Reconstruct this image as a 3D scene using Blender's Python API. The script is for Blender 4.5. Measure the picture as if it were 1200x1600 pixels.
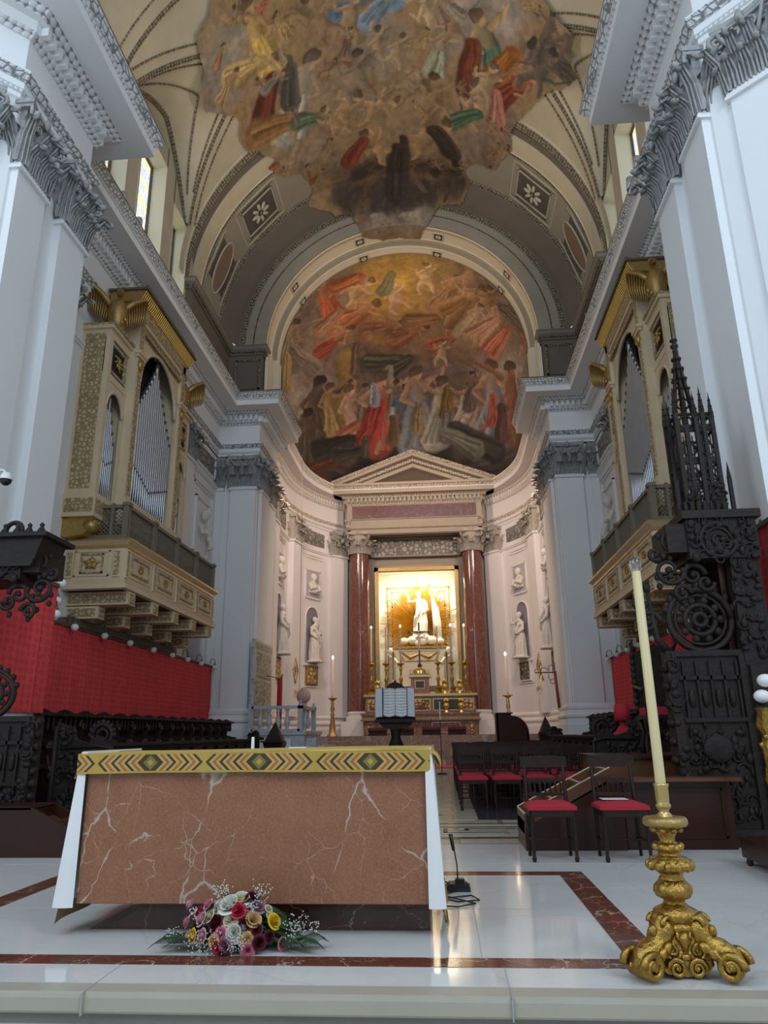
import bpy, math, random
import numpy as np
from mathutils import Matrix, Vector
random.seed(7); R=random.Random(11)
pi=math.pi; rad=math.radians
for o in list(bpy.data.objects): bpy.data.objects.remove(o)
sc=bpy.context.scene; COL=sc.collection
# ---------------- camera (world: x = 0 on the nave axis, +y towards the apse, z = 0 on the dais) ----------------
def _cam():
    f=1140.0
    d=lambda x,y: Vector((x-600.0, 800.0-y, -f)).normalized()
    Y=d(694,1145); Z=d(548,-2950); Z=(Z-Y*Z.dot(Y)).normalized(); X=Y.cross(Z)
    rot=Matrix((X,Y,Z))
    cd=bpy.data.cameras.new('camera'); cd.sensor_fit='VERTICAL'; cd.sensor_height=36.0; cd.lens=36.0*f/1600.0
    cd.clip_end=200; co=bpy.data.objects.new('camera',cd); COL.objects.link(co)
    co.matrix_world=Matrix.Translation((1.05,0,1.1))@rot.to_4x4(); sc.camera=co
_cam()
sc.view_settings.view_transform='Standard'; sc.view_settings.look='None'
sc.view_settings.exposure=0.0; sc.view_settings.gamma=1.0; sc.view_settings.use_curve_mapping=False
# ---------------- daylight: world light reaches the choir through the open crossing behind the camera ----------------
w=bpy.data.worlds.new('world'); sc.world=w; w.use_nodes=True
bg=w.node_tree.nodes['Background']; bg.inputs[0].default_value=(0.71,0.86,1.0,1); bg.inputs[1].default_value=0.68
def area(name,loc,rot,size,power,col=(1,1,1),sy=None,spread=None):
    l=bpy.data.lights.new(name,'AREA'); l.energy=power; l.color=col; l.shape='RECTANGLE'; l.size=size; l.size_y=sy or size
    if spread: l.spread=rad(spread)
    o=bpy.data.objects.new(name,l); COL.objects.link(o); o.location=loc; o.rotation_euler=rot; return o
def aim(o,t): o.rotation_euler=(Vector(t)-o.location).to_track_quat('-Z','Y').to_euler(); return o
def spot(name,loc,target,power,col,ang=70,size=.15,blend=.6):
    l=bpy.data.lights.new(name,'SPOT'); l.energy=power; l.color=col; l.spot_size=rad(ang); l.spot_blend=blend; l.shadow_soft_size=size
    o=bpy.data.objects.new(name,l); COL.objects.link(o); o.location=loc; return aim(o,target)
def point(name,loc,power,col,size=.1):
    l=bpy.data.lights.new(name,'POINT'); l.energy=power; l.color=col; l.shadow_soft_size=size
    o=bpy.data.objects.new(name,l); COL.objects.link(o); o.location=loc; return o
WARM=(1.0,.79,.60)
aim(area('pier_fill_light',(0,-5,19),(0,0,0),9,860,(.60,.79,1),5),(0,22,8))   # added fill lamp, unseen, high behind the camera, to brighten the arch piers
for s in (-1,1):
    aim(area('hanging_fill_light',(s*7.5,-3,9),(0,0,0),3.5,480,(.74,.87,1),5),(-s*6.0,16,2.6))  # added fill lamps out of view, aimed to brighten the red hangings
    spot('apse_floodlight',(s*4.2,24.9,10.9),(-s*2.2,33,6),1250,(1,.80,.645),120,.6)  # unseen warm lamps, assumed just behind the arch piers
    spot('assumed_conch_lamp',(s*4.1,25.5,12.7),(-s*2,31,17),620,WARM,120,.3)  # conch lamps out of sight, assumed on the cornice behind the arch
    spot('vault_floodlight',(s*5.4,17.6,12.8),(-s*1.5,19,20),560,(1,.82,.6),120,.3)
    spot('vault_floodlight',(s*5.75,12.0,13.0),(-s*1.5,14,20),560,(1,.82,.6),120,.3)
area('assumed_niche_lamp',(0,34.5,8.2),(0,0,0),2.6,70,(1,.90,.68),.8)  # unseen lamp assumed in the top of the niche for its glow
area('niche_fill_light',(0,34.25,8.1),(rad(42),0,0),2.8,120,(1,.90,.68),.3)  # second unseen niche lamp, added to light the sunburst from the front
# ---------------- mesh builder ----------------
class MB:
    def __init__(s): s.v=[];s.f=[];s.m=[];s.uv=[];s.sm=[];s.M=None
    def add(s,vs,fs,mat=0,uvs=None,smooth=False):
        b=len(s.v)
        if s.M is not None: s.v+= [tuple(s.M@Vector(p)) for p in vs]
        else: s.v+=[tuple(p) for p in vs]
        for i,f in enumerate(fs):
            s.f.append(tuple(b+k for k in f)); s.m.append(mat); s.sm.append(smooth)
            s.uv.append(uvs[i] if uvs else None)
        return s
    def box(s,x0,x1,y0,y1,z0,z1,mat=0):
        v=[(x,y,z) for x in (x0,x1) for y in (y0,y1) for z in (z0,z1)]
        return s.add(v,[(0,1,3,2),(4,6,7,5),(0,4,5,1),(2,3,7,6),(0,2,6,4),(1,5,7,3)],mat)
    def cb(s,c,d,mat=0,rz=0): # centred box with z rotation
        cs,sn=math.cos(rz),math.sin(rz); v=[]
        for x in (-d[0]/2,d[0]/2):
            for y in (-d[1]/2,d[1]/2):
                for z in (-d[2]/2,d[2]/2): v.append((c[0]+x*cs-y*sn,c[1]+x*sn+y*cs,c[2]+z))
        return s.add(v,[(0,1,3,2),(4,6,7,5),(0,4,5,1),(2,3,7,6),(0,2,6,4),(1,5,7,3)],mat)
    def path(s,pts,rr,n=8,mat=0,cap=True,smooth=True,flat=1.0):
        pts=[Vector(p) for p in pts]; k=len(pts)
        if not hasattr(rr,'__len__'): rr=[rr]*k
        vs=[]; up=None
        for i,p in enumerate(pts):
            t=(pts[min(i+1,k-1)]-pts[max(i-1,0)]).normalized()
            if up is None: up=Vector((0,0,1)) if abs(t.z)<.9 else Vector((0,1,0))
            a=t.cross(up)
            if a.length<1e-5: a=t.cross(Vector((1,0,0)))
            a.normalize(); b=a.cross(t).normalized(); up=b
            for j in range(n):
                an=2*pi*j/n; q=p+a*math.cos(an)*rr[i]+b*math.sin(an)*rr[i]*flat; vs.append(tuple(q))
        fs=[(i*n+j,i*n+(j+1)%n,(i+1)*n+(j+1)%n,(i+1)*n+j) for i in range(k-1) for j in range(n)]
        if cap: fs+= [tuple(range(n-1,-1,-1)),tuple(range((k-1)*n,k*n))]
        return s.add(vs,fs,mat,None,smooth)
    def lathe(s,pr,c=(0,0,0),n=20,mat=0,smooth=True,sx=1,sy=1,a0=0,a1=2*pi,lobes=0,la=0.0,axis=None):
        full=abs(a1-a0-2*pi)<1e-6; m=n if full else n+1; vs=[]
        for r,z in pr:
            for j in range(m):
                an=a0+(a1-a0)*j/n; q=r*(1+(la*math.cos(lobes*an) if lobes else 0))
                vs.append((c[0]+q*math.cos(an)*sx,c[1]+q*math.sin(an)*sy,c[2]+z))
        fs=[]; uv=[]
        for i in range(len(pr)-1):
            for j in range(n):
                j2=(j+1)%m if full else j+1
                fs.append((i*m+j,i*m+j2,(i+1)*m+j2,(i+1)*m+j))
                u0=j/n*6.283*pr[i][0];u1=(j+1)/n*6.283*pr[i][0];uv.append([(u0,pr[i][1]),(u1,pr[i][1]),(u1,pr[i+1][1]),(u0,pr[i+1][1])])
        return s.add(vs,fs,mat,uv,smooth)
    def ell(s,c,r,mat=0,n=10,M=None):
        vs=[];k=n//2+1
        for i in range(k+1):
            t=pi*i/k
            for j in range(n):
                an=2*pi*j/n; p=Vector((r[0]*math.sin(t)*math.cos(an),r[1]*math.sin(t)*math.sin(an),r[2]*math.cos(t)))
                if M is not None: p=M@p
                vs.append((c[0]+p.x,c[1]+p.y,c[2]+p.z))
        fs=[(i*n+j,(i+1)*n+j,(i+1)*n+(j+1)%n,i*n+(j+1)%n) for i in range(k) for j in range(n)]
        return s.add(vs,fs,mat,None,True)
    def prism(s,poly,a,b,axis='y',mat=0,fm=None):
        # poly in the two other axes (x,z / y,z / x,y); extruded along axis from a to b
        n=len(poly)
        def P(p,t): return {'y':(p[0],t,p[1]),'x':(t,p[0],p[1]),'z':(p[0],p[1],t)}[axis]
        vs=[P(p,a) for p in poly]+[P(p,b) for p in poly]
        s.add(vs,[tuple(range(n))[::-1],tuple(range(n,2*n))],mat if fm is None else fm)
        return s.add(vs,[(i,(i+1)%n,n+(i+1)%n,n+i) for i in range(n)],mat)
    def grid(s,fn,nu,nv,mat=0,uvf=None,smooth=True):
        vs=[fn(i/nu,j/nv) for i in range(nu+1) for j in range(nv+1)]
        fs=[];uv=[]
        for i in range(nu):
            for j in range(nv):
                a=i*(nv+1)+j; fs.append((a,a+1,a+nv+2,a+nv+1))
                c=[(i,j),(i,j+1),(i+1,j+1),(i+1,j)]
                uv.append([uvf(p/nu,q/nv) if uvf else (p/nu,q/nv) for p,q in c])
        return s.add(vs,fs,mat,uv,smooth)
    def sweep(s,path,prof,mats,closed=False,flip=False):
        # path: plan polyline; prof: (offset towards the left normal, z); mats: per profile segment
        P=[Vector((p[0],p[1])) for p in path]; n=len(P); L=[0]
        for i in range(1,n): L.append(L[-1]+(P[i]-P[i-1]).length)
        rows=[]
        for i in range(n):
            d0=(P[i]-P[i-1]).normalized() if i>0 else None
            d1=(P[i+1]-P[i]).normalized() if i<n-1 else None
            if d0 is None: d0=d1
            if d1 is None: d1=d0
            n0=Vector((-d0.y,d0.x)); n1=Vector((-d1.y,d1.x)); m=(n0+n1)
            m=m/max(.15,m.dot(n0)) if m.length>1e-6 else n0
            rows.append([(P[i].x+m.x*o,P[i].y+m.y*o,z) for o,z in prof])
        k=len(prof); V=[0]
        for j in range(1,k): V.append(V[-1]+math.dist(prof[j],prof[j-1]))
        vs=[p for r in rows for p in r]
        for j in range(k-1):
            fs=[];uv=[]
            for i in range(n-1):
                a=i*k+j; fs.append((a,a+k,a+k+1,a+1)); uv.append([(L[i],V[j]),(L[i+1],V[j]),(L[i+1],V[j+1]),(L[i],V[j+1])])
            b=len(s.v); s.add(vs,fs,mats[j] if hasattr(mats,'__len__') else mats,uv)
        return s
    def build(s,name,mats,parent=None,kind=None,auto=False):
        me=bpy.data.meshes.new(name); me.from_pydata(s.v,[],s.f)
        if not hasattr(mats,'__len__'): mats=[mats]
        for m in mats: me.materials.append(m)
        me.polygons.foreach_set('material_index',s.m); me.polygons.foreach_set('use_smooth',s.sm)
        ul=me.uv_layers.new(name='UVMap'); co=np.zeros((len(me.loops),2)); k=0
        for f,u in zip(s.f,s.uv):
            if u: co[k:k+len(f)]=u
            else:
                a,b,c=[Vector(s.v[f[i]]) for i in (0,1,2)]
                nn=(b-a).cross(c-a); ax=max(range(3),key=lambda q:abs(nn[q]))
                for q,i in enumerate(f):
                    p=s.v[i]; co[k+q]=(p[1],p[2]) if ax==0 else ((p[0],p[2]) if ax==1 else (p[0],p[1]))
            k+=len(f)
        ul.data.foreach_set('uv',co.ravel()); me.validate(); me.update()
        o=bpy.data.objects.new(name,me); COL.objects.link(o)
        if parent is not None: o.parent=parent
        if kind: o['kind']=kind
        return o
def tag(o,label,cat,group=None):
    o['label']=label; o['category']=cat
    if group: o['group']=group
    return o
def empty(name,loc,rz=0,label=None,cat=None,group=None):
    o=bpy.data.objects.new(name,None); COL.objects.link(o); o.location=loc; o.rotation_euler=(0,0,rz); o.empty_display_size=.1
    if label: tag(o,label,cat,group)
    return o
def kids(o): return [c for c in bpy.data.objects if c.parent==o]
def dup(o,loc=None,rz=None,label=None,parent=None,group=None):
    c=o.copy(); COL.objects.link(c)
    if parent is not None: c.parent=parent
    if loc is not None: c.location=loc
    if rz is not None: c.rotation_euler=(0,0,rz)
    if label: c['label']=label
    if group: c['group']=group
    for ch in kids(o): dup(ch,parent=c)
    return c
# ---------------- materials ----------------
class N:
    def __init__(s,name):
        s.m=bpy.data.materials.new(name); s.m.use_nodes=True; s.t=s.m.node_tree; s.n=s.t.nodes; s.b=s.n['Principled BSDF']
    def new(s,ty,**k):
        x=s.n.new(ty)
        for a,v in k.items():
            if a.startswith('i_'): x.inputs[a[2:].replace('_',' ')].default_value=v
            else: setattr(x,a,v)
        return x
    def l(s,a,b): s.t.links.new(a,b)
    def coord(s,kind='Object',scale=(1,1,1),rot=(0,0,0)):
        tc=s.new('ShaderNodeTexCoord'); mp=s.new('ShaderNodeMapping'); s.l(tc.outputs[kind],mp.inputs[0]); mp.inputs['Scale'].default_value=scale; mp.inputs['Rotation'].default_value=rot; return mp.outputs[0]
    def noise(s,co,scale,detail=4,rough=.6,dist=0): 
        x=s.new('ShaderNodeTexNoise'); s.l(co,x.inputs['Vector']); x.inputs['Scale'].default_value=scale; x.inputs['Detail'].default_value=detail; x.inputs['Roughness'].default_value=rough; x.inputs['Distortion'].default_value=dist; return x.outputs['Fac']
    def ramp(s,fac,stops,interp='LINEAR'):
        x=s.new('ShaderNodeValToRGB'); x.color_ramp.interpolation=interp; s.l(fac,x.inputs[0]); e=x.color_ramp.elements
        while len(e)<len(stops): e.new(.5)
        for q,(p,c) in zip(e,stops): q.position=p; q.color=(c[0],c[1],c[2],1) if hasattr(c,'__len__') else (c,c,c,1)
        return x.outputs[0]
    def mix(s,fac,a,b,mode='MIX'):
        x=s.new('ShaderNodeMix',data_type='RGBA',blend_type=mode)
        for i,v in ((0,fac),(6,a),(7,b)):
            if hasattr(v,'is_output') or isinstance(v,bpy.types.NodeSocket): s.l(v,x.inputs[i])
            elif i==0: x.inputs[0].default_value=v
            else: x.inputs[i].default_value=(v[0],v[1],v[2],1)
        return x.outputs[2]
    def math(s,op,a,b=None,clamp=False):
        x=s.new('ShaderNodeMath',operation=op,use_clamp=clamp)
        for i,v in ((0,a),(1,b)):
            if v is None: continue
            if isinstance(v,bpy.types.NodeSocket): s.l(v,x.inputs[i])
            else: x.inputs[i].default_value=v
        return x.outputs[0]
    def bump(s,h,strength=.3,dist=.02):
        x=s.new('ShaderNodeBump'); x.inputs['Strength'].default_value=strength; x.inputs['Distance'].default_value=dist; s.l(h,x.inputs['Height']); s.l(x.outputs[0],s.b.inputs['Normal'])
    def fin(s,col,rough=.6,metal=0,spec=None):
        for nm,v in (('Base Color',col),('Roughness',rough),('Metallic',metal)):
            if isinstance(v,bpy.types.NodeSocket): s.l(v,s.b.inputs[nm])
            elif nm=='Base Color': s.b.inputs[nm].default_value=(v[0],v[1],v[2],1)
            else: s.b.inputs[nm].default_value=v
        if spec is not None: s.b.inputs['Specular IOR Level'].default_value=spec
        return s.m
def simple(name,col,rough=.6,metal=0,var=.12,scale=3,bump=0,bscale=40,spec=None):
    n=N(name); co=n.coord(); a=n.noise(co,scale,5)
    c=n.mix(a,[x*(1-var) for x in col],[min(1,x*(1+var)) for x in col])
    if bump: n.bump(n.noise(co,bscale,4),bump,.01)
    return n.fin(c,rough,metal,spec)
def glow(name,col,st):
    n=N(name); n.b.inputs['Emission Color'].default_value=(*col,1); n.b.inputs['Emission Strength'].default_value=st; return n.fin(col,.5)
plaster=simple('white_plaster',(.76,.76,.76),.75,0,.05,.7,.06,8)
plaster_w=simple('apse_plaster',(.74,.69,.68),.75,0,.06,.9,.06,8)
stone=simple('vault_plaster',(.39,.35,.27),.85,0,.22,.9,.1,20)
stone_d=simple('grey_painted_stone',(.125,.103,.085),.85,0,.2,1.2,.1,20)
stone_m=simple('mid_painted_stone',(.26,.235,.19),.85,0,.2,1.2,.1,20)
cream=simple('cream_painted_stone',(.66,.58,.45),.8,0,.1,1.2,.05,20)
capm=simple('grey_stucco',(.33,.325,.32),.8,0,.6,9,.9,30)
capw=simple('apse_stucco',(.40,.35,.30),.8,0,.55,9,.5,25)
statue_m=simple('white_stucco',(.66,.61,.55),.6,0,.18,6,.2,20)
brown=simple('brown_fillet',(.13,.095,.06),.7)
def orn(name,lo,hi,su,sv,rand=.9,th=(.28,.5),bumpst=.6):
    n=N(name); co=n.coord('UV',(su,sv,1)); nz=n.noise(co,.9,2)
    v=n.new('ShaderNodeTexVoronoi',feature='DISTANCE_TO_EDGE'); n.l(co,v.inputs['Vector']); v.inputs['Scale'].default_value=1; v.inputs['Randomness'].default_value=rand
    if rand<.5: v.feature='F1'
    v2=n.new('ShaderNodeTexVoronoi'); n.l(co,v2.inputs['Vector']); v2.inputs['Scale'].default_value=2.7; v2.inputs['Randomness'].default_value=rand
    h=n.math('MULTIPLY',n.math('MULTIPLY',v.outputs['Distance'],3.2,True) if rand>=.5 else n.math('MULTIPLY',n.math('SUBTRACT',.62,v.outputs['Distance'],True),2.2,True),n.math('SUBTRACT',1.3,n.math('MULTIPLY',v2.outputs['Distance'],1.0 if rand>=.5 else .5)),True)
    c=n.ramp(h,[(th[0]*.5,lo),(th[1],hi)]); n.bump(h,bumpst,.03); return n.fin(c,.75)
W=(.70,.70,.70); G=(.20,.20,.205)
orn_leaf=orn('acanthus_moulding',G,W,9,12,.55,(.18,.42))
orn_egg=orn('egg_and_dart_moulding',G,(.66,.66,.66),8.5,9.5,.15,(.2,.42))
orn_fine=orn('beaded_moulding',(.2,.2,.2),W,14,16,.1,(.2,.45))
orn_leaf_w=orn('apse_acanthus_moulding',(.36,.29,.22),(.72,.64,.54),9,12,.55,(.18,.42))
orn_egg_w=orn('apse_egg_moulding',(.34,.28,.22),(.7,.63,.55),8.5,9.5,.15,(.2,.42))
orn_dark=orn('brown_guilloche',(.055,.045,.03),(.26,.225,.16),9,12,.3,(.3,.9))
orn_greyf=orn('scroll_frieze',(.16,.14,.125),(.42,.38,.34),5,5,.7,(.25,.6))
orn_gold=orn('gilt_scrollwork',(.30,.22,.11),(.60,.47,.27),11,11,.6,(.3,.6))
def marble(name,base,base2,vein,sc1=1.2,thin=.02,rough=.18,rot=(0,0,0),kind='Object',vs=(1,1,1),spots=0,second=True,amt=1):
    n=N(name); co=n.coord(kind,vs,rot); nz=n.new('ShaderNodeTexNoise'); n.l(co,nz.inputs['Vector']); nz.inputs['Scale'].default_value=sc1*1.8; nz.inputs['Detail'].default_value=6
    va=n.new('ShaderNodeVectorMath',operation='SCALE'); n.l(nz.outputs['Color'],va.inputs[0]); va.inputs['Scale'].default_value=.55
    vb=n.new('ShaderNodeVectorMath',operation='ADD'); n.l(co,vb.inputs[0]); n.l(va.outputs[0],vb.inputs[1])
    def ve(s,t):
        v=n.new('ShaderNodeTexVoronoi',feature='DISTANCE_TO_EDGE'); n.l(vb.outputs[0],v.inputs['Vector']); v.inputs['Scale'].default_value=s
        w_=n.math('MULTIPLY',n.noise(co,s*1.1,3),t*2.4); w_=n.math('SUBTRACT',w_,t*.75,True)
        return n.math('MULTIPLY',n.math('LESS_THAN',v.outputs['Distance'],w_),amt)
    a=n.noise(co,sc1*3,8,.7); c=n.mix(n.ramp(a,[(.3,0),(.7,1)]),base,base2)
    if spots: 
        s2=n.noise(co,60,2); c=n.mix(n.math('MULTIPLY',n.math('SUBTRACT',s2,.55,True),2.2,True),c,[min(1,x*1.7) for x in base2])
    k=ve(sc1,thin)
    if second: k=n.math('MAXIMUM',k,n.math('MULTIPLY',ve(sc1*2.6,thin*.8),.5))
    c=n.mix(k,c,vein); return n.fin(c,rough)
marble_w=marble('white_marble',(.60,.585,.555),(.67,.655,.62),(.5,.49,.48),.7,.012,.09,amt=.35)
marble_r=marble('red_marble_inlay',(.115,.035,.022),(.17,.055,.032),(.42,.30,.24),2.2,.02,.10,vs=(1,1,1))
marble_edge=simple('worn_white_marble',(.40,.36,.285),.35,0,.12,2.5,.15,30)
marble_col=marble('red_column_marble',(.125,.042,.030),(.185,.070,.050),(.40,.24,.20),3.2,.02,.12,vs=(1,1,.5),amt=.7)
marble_dk=marble('dark_inlaid_marble',(.07,.035,.025),(.17,.08,.05),(.4,.26,.14),4,.05,.25)
gold=simple('gilt_wood',(.38,.225,.050),.27,.95,.6,16,1.0,32)
gold_o=simple('aged_gilding',(.42,.27,.10),.42,.8,.5,22,.5,60)
gold_b=simple('bright_gilding',(.75,.50,.13),.28,.85,.25,10,.2,30); gold_r=simple('sunburst_gilding',(.85,.52,.08),.45,.12,.3,3)
brass=simple('brass',(.55,.40,.16),.3,.9,.2,8)
wood_d=simple('black_walnut',(.024,.012,.009),.45,0,.5,6,.5,30,.22)
wood_dc=simple('carved_black_walnut',(.020,.014,.012),.55,0,.5,8,1.0,22,.22)
wood_r=simple('reddish_polished_wood',(.034,.010,.006),.3,0,.3,3,spec=.3)
wood_m=simple('polished_brown_wood',(.11,.042,.02),.3,0,.3,3,spec=.3)
wood_l=simple('light_edge_wood',(.55,.42,.3),.4,0,.1,5)
velvet=simple('red_velvet',(.36,.012,.022),.85,0,.25,30,.3,80)
black=simple('black_plastic',(.012,.012,.013),.4)
white_p=simple('white_enamel',(.7,.7,.68),.4)
white_cl=simple('white_linen',(.78,.77,.76),.85,0,.05,6)
# ---------------- the setting ----------------
MX=Matrix.Scale(-1,4,(1,0,0)); ID=Matrix.Identity(4)
def side(s): return ID if s>0 else MX
SN={1:'right',-1:'left'}
# dais, lower step, choir floor
b=MB(); b.box(-12,12,3.80,8.2,-.6,0,0); b.build('floor_dais',[marble_w],kind='structure')
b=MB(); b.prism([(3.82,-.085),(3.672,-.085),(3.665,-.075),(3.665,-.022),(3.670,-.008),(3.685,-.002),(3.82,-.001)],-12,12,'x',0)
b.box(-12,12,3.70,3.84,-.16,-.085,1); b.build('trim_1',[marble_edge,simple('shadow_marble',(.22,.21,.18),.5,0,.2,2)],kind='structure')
b=MB(); b.box(-12,12,-4,3.78,-.75,-.135,0); b.build('floor_step',[marble('pale_marble',(.60,.59,.56),(.66,.65,.62),(.5,.5,.48),.7,.012,.12,amt=.35)],kind='structure')
b=MB()
for x0,x1,y0,y1 in ((-2.21,2.125,4.08,4.235),(-2.21,2.125,6.50,6.66),(-2.21,-2.02,4.235,6.50),(1.93,2.125,4.235,6.50)): b.box(x0,x1,y0,y1,-.01,.002,0)
b.build('trim_2',[marble_r],kind='structure')
b=MB(); jm=simple('slab_joint',(.36,.36,.35),.5)
for x in (1.30,-.62,-3.6,3.9): b.box(x,x+.004,3.66,4.08,-.01,.0015,0); b.box(x,x+.006,3.652,3.70,-.09,.001,0)
b.box(-12,12,5.32,5.324,-.01,.0012,0); b.box(2.2,12,6.02,6.024,-.01,.0012,0); b.box(-12,-2.3,4.9,4.904,-.01,.0012,0)
for x in (-.1,1.2): b.box(x,x+.004,4.24,6.5,-.01,.0012,0)
b.box(-3.4,6,7.05,7.054,-.01,.0012,0); b.build('trim_3',[jm],kind='structure')
def choirfloor():
    n=N('inlaid_choir_floor'); co=n.coord('Object',(1,1,1))
    br=n.new('ShaderNodeTexBrick',offset=0.5); n.l(co,br.inputs['Vector']); br.inputs['Scale'].default_value=1.0; br.inputs['Mortar Size'].default_value=.035
    br.inputs['Brick Width'].default_value=1.15; br.inputs['Row Height'].default_value=.55
    br.inputs['Color1'].default_value=(.40,.35,.25,1); br.inputs['Color2'].default_value=(.54,.49,.38,1); br.inputs['Mortar'].default_value=(.05,.052,.055,1)
    ck=n.new('ShaderNodeTexVoronoi'); n.l(co,ck.inputs['Vector']); ck.inputs['Scale'].default_value=4.5; ck.inputs['Randomness'].default_value=.35
    k=n.math('MULTIPLY',n.math('LESS_THAN',ck.outputs['Distance'],.32),.55)
    c=n.mix(k,br.outputs['Color'],(.16,.13,.10)); c=n.mix(n.noise(co,2.5,5),c,(.56,.51,.39)); return n.fin(c,.16)
cf=choirfloor()
b=MB(); b.box(-9,9,8.2,27.2,-.6,-.001,0); b.build('floor_choir',[cf],kind='structure')
b=MB(); bd=simple('dark_grey_inlay',(.045,.05,.055),.15,0,.2,3); bw=simple('cream_inlay',(.50,.47,.38),.14,0,.15,3)
for x0,x1,y0,y1,m in ((-7,7,8.62,8.74,0),(-7,7,8.86,9.0,1),(-7,7,9.62,9.70,0),(-7,7,9.74,9.92,1),(-7,7,9.98,10.05,0),(1.15,1.42,10.4,26,1),(1.46,2.3,10.4,26,0),(-7,1.0,11.0,11.08,0),(.15,.30,10.4,26,1),(-.2,.1,10.5,10.6,0),(-7,7,26.2,26.5,0)): b.box(x0,x1,y0,y1,-.01,.001,m)
for k in range(9): # key-pattern border
    x=-3.2+k*1.05; b.box(x,x+.7,9.14,9.19,-.01,.0012,0); b.box(x,x+.05,9.14,9.52,-.01,.0012,0); b.box(x+.25,x+.95,9.47,9.52,-.01,.0012,0); b.box(x+.25,x+.3,9.30,9.52,-.01,.0012,0)
b.build('trim_4',[bd,bw],kind='structure')
# presbytery steps
b=MB(); stp=marble('step_marble',(.16,.09,.07),(.26,.17,.13),(.4,.3,.24),2,.03,.3)
for i in range(6): b.box(-6,6,27.2+i*.36,36,-.5+0,.17*(i+1),0 if i<5 else 0)
b.build('floor_presbytery',[stp],kind='structure')
b=MB(); b.box(-1.4,1.4,25.0,26.9,0,.012,0)
tag(b.build('floor_carpet',[simple('red_carpet',(.42,.03,.03),.95,0,.15,20)]),'red carpet lying on the floor below the steps of the high altar','carpet')

# ---- entablature profile ----
EP=[(-.25,10.24),(0,10.24),(0,10.38),(.03,10.39),(.03,10.43),(.045,10.44),(.045,10.56),(.06,10.56),(.15,10.69),(.15,10.72),(0,10.73),(0,11.42),(.02,11.42),(.12,11.53),(.12,11.72),(.24,11.72),(.36,11.84),(.80,11.84),(.80,12.02),(.83,12.07),(.84,12.08),(.93,12.25),(.94,12.255),(.94,12.30),(-.4,12.32)]
def emats(pl,egg,leaf,fine,br): return [pl,pl,pl,fine,pl,pl,egg,leaf,pl,pl,pl,pl,egg,pl,pl,egg,pl,pl,fine,pl,leaf,pl,br,br]
EM=[plaster,orn_egg,orn_leaf,orn_fine,brown]
def em(): return [ {0:0,1:1,2:2,3:3,4:4}[k] for k in (0,0,0,3,0,0,1,2,0,0,0,0,1,0,0,1,0,0,3,0,2,0,4,4)]
em_i=em()[:len(EP)-1]
def dentils(b,path,o0,o1,z0,z1,w=.085,gap=.085,mat=0,bk=None):
    P=[Vector(p) for p in path]
    for i in range(len(P)-1):
        d=(P[i+1]-P[i]); L=d.length; d.normalize(); n=Vector((-d.y,d.x)); k=int(L/(w+gap))
        if k<1: continue
        st=L/k; a=math.atan2(d.y,d.x)
        for j in range(k+(1 if i==len(P)-2 else 0)):
            c=P[i]+d*((j+.5)*st)+n*((o0+o1)/2); b.cb((c.x,c.y,(z0+z1)/2),(w,o1-o0,z1-z0),mat,a)
W1=6.38; PI_=4.95
EPATH=[(8.6,4.57),(PI_,8.22),(PI_,10.35),(W1,10.35),(W1,23.0),(PI_,23.0),(PI_,25.75)]
for s in (1,-1):
    M=side(s); wl='wall_'+SN[s]
    b=MB(); b.M=M; b.sweep(EPATH,EP,em_i); dentils(b,EPATH[1:],.10,.25,11.55,11.71)
    # closed end of the cornice towards the apse
    b.add([(PI_-o,25.75,z) for o,z in EP],[tuple(range(len(EP)))],0)
    b.build('trim_5' if s>0 else 'trim_6',EM,kind='structure')
    # walls below the entablature
    for i in range(len(EPATH)-1): b=MB(); b.M=M; b.sweep(EPATH[i:i+2],[(0,-.6),(0,10.3)],0); b.build('wall_choir_'+SN[s],[plaster],kind='structure')
    # plinth and base mouldings of the piers
    b=MB(); b.M=M
    BP=[(.16,-.6),(.16,1.30),(.15,1.31),(.13,1.44),(.12,1.45),(.17,1.50),(.17,1.56),(.10,1.62),(.08,1.70),(.11,1.74),(.11,1.80),(.02,1.84),(0,1.90)]
    b.sweep([(W1,21.2),(W1,22.86),(5.97,22.86),(5.97,22.78),(PI_-.12,22.78),(PI_-.12,24.3),(PI_+.1,24.3),(PI_+.1,25.6)],BP,0)
    b.sweep([(8.5,4.52),(PI_-.02,8.07),(PI_-.02,10.4)],BP,0)
    b.build('baseboard_pier_'+SN[s],[plaster],kind='structure')
# ---- Corinthian capital ----
def leaf(b,M0,w,h,curl,mat=0):
    keep=b.M; b.M=(keep if keep is not None else ID)@M0
    def fn(u,v):
        x=(u-.5)*w*(1-.30*v)*(1+.22*abs(math.sin(v*11))); t=v*1.25
        z=h*min(v*1.12,1)-(h*.18*max(0,v-.8)/.2 if v>.8 else 0); y=curl*(v**3)*1.25+.02*h+(.13*w*math.cos((u-.5)*pi)*(.6+.4*abs(math.cos(u*4*pi))))
        return (x,y,z)
    b.grid(fn,8,10,mat)
    for q in (-.28,0,.28): b.path([(q*w,.12*w*math.cos(q*pi)+.02,0),(q*w*.9,.13*w+curl*.3,h*.6),(q*w*.6,curl*1.05,h*.92)],[.012*1.5,.016,.02],4,mat,False)
    b.ell((0,curl*1.3,h*.86),(w*.22,curl*.4,h*.07),mat,7); b.M=keep
def volute(b,c,ax,r,mat=0,side_=1):
    # spiral in the vertical plane spanned by ax (horizontal unit) and z
    pts=[];rr=[]
    for i in range(15):
        a=i/14*3.6*pi; q=r*(1-.062*i); pts.append((c[0]+ax[0]*math.sin(a)*q*side_,c[1]+ax[1]*math.sin(a)*q*side_,c[2]+math.cos(a)*q)); rr.append(r*.26*(1-.03*i))
    b.path(pts,rr,5,mat)
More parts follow.
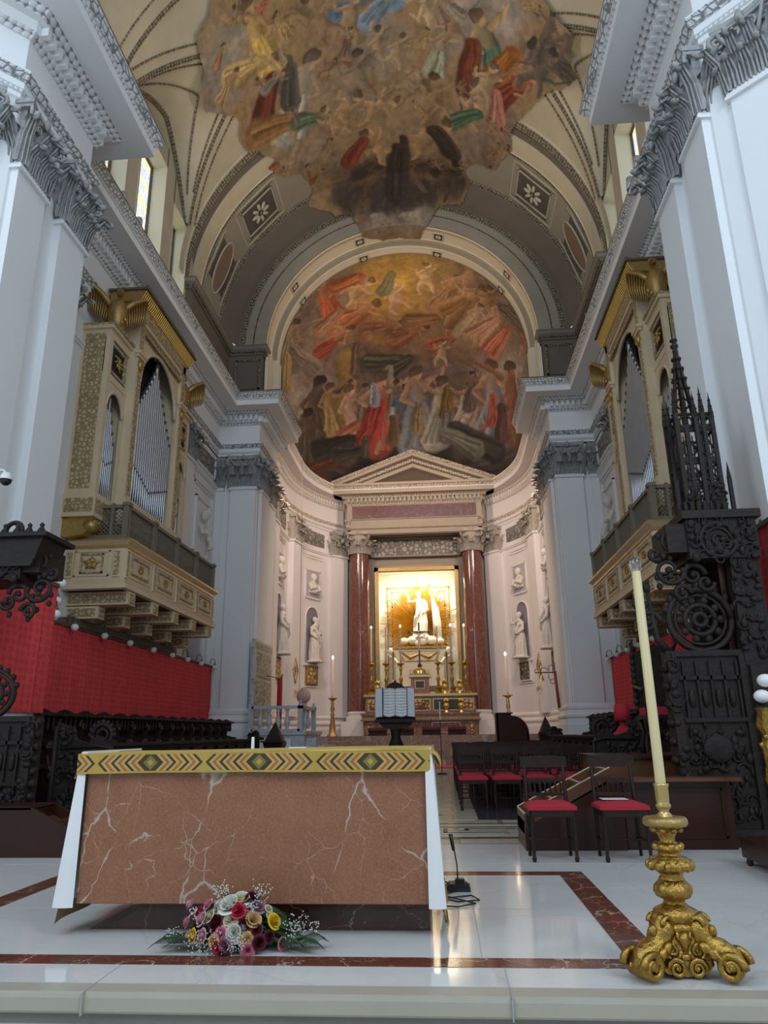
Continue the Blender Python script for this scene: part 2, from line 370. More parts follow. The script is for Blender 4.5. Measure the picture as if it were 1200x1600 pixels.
def T(x=0,y=0,z=0,rz=0,s=1): return Matrix.Translation((x,y,z))@Matrix.Rotation(rz,4,'Z')@Matrix.Scale(s,4)
def capital_pil(b,w,h,d=.13,mat=0,full=False):
    # local: x across the pilaster, y outwards, z up from the astragal
    b.box(-w/2,w/2,-.15,d,0,h*.9,mat)
    ys=[(x,d,0) for x in (-w*.33,0,w*.33)]
    for x,y,_ in ys: leaf(b,T(x,y,0),w*.34,h*.40,h*.17,mat)
    for x in (-w*.5,-w*.17,w*.17,w*.5): leaf(b,T(x,y,0,(-.6 if x>w*.4 else .6 if x<-w*.4 else 0)),w*.30,h*.68,h*.24,mat)
    for sx in (-1,1):
        for yy in (-.03,): leaf(b,T(sx*w/2,yy,0,-sx*pi/2),w*.3,h*.42,h*.2,mat); leaf(b,T(sx*w/2,yy,0,-sx*pi/2),w*.3,h*.68,h*.25,mat)
        volute(b,(sx*w*.53,d+.10*w,h*.76),(sx*.8,.6),h*.115,mat); volute(b,(sx*w*.16,d+.07*w,h*.76),(1,0),h*.085,mat,sx)
        b.path([(sx*w*.22,d,h*.42),(sx*w*.3,d+.05*w,h*.62),(sx*w*.5,d+.13*w,h*.88)],[.02,.03,.03],5,mat)
    b.ell((0,d+.13*w,h*.93),(w*.085,w*.06,h*.09),mat,8)
    n=8; top=[]
    for i in range(n+1):
        u=i/n*2-1; top.append((u*w*.60,d+.17*w*(.35+.65*u*u)))
    poly=[(-w*.60,-.15)]+top+[(w*.60,-.15)]; b.prism(poly[::-1],h*.88,h*.93,'z',mat); b.prism([(x*1.04,y*1.06 if y>0 else y) for x,y in poly[::-1]],h*.93,h,'z',mat)
def capital_col(b,r,h,mat=0):
    b.lathe([(r,0),(r*.95,.1*h),(r*.98,.6*h),(r*1.2,.88*h)],n=16,mat=mat)
    for i in range(8): leaf(b,T(0,0,0,i*pi/4)@T(0,r,0),r*.75,h*.40,h*.2,mat)
    for i in range(8): leaf(b,T(0,0,0,i*pi/4+pi/8)@T(0,r,0),r*.7,h*.68,h*.27,mat)
    for i in range(4):
        a=i*pi/2+pi/4; ax=(math.cos(a),math.sin(a)); volute(b,(ax[0]*r*1.35,ax[1]*r*1.35,h*.76),ax,h*.12,mat)
        a=i*pi/2; ax=(math.cos(a),math.sin(a)); b.ell((ax[0]*r*1.22,ax[1]*r*1.22,h*.93),(r*.14,r*.14,h*.08),mat,8)
    k=[]; 
    for i in range(32):
        a=2*pi*i/32; q=r*(1.22+.42*abs(math.sin(2*a))**2.2); k.append((q*math.cos(a),q*math.sin(a)))
    b.prism(k,h*.88,h,'z',mat)
def astragal(b,w,d,z,mat=0): b.box(-w/2-.03,w/2+.03,-.1,d+.04,z-.02,z+.05,mat); b.box(-w/2-.05,w/2+.05,-.1,d+.06,z-.07,z-.02,mat)
# pilasters: (x,y,facing angle: 0 = +y outwards, w, proj, side list, cap material, shaft material)
def pilaster(s,x,y,rz,w,d,z0,cm,pm,h=1.11,nm='pilaster',ast=True,capd=None):
    p=MB(); p.M=side(s)@T(x,y,0,rz); p.box(-w/2,w/2,-.2,d,z0,9.13,0)
    if ast: astragal(p,w,d,9.10,0)
    o=p.build('wall_'+nm,[pm],kind='structure')
    c=MB(); c.M=side(s)@T(x,y,9.13,rz); capital_pil(c,w,h,capd or d,0); c.build('capital',[cm],parent=o)
    return o
for s in (1,-1):
    rin=pi/2   # facing -x on the right side
    pilaster(s,PI_,8.64,rin,.74,.12,0,capm,plaster,nm='pier_'+SN[s])
    pilaster(s,PI_,9.90,rin,.80,.12,0,capm,plaster,nm='pier_'+SN[s])
    # chamfered crossing face
    pilaster(s,PI_+.42,7.80,rin+pi/4,.62,.05,0,capm,plaster,nm='pier_'+SN[s])
    pilaster(s,W1,12.15,rin,.80,.14,0,capm,plaster,nm='bay_'+SN[s])
    pilaster(s,W1,19.95,rin,.75,.14,0,capm,plaster,nm='bay_'+SN[s])
    pilaster(s,5.42,23.0,pi,.88,.12,1.85,capm,plaster,nm='arch_pier_'+SN[s])
    pilaster(s,6.30,23.0,pi,.34,.05,1.85,capm,plaster,nm='arch_pier_'+SN[s])
    pilaster(s,PI_,23.72,rin,.95,.10,1.85,capm,plaster,nm='arch_pier_'+SN[s])
    pilaster(s,PI_+.06,25.1,rin,.8,.08,1.85,capw,plaster,nm='arch_pier_'+SN[s])
    # string course between the capitals
    b=MB(); b.M=side(s); b.sweep([(W1,10.4),(W1,22.99)],[(0,9.05),(.05,9.06),(.05,9.10),(.08,9.11),(.08,9.18),(0,9.2)],0)
    # relief panel, framed bust recess and shell niche in the last bay
    f=.05
    b.box(W1-f,W1,20.55,22.75,9.32,9.40,0); b.box(W1-f,W1,20.55,22.75,10.02,10.10,0); b.box(W1-f,W1,20.55,20.63,9.32,10.1,0); b.box(W1-f,W1,22.67,22.75,9.32,10.1,0)
    for i,g in enumerate((0,.12)):
        for y0,y1,z0,z1 in ((20.6+g,22.7-g,8.75-g,8.80-g),(20.6+g,20.66+g,1.9,8.8-g),(22.64-g,22.7-g,1.9,8.8-g)): b.box(W1-f,W1,y0,y1,z0,z1,0)
    for y0,y1,z0,z1 in ((20.95,22.35,8.25,8.33),(20.95,22.35,6.45,6.53),(20.95,21.03,6.5,8.3),(22.27,22.35,6.5,8.3)): b.box(W1-f*1.4,W1,y0,y1,z0,z1,0)
    b.box(W1-.01,W1+.02,20.65,22.65,9.4,10.02,1)
    b.M=side(s)@Matrix.Translation((W1,21.65,5.35)); r=.55
    pts=[(-.01,r*math.cos(a),r*math.sin(a)) for a in [pi*i/14 for i in range(15)]]; b.path([(0,r,-2.2)]+pts+[(0,-r,-2.2)],.05,6,0)
    b.M=side(s)@Matrix.Translation((W1-.012,21.65,5.35)); b.prism([(r*math.cos(pi*i/14),r*math.sin(pi*i/14)) for i in range(15)]+[(-r,-2.2),(r,-2.2)],0,.01,'x',2)
    b.build('trim_bay_'+SN[s],[plaster,orn_greyf,simple('niche_shade',(.42,.45,.5),.8)],kind='structure')
# ---------------- vault ----------------
CZ=14.5; RV=6.35
def lw(th): # half width of the lunette at elevation angle th (degrees)
    return 0 if th>=54 else 2.35*((54-th)/40.)**.8 if th>=14 else 2.35
def bar(Y,th,r=RV): a=rad(th); return (r*math.cos(a),Y,CZ+r*math.sin(a))
b=MB()
def bfn(y0f,y1f,t0,t1): return lambda u,v: (lambda th:bar(y0f(th)+(y1f(th)-y0f(th))*u,th))(t0+(t1-t0)*v)
YC=15.85
for s in (1,-1):
    b.M=side(s)
    b.grid(bfn(lambda t:4.5,lambda t:YC-lw(t),0,54),6,30,0,lambda u,v:(u*9,v*6))
    b.grid(bfn(lambda t:YC+lw(t),lambda t:18.6,0,54),6,30,0,lambda u,v:(u*3,v*6))
    b.grid(bfn(lambda t:4.5,lambda t:18.6,54,90),6,16,0,lambda u,v:(u*12,v*4))
    # lunette webs (ruled between groin and wall arch)
    def web(t,v,g=0):
        th=14+40*(1-abs(t)); sg=1 if t>0 else -1; gp=bar(YC+sg*lw(th),th,RV-g)
        wp=(6.30,YC+2.35*t,16.15+1.45*(1-t*t)-g); return tuple(gp[i]*(1-v)+wp[i]*v for i in range(3))
    b.grid(lambda u,v:web(u*2-1,v),40,5,0)
b.M=None; b.build('ceiling_vault',[stone],kind='structure')
# painted stucco lines of the vault
b=MB()
def strip(pts,w,lift,mat): # flat band following pts, facing the axis
    P=[Vector(p) for p in pts]; vs=[]; L=[0]
    for i in range(1,len(P)): L.append(L[-1]+(P[i]-P[i-1]).length)
    for i,p in enumerate(P):
        t=(P[min(i+1,len(P)-1)]-P[max(i-1,0)]).normalized(); nrm=Vector((0-p.x,0,CZ-1-p.z)).normalized(); a=t.cross(nrm).normalized()
        q=p+nrm*lift; vs+= [tuple(q-a*w/2),tuple(q+a*w/2),tuple(q+nrm*.03-a*w/2*.8),tuple(q+nrm*.03+a*w/2*.8)]
    fs=[];uv=[]
    for i in range(len(P)-1):
        A=i*4;B=A+4
        for x,y in ((2,3),(0,2),(3,1)): fs.append((A+x,B+x,B+y,A+y)); uv.append([(L[i],0),(L[i+1],0),(L[i+1],w),(L[i],w)])
    b.add(vs,fs,mat,uv)
for s in (1,-1):
    b.M=side(s)
    def web(t,v,g=0):
        th=14+40*(1-abs(t)); sg=1 if t>0 else -1; gp=bar(YC+sg*lw(th),th,RV-g)
        wp=(6.30,YC+2.35*t,16.15+1.45*(1-t*t)-g); return tuple(gp[i]*(1-v)+wp[i]*v for i in range(3))
    for sg in (-1,1):
        ts=[sg*(1-i/30*.98) for i in range(31)]
        strip([bar(YC+sg*(lw(14+40*(1-abs(t)))+.05),14+40*(1-abs(t))) for t in ts],.13,.01,0)
        strip([bar(YC+sg*(lw(14+40*(1-abs(t)))+.42),14+40*(1-abs(t))) for t in ts],.05,.01,0)
        strip([web(t*.80,.16) for t in ts],.045,.02,0)
    strip([web(-1+i/20.,.93) for i in range(41)],.13,.02,0)
    strip([web(-.80+i/25.,.60) for i in range(41)],.045,.03,0)
for Y,wd in ((13.15,.13),(12.72,.04),(10.0,.13),(10.4,.04)): strip([bar(Y,a) for a in range(6,175,4)],wd,.0,0)
b.M=None; b.build('trim_vault_lines',[orn_dark],kind='structure')
def ring(b,prof,mats,a0=0,a1=180,n=72,cz=CZ):
    L=[0]
    for i in range(1,len(prof)): L.append(L[-1]+math.dist(prof[i],prof[i-1]))
    for i in range(len(prof)-1):
        (r0,y0),(r1,y1)=prof[i],prof[i+1]
        b.grid(lambda u,v:(lambda a,r,y:(r*math.cos(a),y,cz+r*math.sin(a)))(rad(a0+(a1-a0)*u),r0+(r1-r0)*v,y0+(y1-y0)*v),n,1,mats[i],lambda u,v:(u*rad(a1-a0)*(r0+r1)/2,L[i]+v*(L[i+1]-L[i])))
b=MB()
pr_=[(6.35,18.5),(6.30,18.55),(6.24,18.75),(6.34,18.80),(6.40,19.0),(6.34,19.2),(6.28,19.25),(6.28,19.85),(6.25,19.87),(6.25,19.97),(6.30,20.0),(6.30,21.95),(6.24,21.97),(6.22,22.08),(6.18,22.1),(5.85,23.0),(5.80,23.02),(5.62,23.02),(5.62,23.06),(5.36,23.06),(5.30,23.04),(5.30,23.06),(4.95,23.06),(4.87,23.06),(4.87,23.14)]
mt=[0,0,3,1,1,1,0,4,4,3,2,2,3,3,1,1,3,3,2,2,5,5,2,2,2][:len(pr_)-1]
mt=[0,3,1,1,1,0,4,4,3,2,2,3,3,1,1,1,3,2,2,5,2,2,2,2]
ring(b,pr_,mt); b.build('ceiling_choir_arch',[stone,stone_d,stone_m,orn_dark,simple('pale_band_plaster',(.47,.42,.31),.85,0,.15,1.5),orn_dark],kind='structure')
# cream arch bands at the mouth of the apse
b=MB()
pr2=[(4.87,23.1),(4.87,23.16),(4.85,23.18),(4.85,23.30),(4.87,23.32),(4.87,23.86),(4.84,23.88),(4.84,23.96),(4.80,24.0),(4.66,24.02),(4.64,24.10),(4.66,24.14),(4.66,24.58),(4.62,24.6),(4.60,24.68)]
ring(b,pr2,[0,0,1,0,0,0,1,2,2,0,0,0,1,1]); b.build('ceiling_apse_arch',[cream,orn('gilt_bead',(.30,.20,.08),(.6,.48,.3),12,14,.2),simple('arch_groove',(.30,.25,.18),.8)],kind='structure')
# coffers with rosettes on the arch soffit, oval painted panels lower down
def onring(th,Y,r=6.27): # local frame: x along the arch, y along nave, z towards the axis
    a=rad(th); o=Vector((r*math.cos(a),Y,CZ+r*math.sin(a))); z=Vector((-math.cos(a),0,-math.sin(a))); y=Vector((0,1,0)); x=y.cross(z)
    return Matrix(((x.x,y.x,z.x,o.x),(x.y,y.y,z.y,o.y),(x.z,y.z,z.z,o.z),(0,0,0,1)))
figm=orn('painted_figure_panel',(.06,.045,.035),(.30,.20,.14),1.6,1.1,1,(.1,.9),.1)
dkp=simple('dark_panel',(.085,.07,.06),.85,0,.4,2)
k=0
for th in (18,41,139,162):
    k+=1; b=MB(); b.M=onring(th,20.98); big=th in (18,162)
    hw=1.25 if big else 1.02
    if th in(60,120): hw=.42
    def fr(x,y,t,h,m):
        b.box(-x,x,-y,-y+t,0,h,m); b.box(-x,x,y-t,y,0,h,m); b.box(-x,-x+t,-y,y,0,h,m); b.box(x-t,x,-y,y,0,h,m)
    fr(hw,.86,.06,.05,0); fr(hw-.10,.76,.05,.03,2)
    b.box(-hw+.14,hw-.14,-.72,.72,.002,.012,1)
    if big:
        b.lathe([(0,.03),(1,.03),(1,.0)],n=24,mat=3,sx=.95,sy=.42,smooth=False)
        b.path([(math.cos(a)*.98,math.sin(a)*.45,.02) for a in [2*pi*i/24 for i in range(25)]],.035,6,0)
    elif th in (41,139):
        fr(hw-.26,.58,.04,.05,0)
        for i in range(8):
            a=i*pi/4; b.ell((math.cos(a)*.26,math.sin(a)*.26,.05),(.17,.075,.05),0,8,Matrix.Rotation(a,3,'Z'))
        b.ell((0,0,.07),(.08,.08,.05),2,8)
    b.build('ceiling_coffer',[simple('coffer_stucco',(.40,.37,.30),.8,0,.2,4) if k==1 else bpy.data.materials['coffer_stucco'],dkp,orn_dark,figm],kind='structure')
# small rosette squares on the cream arch bands
b=MB()
for rr_,Y0 in ((4.85,23.58),(4.64,24.36)):
    for th in (62,72,108,118,35,145):
        if th in(62,118): continue
        b.M=onring(th,Y0,rr_); b.box(-.16,.16,-.18,.18,0,.012,0); b.box(-.19,.19,-.21,-.19,0,.03,1); b.box(-.19,.19,.19,.21,0,.03,1); b.box(-.19,-.17,-.2,.2,0,.03,1); b.box(.17,.19,-.2,.2,0,.03,1)
        for i in range(8): a=i*pi/4; b.ell((math.cos(a)*.07,math.sin(a)*.07,.02),(.05,.022,.02),1,6,Matrix.Rotation(a,3,'Z'))
b.build('trim_rosettes',[dkp,cream],kind='structure')
# attic pedestal with impost moulding under the choir arch
for s in (1,-1):
    b=MB(); b.M=side(s)
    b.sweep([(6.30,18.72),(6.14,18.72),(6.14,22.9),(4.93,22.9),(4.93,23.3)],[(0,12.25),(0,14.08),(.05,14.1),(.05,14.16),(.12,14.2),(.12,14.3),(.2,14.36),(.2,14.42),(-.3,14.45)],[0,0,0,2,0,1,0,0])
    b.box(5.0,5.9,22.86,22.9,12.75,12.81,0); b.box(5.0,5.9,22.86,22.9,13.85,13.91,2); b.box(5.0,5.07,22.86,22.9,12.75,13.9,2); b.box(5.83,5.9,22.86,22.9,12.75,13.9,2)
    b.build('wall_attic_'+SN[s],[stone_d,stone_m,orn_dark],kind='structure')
    b=MB(); b.M=side(s)
    b.sweep([(4.87,23.12),(4.87,24.05),(4.66,24.05),(4.66,24.75)],[(0,12.2),(0,14.55)],0)
    for yy in (23.2,23.5,23.8,24.1,24.5): b.box(4.80-(.2 if yy>24 else 0),4.9,yy,yy+.10,12.3,14.5,0)
    b.build('trim_apse_jamb_'+SN[s],[cream],kind='structure')
    # clerestory wall with window openings
    b=MB(); b.M=side(s); x0,x1=6.30,7.0
    zt=lambda Y:16.2+1.45*(1-((Y-YC)/2.35)**2)
    def pier_(y0,y1,z0,z1f):
        n=6; poly=[(y0,z0)]+[(y1,z0)]+[(y1+(y0-y1)*i/n,z1f(y1+(y0-y1)*i/n)) for i in range(n+1)]; b.prism(poly,x0,x1,'x',0)
    b.box(x0,x1,4.5,13.25,12.2,16.4,0); b.box(x0,x1,18.55,23,12.2,16.6,0)
    pier_(14.30,14.95,12.2,zt); pier_(16.65,17.35,12.2,zt); pier_(14.9,16.7,16.75,zt)
    b.box(x0,x1,13.2,18.6,12.2,12.35,0)
    for y_ in (13.2,17.3): pier_(y_,y_+1.3,16.1,lambda Y:max(16.15,zt(Y)))
    b.box(6.95,7.02,13,18.8,12.2,19,0); b.box(6.3,7.0,12.9,18.8,18.2,18.3,0)
    b.build('wall_clerestory_'+SN[s],[stone],kind='structure')
# stained glass windows
def glassm():
    n=N('leaded_window_glass'); co=n.coord('Object'); br=n.new('ShaderNodeTexBrick'); mp=n.coord('UV'); n.l(mp,br.inputs['Vector'])
    br.inputs['Scale'].default_value=1; br.inputs['Brick Width'].default_value=.16; br.inputs['Row Height'].default_value=.22; br.inputs['Mortar Size'].default_value=.008
    br.inputs['Color1'].default_value=(.55,.64,.80,1); br.inputs['Color2'].default_value=(.86,.88,.88,1); br.inputs['Mortar'].default_value=(.25,.27,.3,1)
    sx=n.new('ShaderNodeSeparateXYZ'); n.l(mp,sx.inputs[0]); k=n.math('GREATER_THAN',n.math('FRACT',n.math('MULTIPLY',sx.outputs[1],1.5)),.70)
    c=n.mix(k,br.outputs['Color'],(.95,.74,.30)); c=n.mix(n.math('MULTIPLY',n.noise(mp,1.5,2),.5),c,(.9,.93,1.0)); n.l(c,n.b.inputs['Emission Color']); n.b.inputs['Emission Strength'].default_value=.85; n.l(c,n.b.inputs['Base Color']); return n.m
gls=glassm(); frm=simple('bronze_window_frame',(.07,.055,.035),.6)
reveal=simple('window_reveal_plaster',(.66,.64,.50),.8,0,.06,1)
wn=0
for s in (1,-1):
    for y0,y1,z1 in ((14.95,16.65,16.75),(17.35,18.55,16.1),(13.25,14.30,16.1)):
        wn+=1; b=MB(); b.M=side(s); b.box(6.76,6.80,y0,y1,12.35,z1,0); o=b.build('window_%d'%wn,[gls],kind='structure')
        f=MB(); f.M=side(s)
        for a0,a1,c0,c1 in ((y0,y0+.07,12.35,z1),(y1-.07,y1,12.35,z1),(y0,y1,z1-.07,z1),(y0,y1,12.35,12.42),(y0,y1,14.35,14.45),((y0+y1)/2-.05,(y0+y1)/2+.05,12.35,z1)): f.box(6.70,6.76,a0,a1,c0,c1,0)
        f.build('window_frame',[frm],parent=o)
        f=MB(); f.M=side(s); f.box(6.29,6.72,y1-.02,y1+.0,12.35,z1,0); f.box(6.29,6.72,y0,y0+.02,12.35,z1,0); f.box(6.29,6.72,y0,y1,z1-.02,z1,0); f.build('window_reveal',[reveal],parent=o)
# ---------------- apse ----------------
AY=28.8
def arc(rx,ry,a0=0,a1=68,n=26,cy=AY): return [(rx*math.cos(rad(a0+(a1-a0)*i/n)),cy+ry*math.sin(rad(a0+(a1-a0)*i/n))) for i in range(n+1)]
AP=[(5.12,25.7),(5.35,25.8),(5.35,27.5)]+arc(5.35,6.3,0,50)
EPA=[(o*.86,z) for o,z in EP]
APM=[apse_m for apse_m in ()]
for s in (1,-1):
    b=MB(); b.M=side(s); b.sweep(AP,EPA,em_i); dentils(b,AP[2:],.10,.21,11.55,11.71)
    b.build('trim_apse_'+SN[s],[plaster_w,orn_egg_w,orn_leaf_w,orn_fine,plaster_w],kind='structure')
    b=MB(); b.M=side(s); b.sweep(AP+[(3.4,33.75),(3.4,34.1)],[(0,.5),(0,10.3)],0)
    b.sweep(AP,[(.0,9.05),(.05,9.06),(.05,9.11),(.08,9.12),(.08,9.18),(0,9.2)],0)
    b.sweep(AP+[(3.4,33.75)],[(.16,.9),(.16,1.3),(.12,1.44),(.17,1.5),(.17,1.56),(.08,1.68),(.11,1.74),(.11,1.8),(0,1.88)],0)
    b.build('wall_apse_'+SN[s],[plaster_w],kind='structure')
def normal_at(a): # outward-facing (into the room) angle and point on the apse wall for ellipse angle a
    p=(5.35*math.cos(rad(a)),AY+6.3*math.sin(rad(a))); n=Vector((-math.cos(rad(a))/5.35,-math.sin(rad(a))/6.3)).normalized()
    return p,math.atan2(n.y,n.x)-pi/2
for s in (1,-1):
    pilaster(s,5.35,27.0,pi/2,.75,.22,1.8,capw,plaster_w,nm='apse_'+SN[s])
    p,rz=normal_at(13); pilaster(s,p[0],p[1],rz,.85,.26,1.8,capw,plaster_w,nm='apse_'+SN[s])
    p,rz=normal_at(46.5); pilaster(s,p[0],p[1],rz,.9,.22,1.8,capw,plaster_w,nm='apse_'+SN[s])
    # niche bays
    for a,wd in ((30,1),(1.5,1)):
        p,rz=normal_at(a) if a>5 else ((5.35,28.35),pi/2)
        b=MB(); b.M=side(s)@T(p[0],p[1],0,rz)
        for g in (0,.12):
            q=.95-g
            for x0,x1,z0,z1 in ((-q,q,8.85-g,8.9-g),(-q,-q+.05,2.0,8.9-g),(q-.05,q,2.0,8.9-g)): b.box(x0,x1,-.1,.05,z0,z1,0)
        b.box(-.85,.85,-.3,.06,9.38,10.02,1)
        b.box(-.5,.5,-.3,.05,6.95,8.15,2)
        for x0,x1,z0,z1 in ((-.56,.56,8.15,8.22),(-.56,.56,6.88,6.95),(-.56,-.5,6.9,8.2),(.5,.56,6.9,8.2)): b.box(x0,x1,-.3,.07,z0,z1,0)
        # niche: lavender half cylinder look built as a recess frame in front of a curved back
        hwn=.47; zb=4.05; zs=6.05
        arcp=[(hwn*math.cos(pi*i/16),zs+hwn*math.sin(pi*i/16)) for i in range(17)]
        b.path([(x,.04,z) for x,z in [(hwn,zb)]+arcp+[(-hwn,zb)]],.035,6,0)
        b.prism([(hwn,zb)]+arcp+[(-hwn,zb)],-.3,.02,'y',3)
        b.box(-.6,.6,-.2,.10,zb-.10,zb,0)
        b.box(-.62,.62,-.2,.05,3.05,3.1,0)
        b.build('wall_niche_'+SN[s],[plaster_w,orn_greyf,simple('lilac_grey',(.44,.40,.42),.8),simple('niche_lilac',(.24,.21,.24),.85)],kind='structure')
VF=[(-3.6069,-15.354,124,-20,'f',(.36,.24,.13),(.42,.3,.1),.0185,-.0103,.0047,.0174),(-4.0283,-16.0286,91,60,'f',(.42,.3,.16),(.45,.33,.14),.0192,-.0118,.0054,.0178),(-3.9435,-17.3117,104,10,'d',None,(.13,.03,.02),.0204,-.0134,.0057,.0198),(-2.7857,-17.7329,143,15,'f',(.36,.26,.18),(.4,.38,.33),.02,-.0096,.0046,.0213),(-3.7313,-18.3113,104,70,'d',None,(.26,.14,.06),.0207,-.0126,.0057,.0216),(-2.9916,-17.1631,78,0,'d',None,(.1,.09,.08),.0196,-.0096,.0045,.0209),(-2.5339,-18.724,65,80,'d',None,(.1,.15,.1),.0208,-.0098,.0045,.0232),(-.3671,-15.5231,117,75,'d',None,(.16,.24,.34),.018,-.0016,.0019,.0188),(.0933,-15.4368,91,40,'f',(.4,.3,.2),(.22,.3,.4),.0179,-.0014,.0015,.0187),(-.9354,-15.6712,78,20,'c',(.34,.24,.15),None,.0181,-.0039,.0024,.0189),(-1.7611,-15.5552,78,-30,'c',(.28,.2,.12),None,.018,-.0053,.0031,.0187),(-.2077,-16.8176,58,0,'c',(.34,.26,.18),None,.0191,-.0016,.0019,.0219),(.3585,-16.9683,52,20,'c',(.36,.28,.18),None,.0193,-.0002,.0014,.022),(-1.4381,-18.7771,62,40,'c',(.42,.28,.17),None,.0206,-.0057,.0032,.0244),(-.3892,-18.8895,68,75,'c',(.42,.28,.17),None,.0208,-.0029,.0022,.0246),(-1.9264,-19.1207,52,-30,'c',(.4,.27,.16),None,.0211,-.0084,.0038,.0246),(1.3857,-15.8128,78,-30,'c',(.45,.34,.22),None,.0184,.0013,.0003,.019),(1.7155,-16.8939,91,20,'f',(.36,.26,.17),(.32,.32,.24),.0194,.0026,-.0,.0209),(2.0589,-16.0128,65,0,'c',(.3,.2,.14),None,.0186,.0027,-.0004,.0191),(3.1975,-16.5236,130,-20,'f',(.42,.28,.16),(.08,.15,.1),.0198,.0066,-.0017,.0194),(3.4604,-17.2866,117,35,'d',None,(.3,.12,.03),.0212,.0092,-.0018,.021),(2.6187,-17.2451,91,0,'d',None,(.14,.04,.02),.0205,.0065,-.0006,.0222),(4.0313,-17.4787,91,60,'f',(.38,.2,.12),(.22,.05,.03),.0216,.0108,-.0025,.0211),(4.8698,-15.3858,91,20,'f',(.16,.12,.09),(.12,.09,.07),.02,.0104,-.0029,.0174),(5.4018,-15.7601,104,-50,'f',(.14,.105,.08),(.1,.08,.06),.0213,.0131,-.0036,.0176),(5.6274,-15.1415,78,10,'c',(.17,.12,.09),None,.0218,.0139,-.0032,.0171),(4.9153,-16.3547,78,40,'c',(.13,.1,.08),None,.0211,.012,-.003,.0191),(2.995,-18.5188,78,-10,'c',(.44,.3,.2),None,.0217,.0082,-.0012,.0242),(3.5521,-18.4631,72,0,'d',None,(.38,.18,.15),.0219,.0097,-.0021,.023),(2.4696,-19.2012,65,70,'d',None,(.07,.12,.07),.022,.0069,-.0006,.0259),(3.162,-17.6273,65,30,'c',(.4,.3,.2),None,.021,.008,-.0013,.0224),(-.5374,-20.5823,68,-40,'c',(.4,.26,.15),None,.0222,-.0043,.0025,.0281),(-1.3265,-20.5335,52,30,'d',None,(.2,.05,.03),.0221,-.0059,.0033,.028),(1.1488,-20.1955,78,60,'c',(.38,.24,.15),None,.0222,.0027,.0007,.0278),(1.7044,-20.3933,65,-40,'d',None,(.06,.04,.03),.0225,.0043,.0,.028),(.3525,-20.6765,39,0,'d',None,(.05,.045,.04),.0223,-.0013,.0015,.0282),(-.9311,-22.1606,65,60,'c',(.12,.07,.045),None,.0238,-.0051,.0036,.0226),(.5186,-22.0598,91,80,'c',(.14,.085,.05),None,.0238,.0,.0003,.0226),(1.9401,-21.9345,52,30,'c',(.08,.05,.035),None,.0236,.0051,-.0005,.0307),(.0656,-21.691,78,0,'d',None,(.05,.035,.03),.0232,-.0015,.0019,.0313),(-.8885,-17.7046,78,0,'c',(.26,.2,.15),None,.0198,-.0042,.0026,.0226),(.6822,-18.3427,65,70,'c',(.3,.22,.15),None,.0204,-.0,.0011,.0242),(1.5005,-18.5306,65,0,'c',(.3,.2,.12),None,.0211,.0039,.0005,.0255)]
VC=[(-4.7952,-15.2257,.6838,.591,(.3,.25,.215)),(-5.2873,-16.1275,.7303,.6483,(.26,.215,.185)),(-4.2923,-14.4926,.6396,.5934,(.31,.26,.2)),(-5.3733,-15.4233,.3484,.3,(.24,.2,.175)),(-.2168,-16.9178,.8605,.9443,(.27,.235,.2)),(-2.9598,-19.7203,.9083,1.0694,(.3,.22,.16)),(-3.6429,-19.4366,.5883,.6543,(.34,.25,.18)),(-4.2977,-18.9739,.3964,.4126,(.36,.28,.17)),(-1.3745,-18.293,.7292,.8346,(.3,.23,.16)),(.8589,-19.0892,1.27,1.5538,(.33,.235,.15)),(2.6672,-15.8783,1.0318,1.0261,(.31,.255,.22)),(3.4068,-15.2744,.6799,.6303,(.33,.28,.25)),(3.5095,-19.4584,.8273,.9384,(.28,.2,.155)),(2.8602,-20.5772,.7065,.8772,(.25,.18,.14)),(4.1505,-18.6131,.6802,.6956,(.24,.17,.13)),(-2.2156,-20.986,.5472,.6859,(.22,.16,.12)),(-1.1469,-21.9999,1.0518,1.1662,(.06,.042,.034)),(1.0009,-22.2836,1.2395,1.2247,(.055,.04,.032)),(-.5219,-22.8328,1.2237,1.1688,(.075,.055,.045)),(-1.9526,-22.2616,.7108,.6976,(.07,.05,.04)),(2.2278,-22.2212,.6498,.6145,(.07,.05,.04)),(.26,-23.9911,.7087,.6334,(.36,.29,.22)),(-.9632,-23.8631,.5373,.5047,(.36,.29,.22)),(1.3401,-23.946,.5455,.504,(.34,.27,.21)),(4.9914,-16.1045,.881,.7639,(.22,.17,.13)),(5.6228,-14.5965,.6246,.4813,(.3,.22,.14)),(-1.5789,-16.846,.8004,.8832,(.31,.22,.14)),(-2.7813,-15.7587,1.0084,.9872,(.32,.22,.12))]
VLn=[(-2.9481,-16.1361,-3.0216,-19.0771,.0755,(.07,.045,.035)),(-2.7227,-16.6254,-3.1949,-17.762,.3012,(.3,.29,.24)),(-2.8695,-16.3431,-3.335,-17.2122,.3339,(.12,.115,.1)),(-2.7398,-17.522,-2.8252,-18.5792,.1945,(.42,.36,.3)),(2.9069,-14.9755,2.3203,-15.8052,.0755,(.17,.18,.17)),(-3.5245,-14.3672,-3.1514,-15.1943,.0506,(.12,.09,.07)),(2.2514,-18.1413,2.4224,-19.0864,.0622,(.07,.08,.05)),(4.8323,-16.5707,5.4936,-16.4614,.1298,(.07,.1,.06)),(5.4936,-16.4614,6.2639,-15.8006,.089,(.07,.1,.06))]
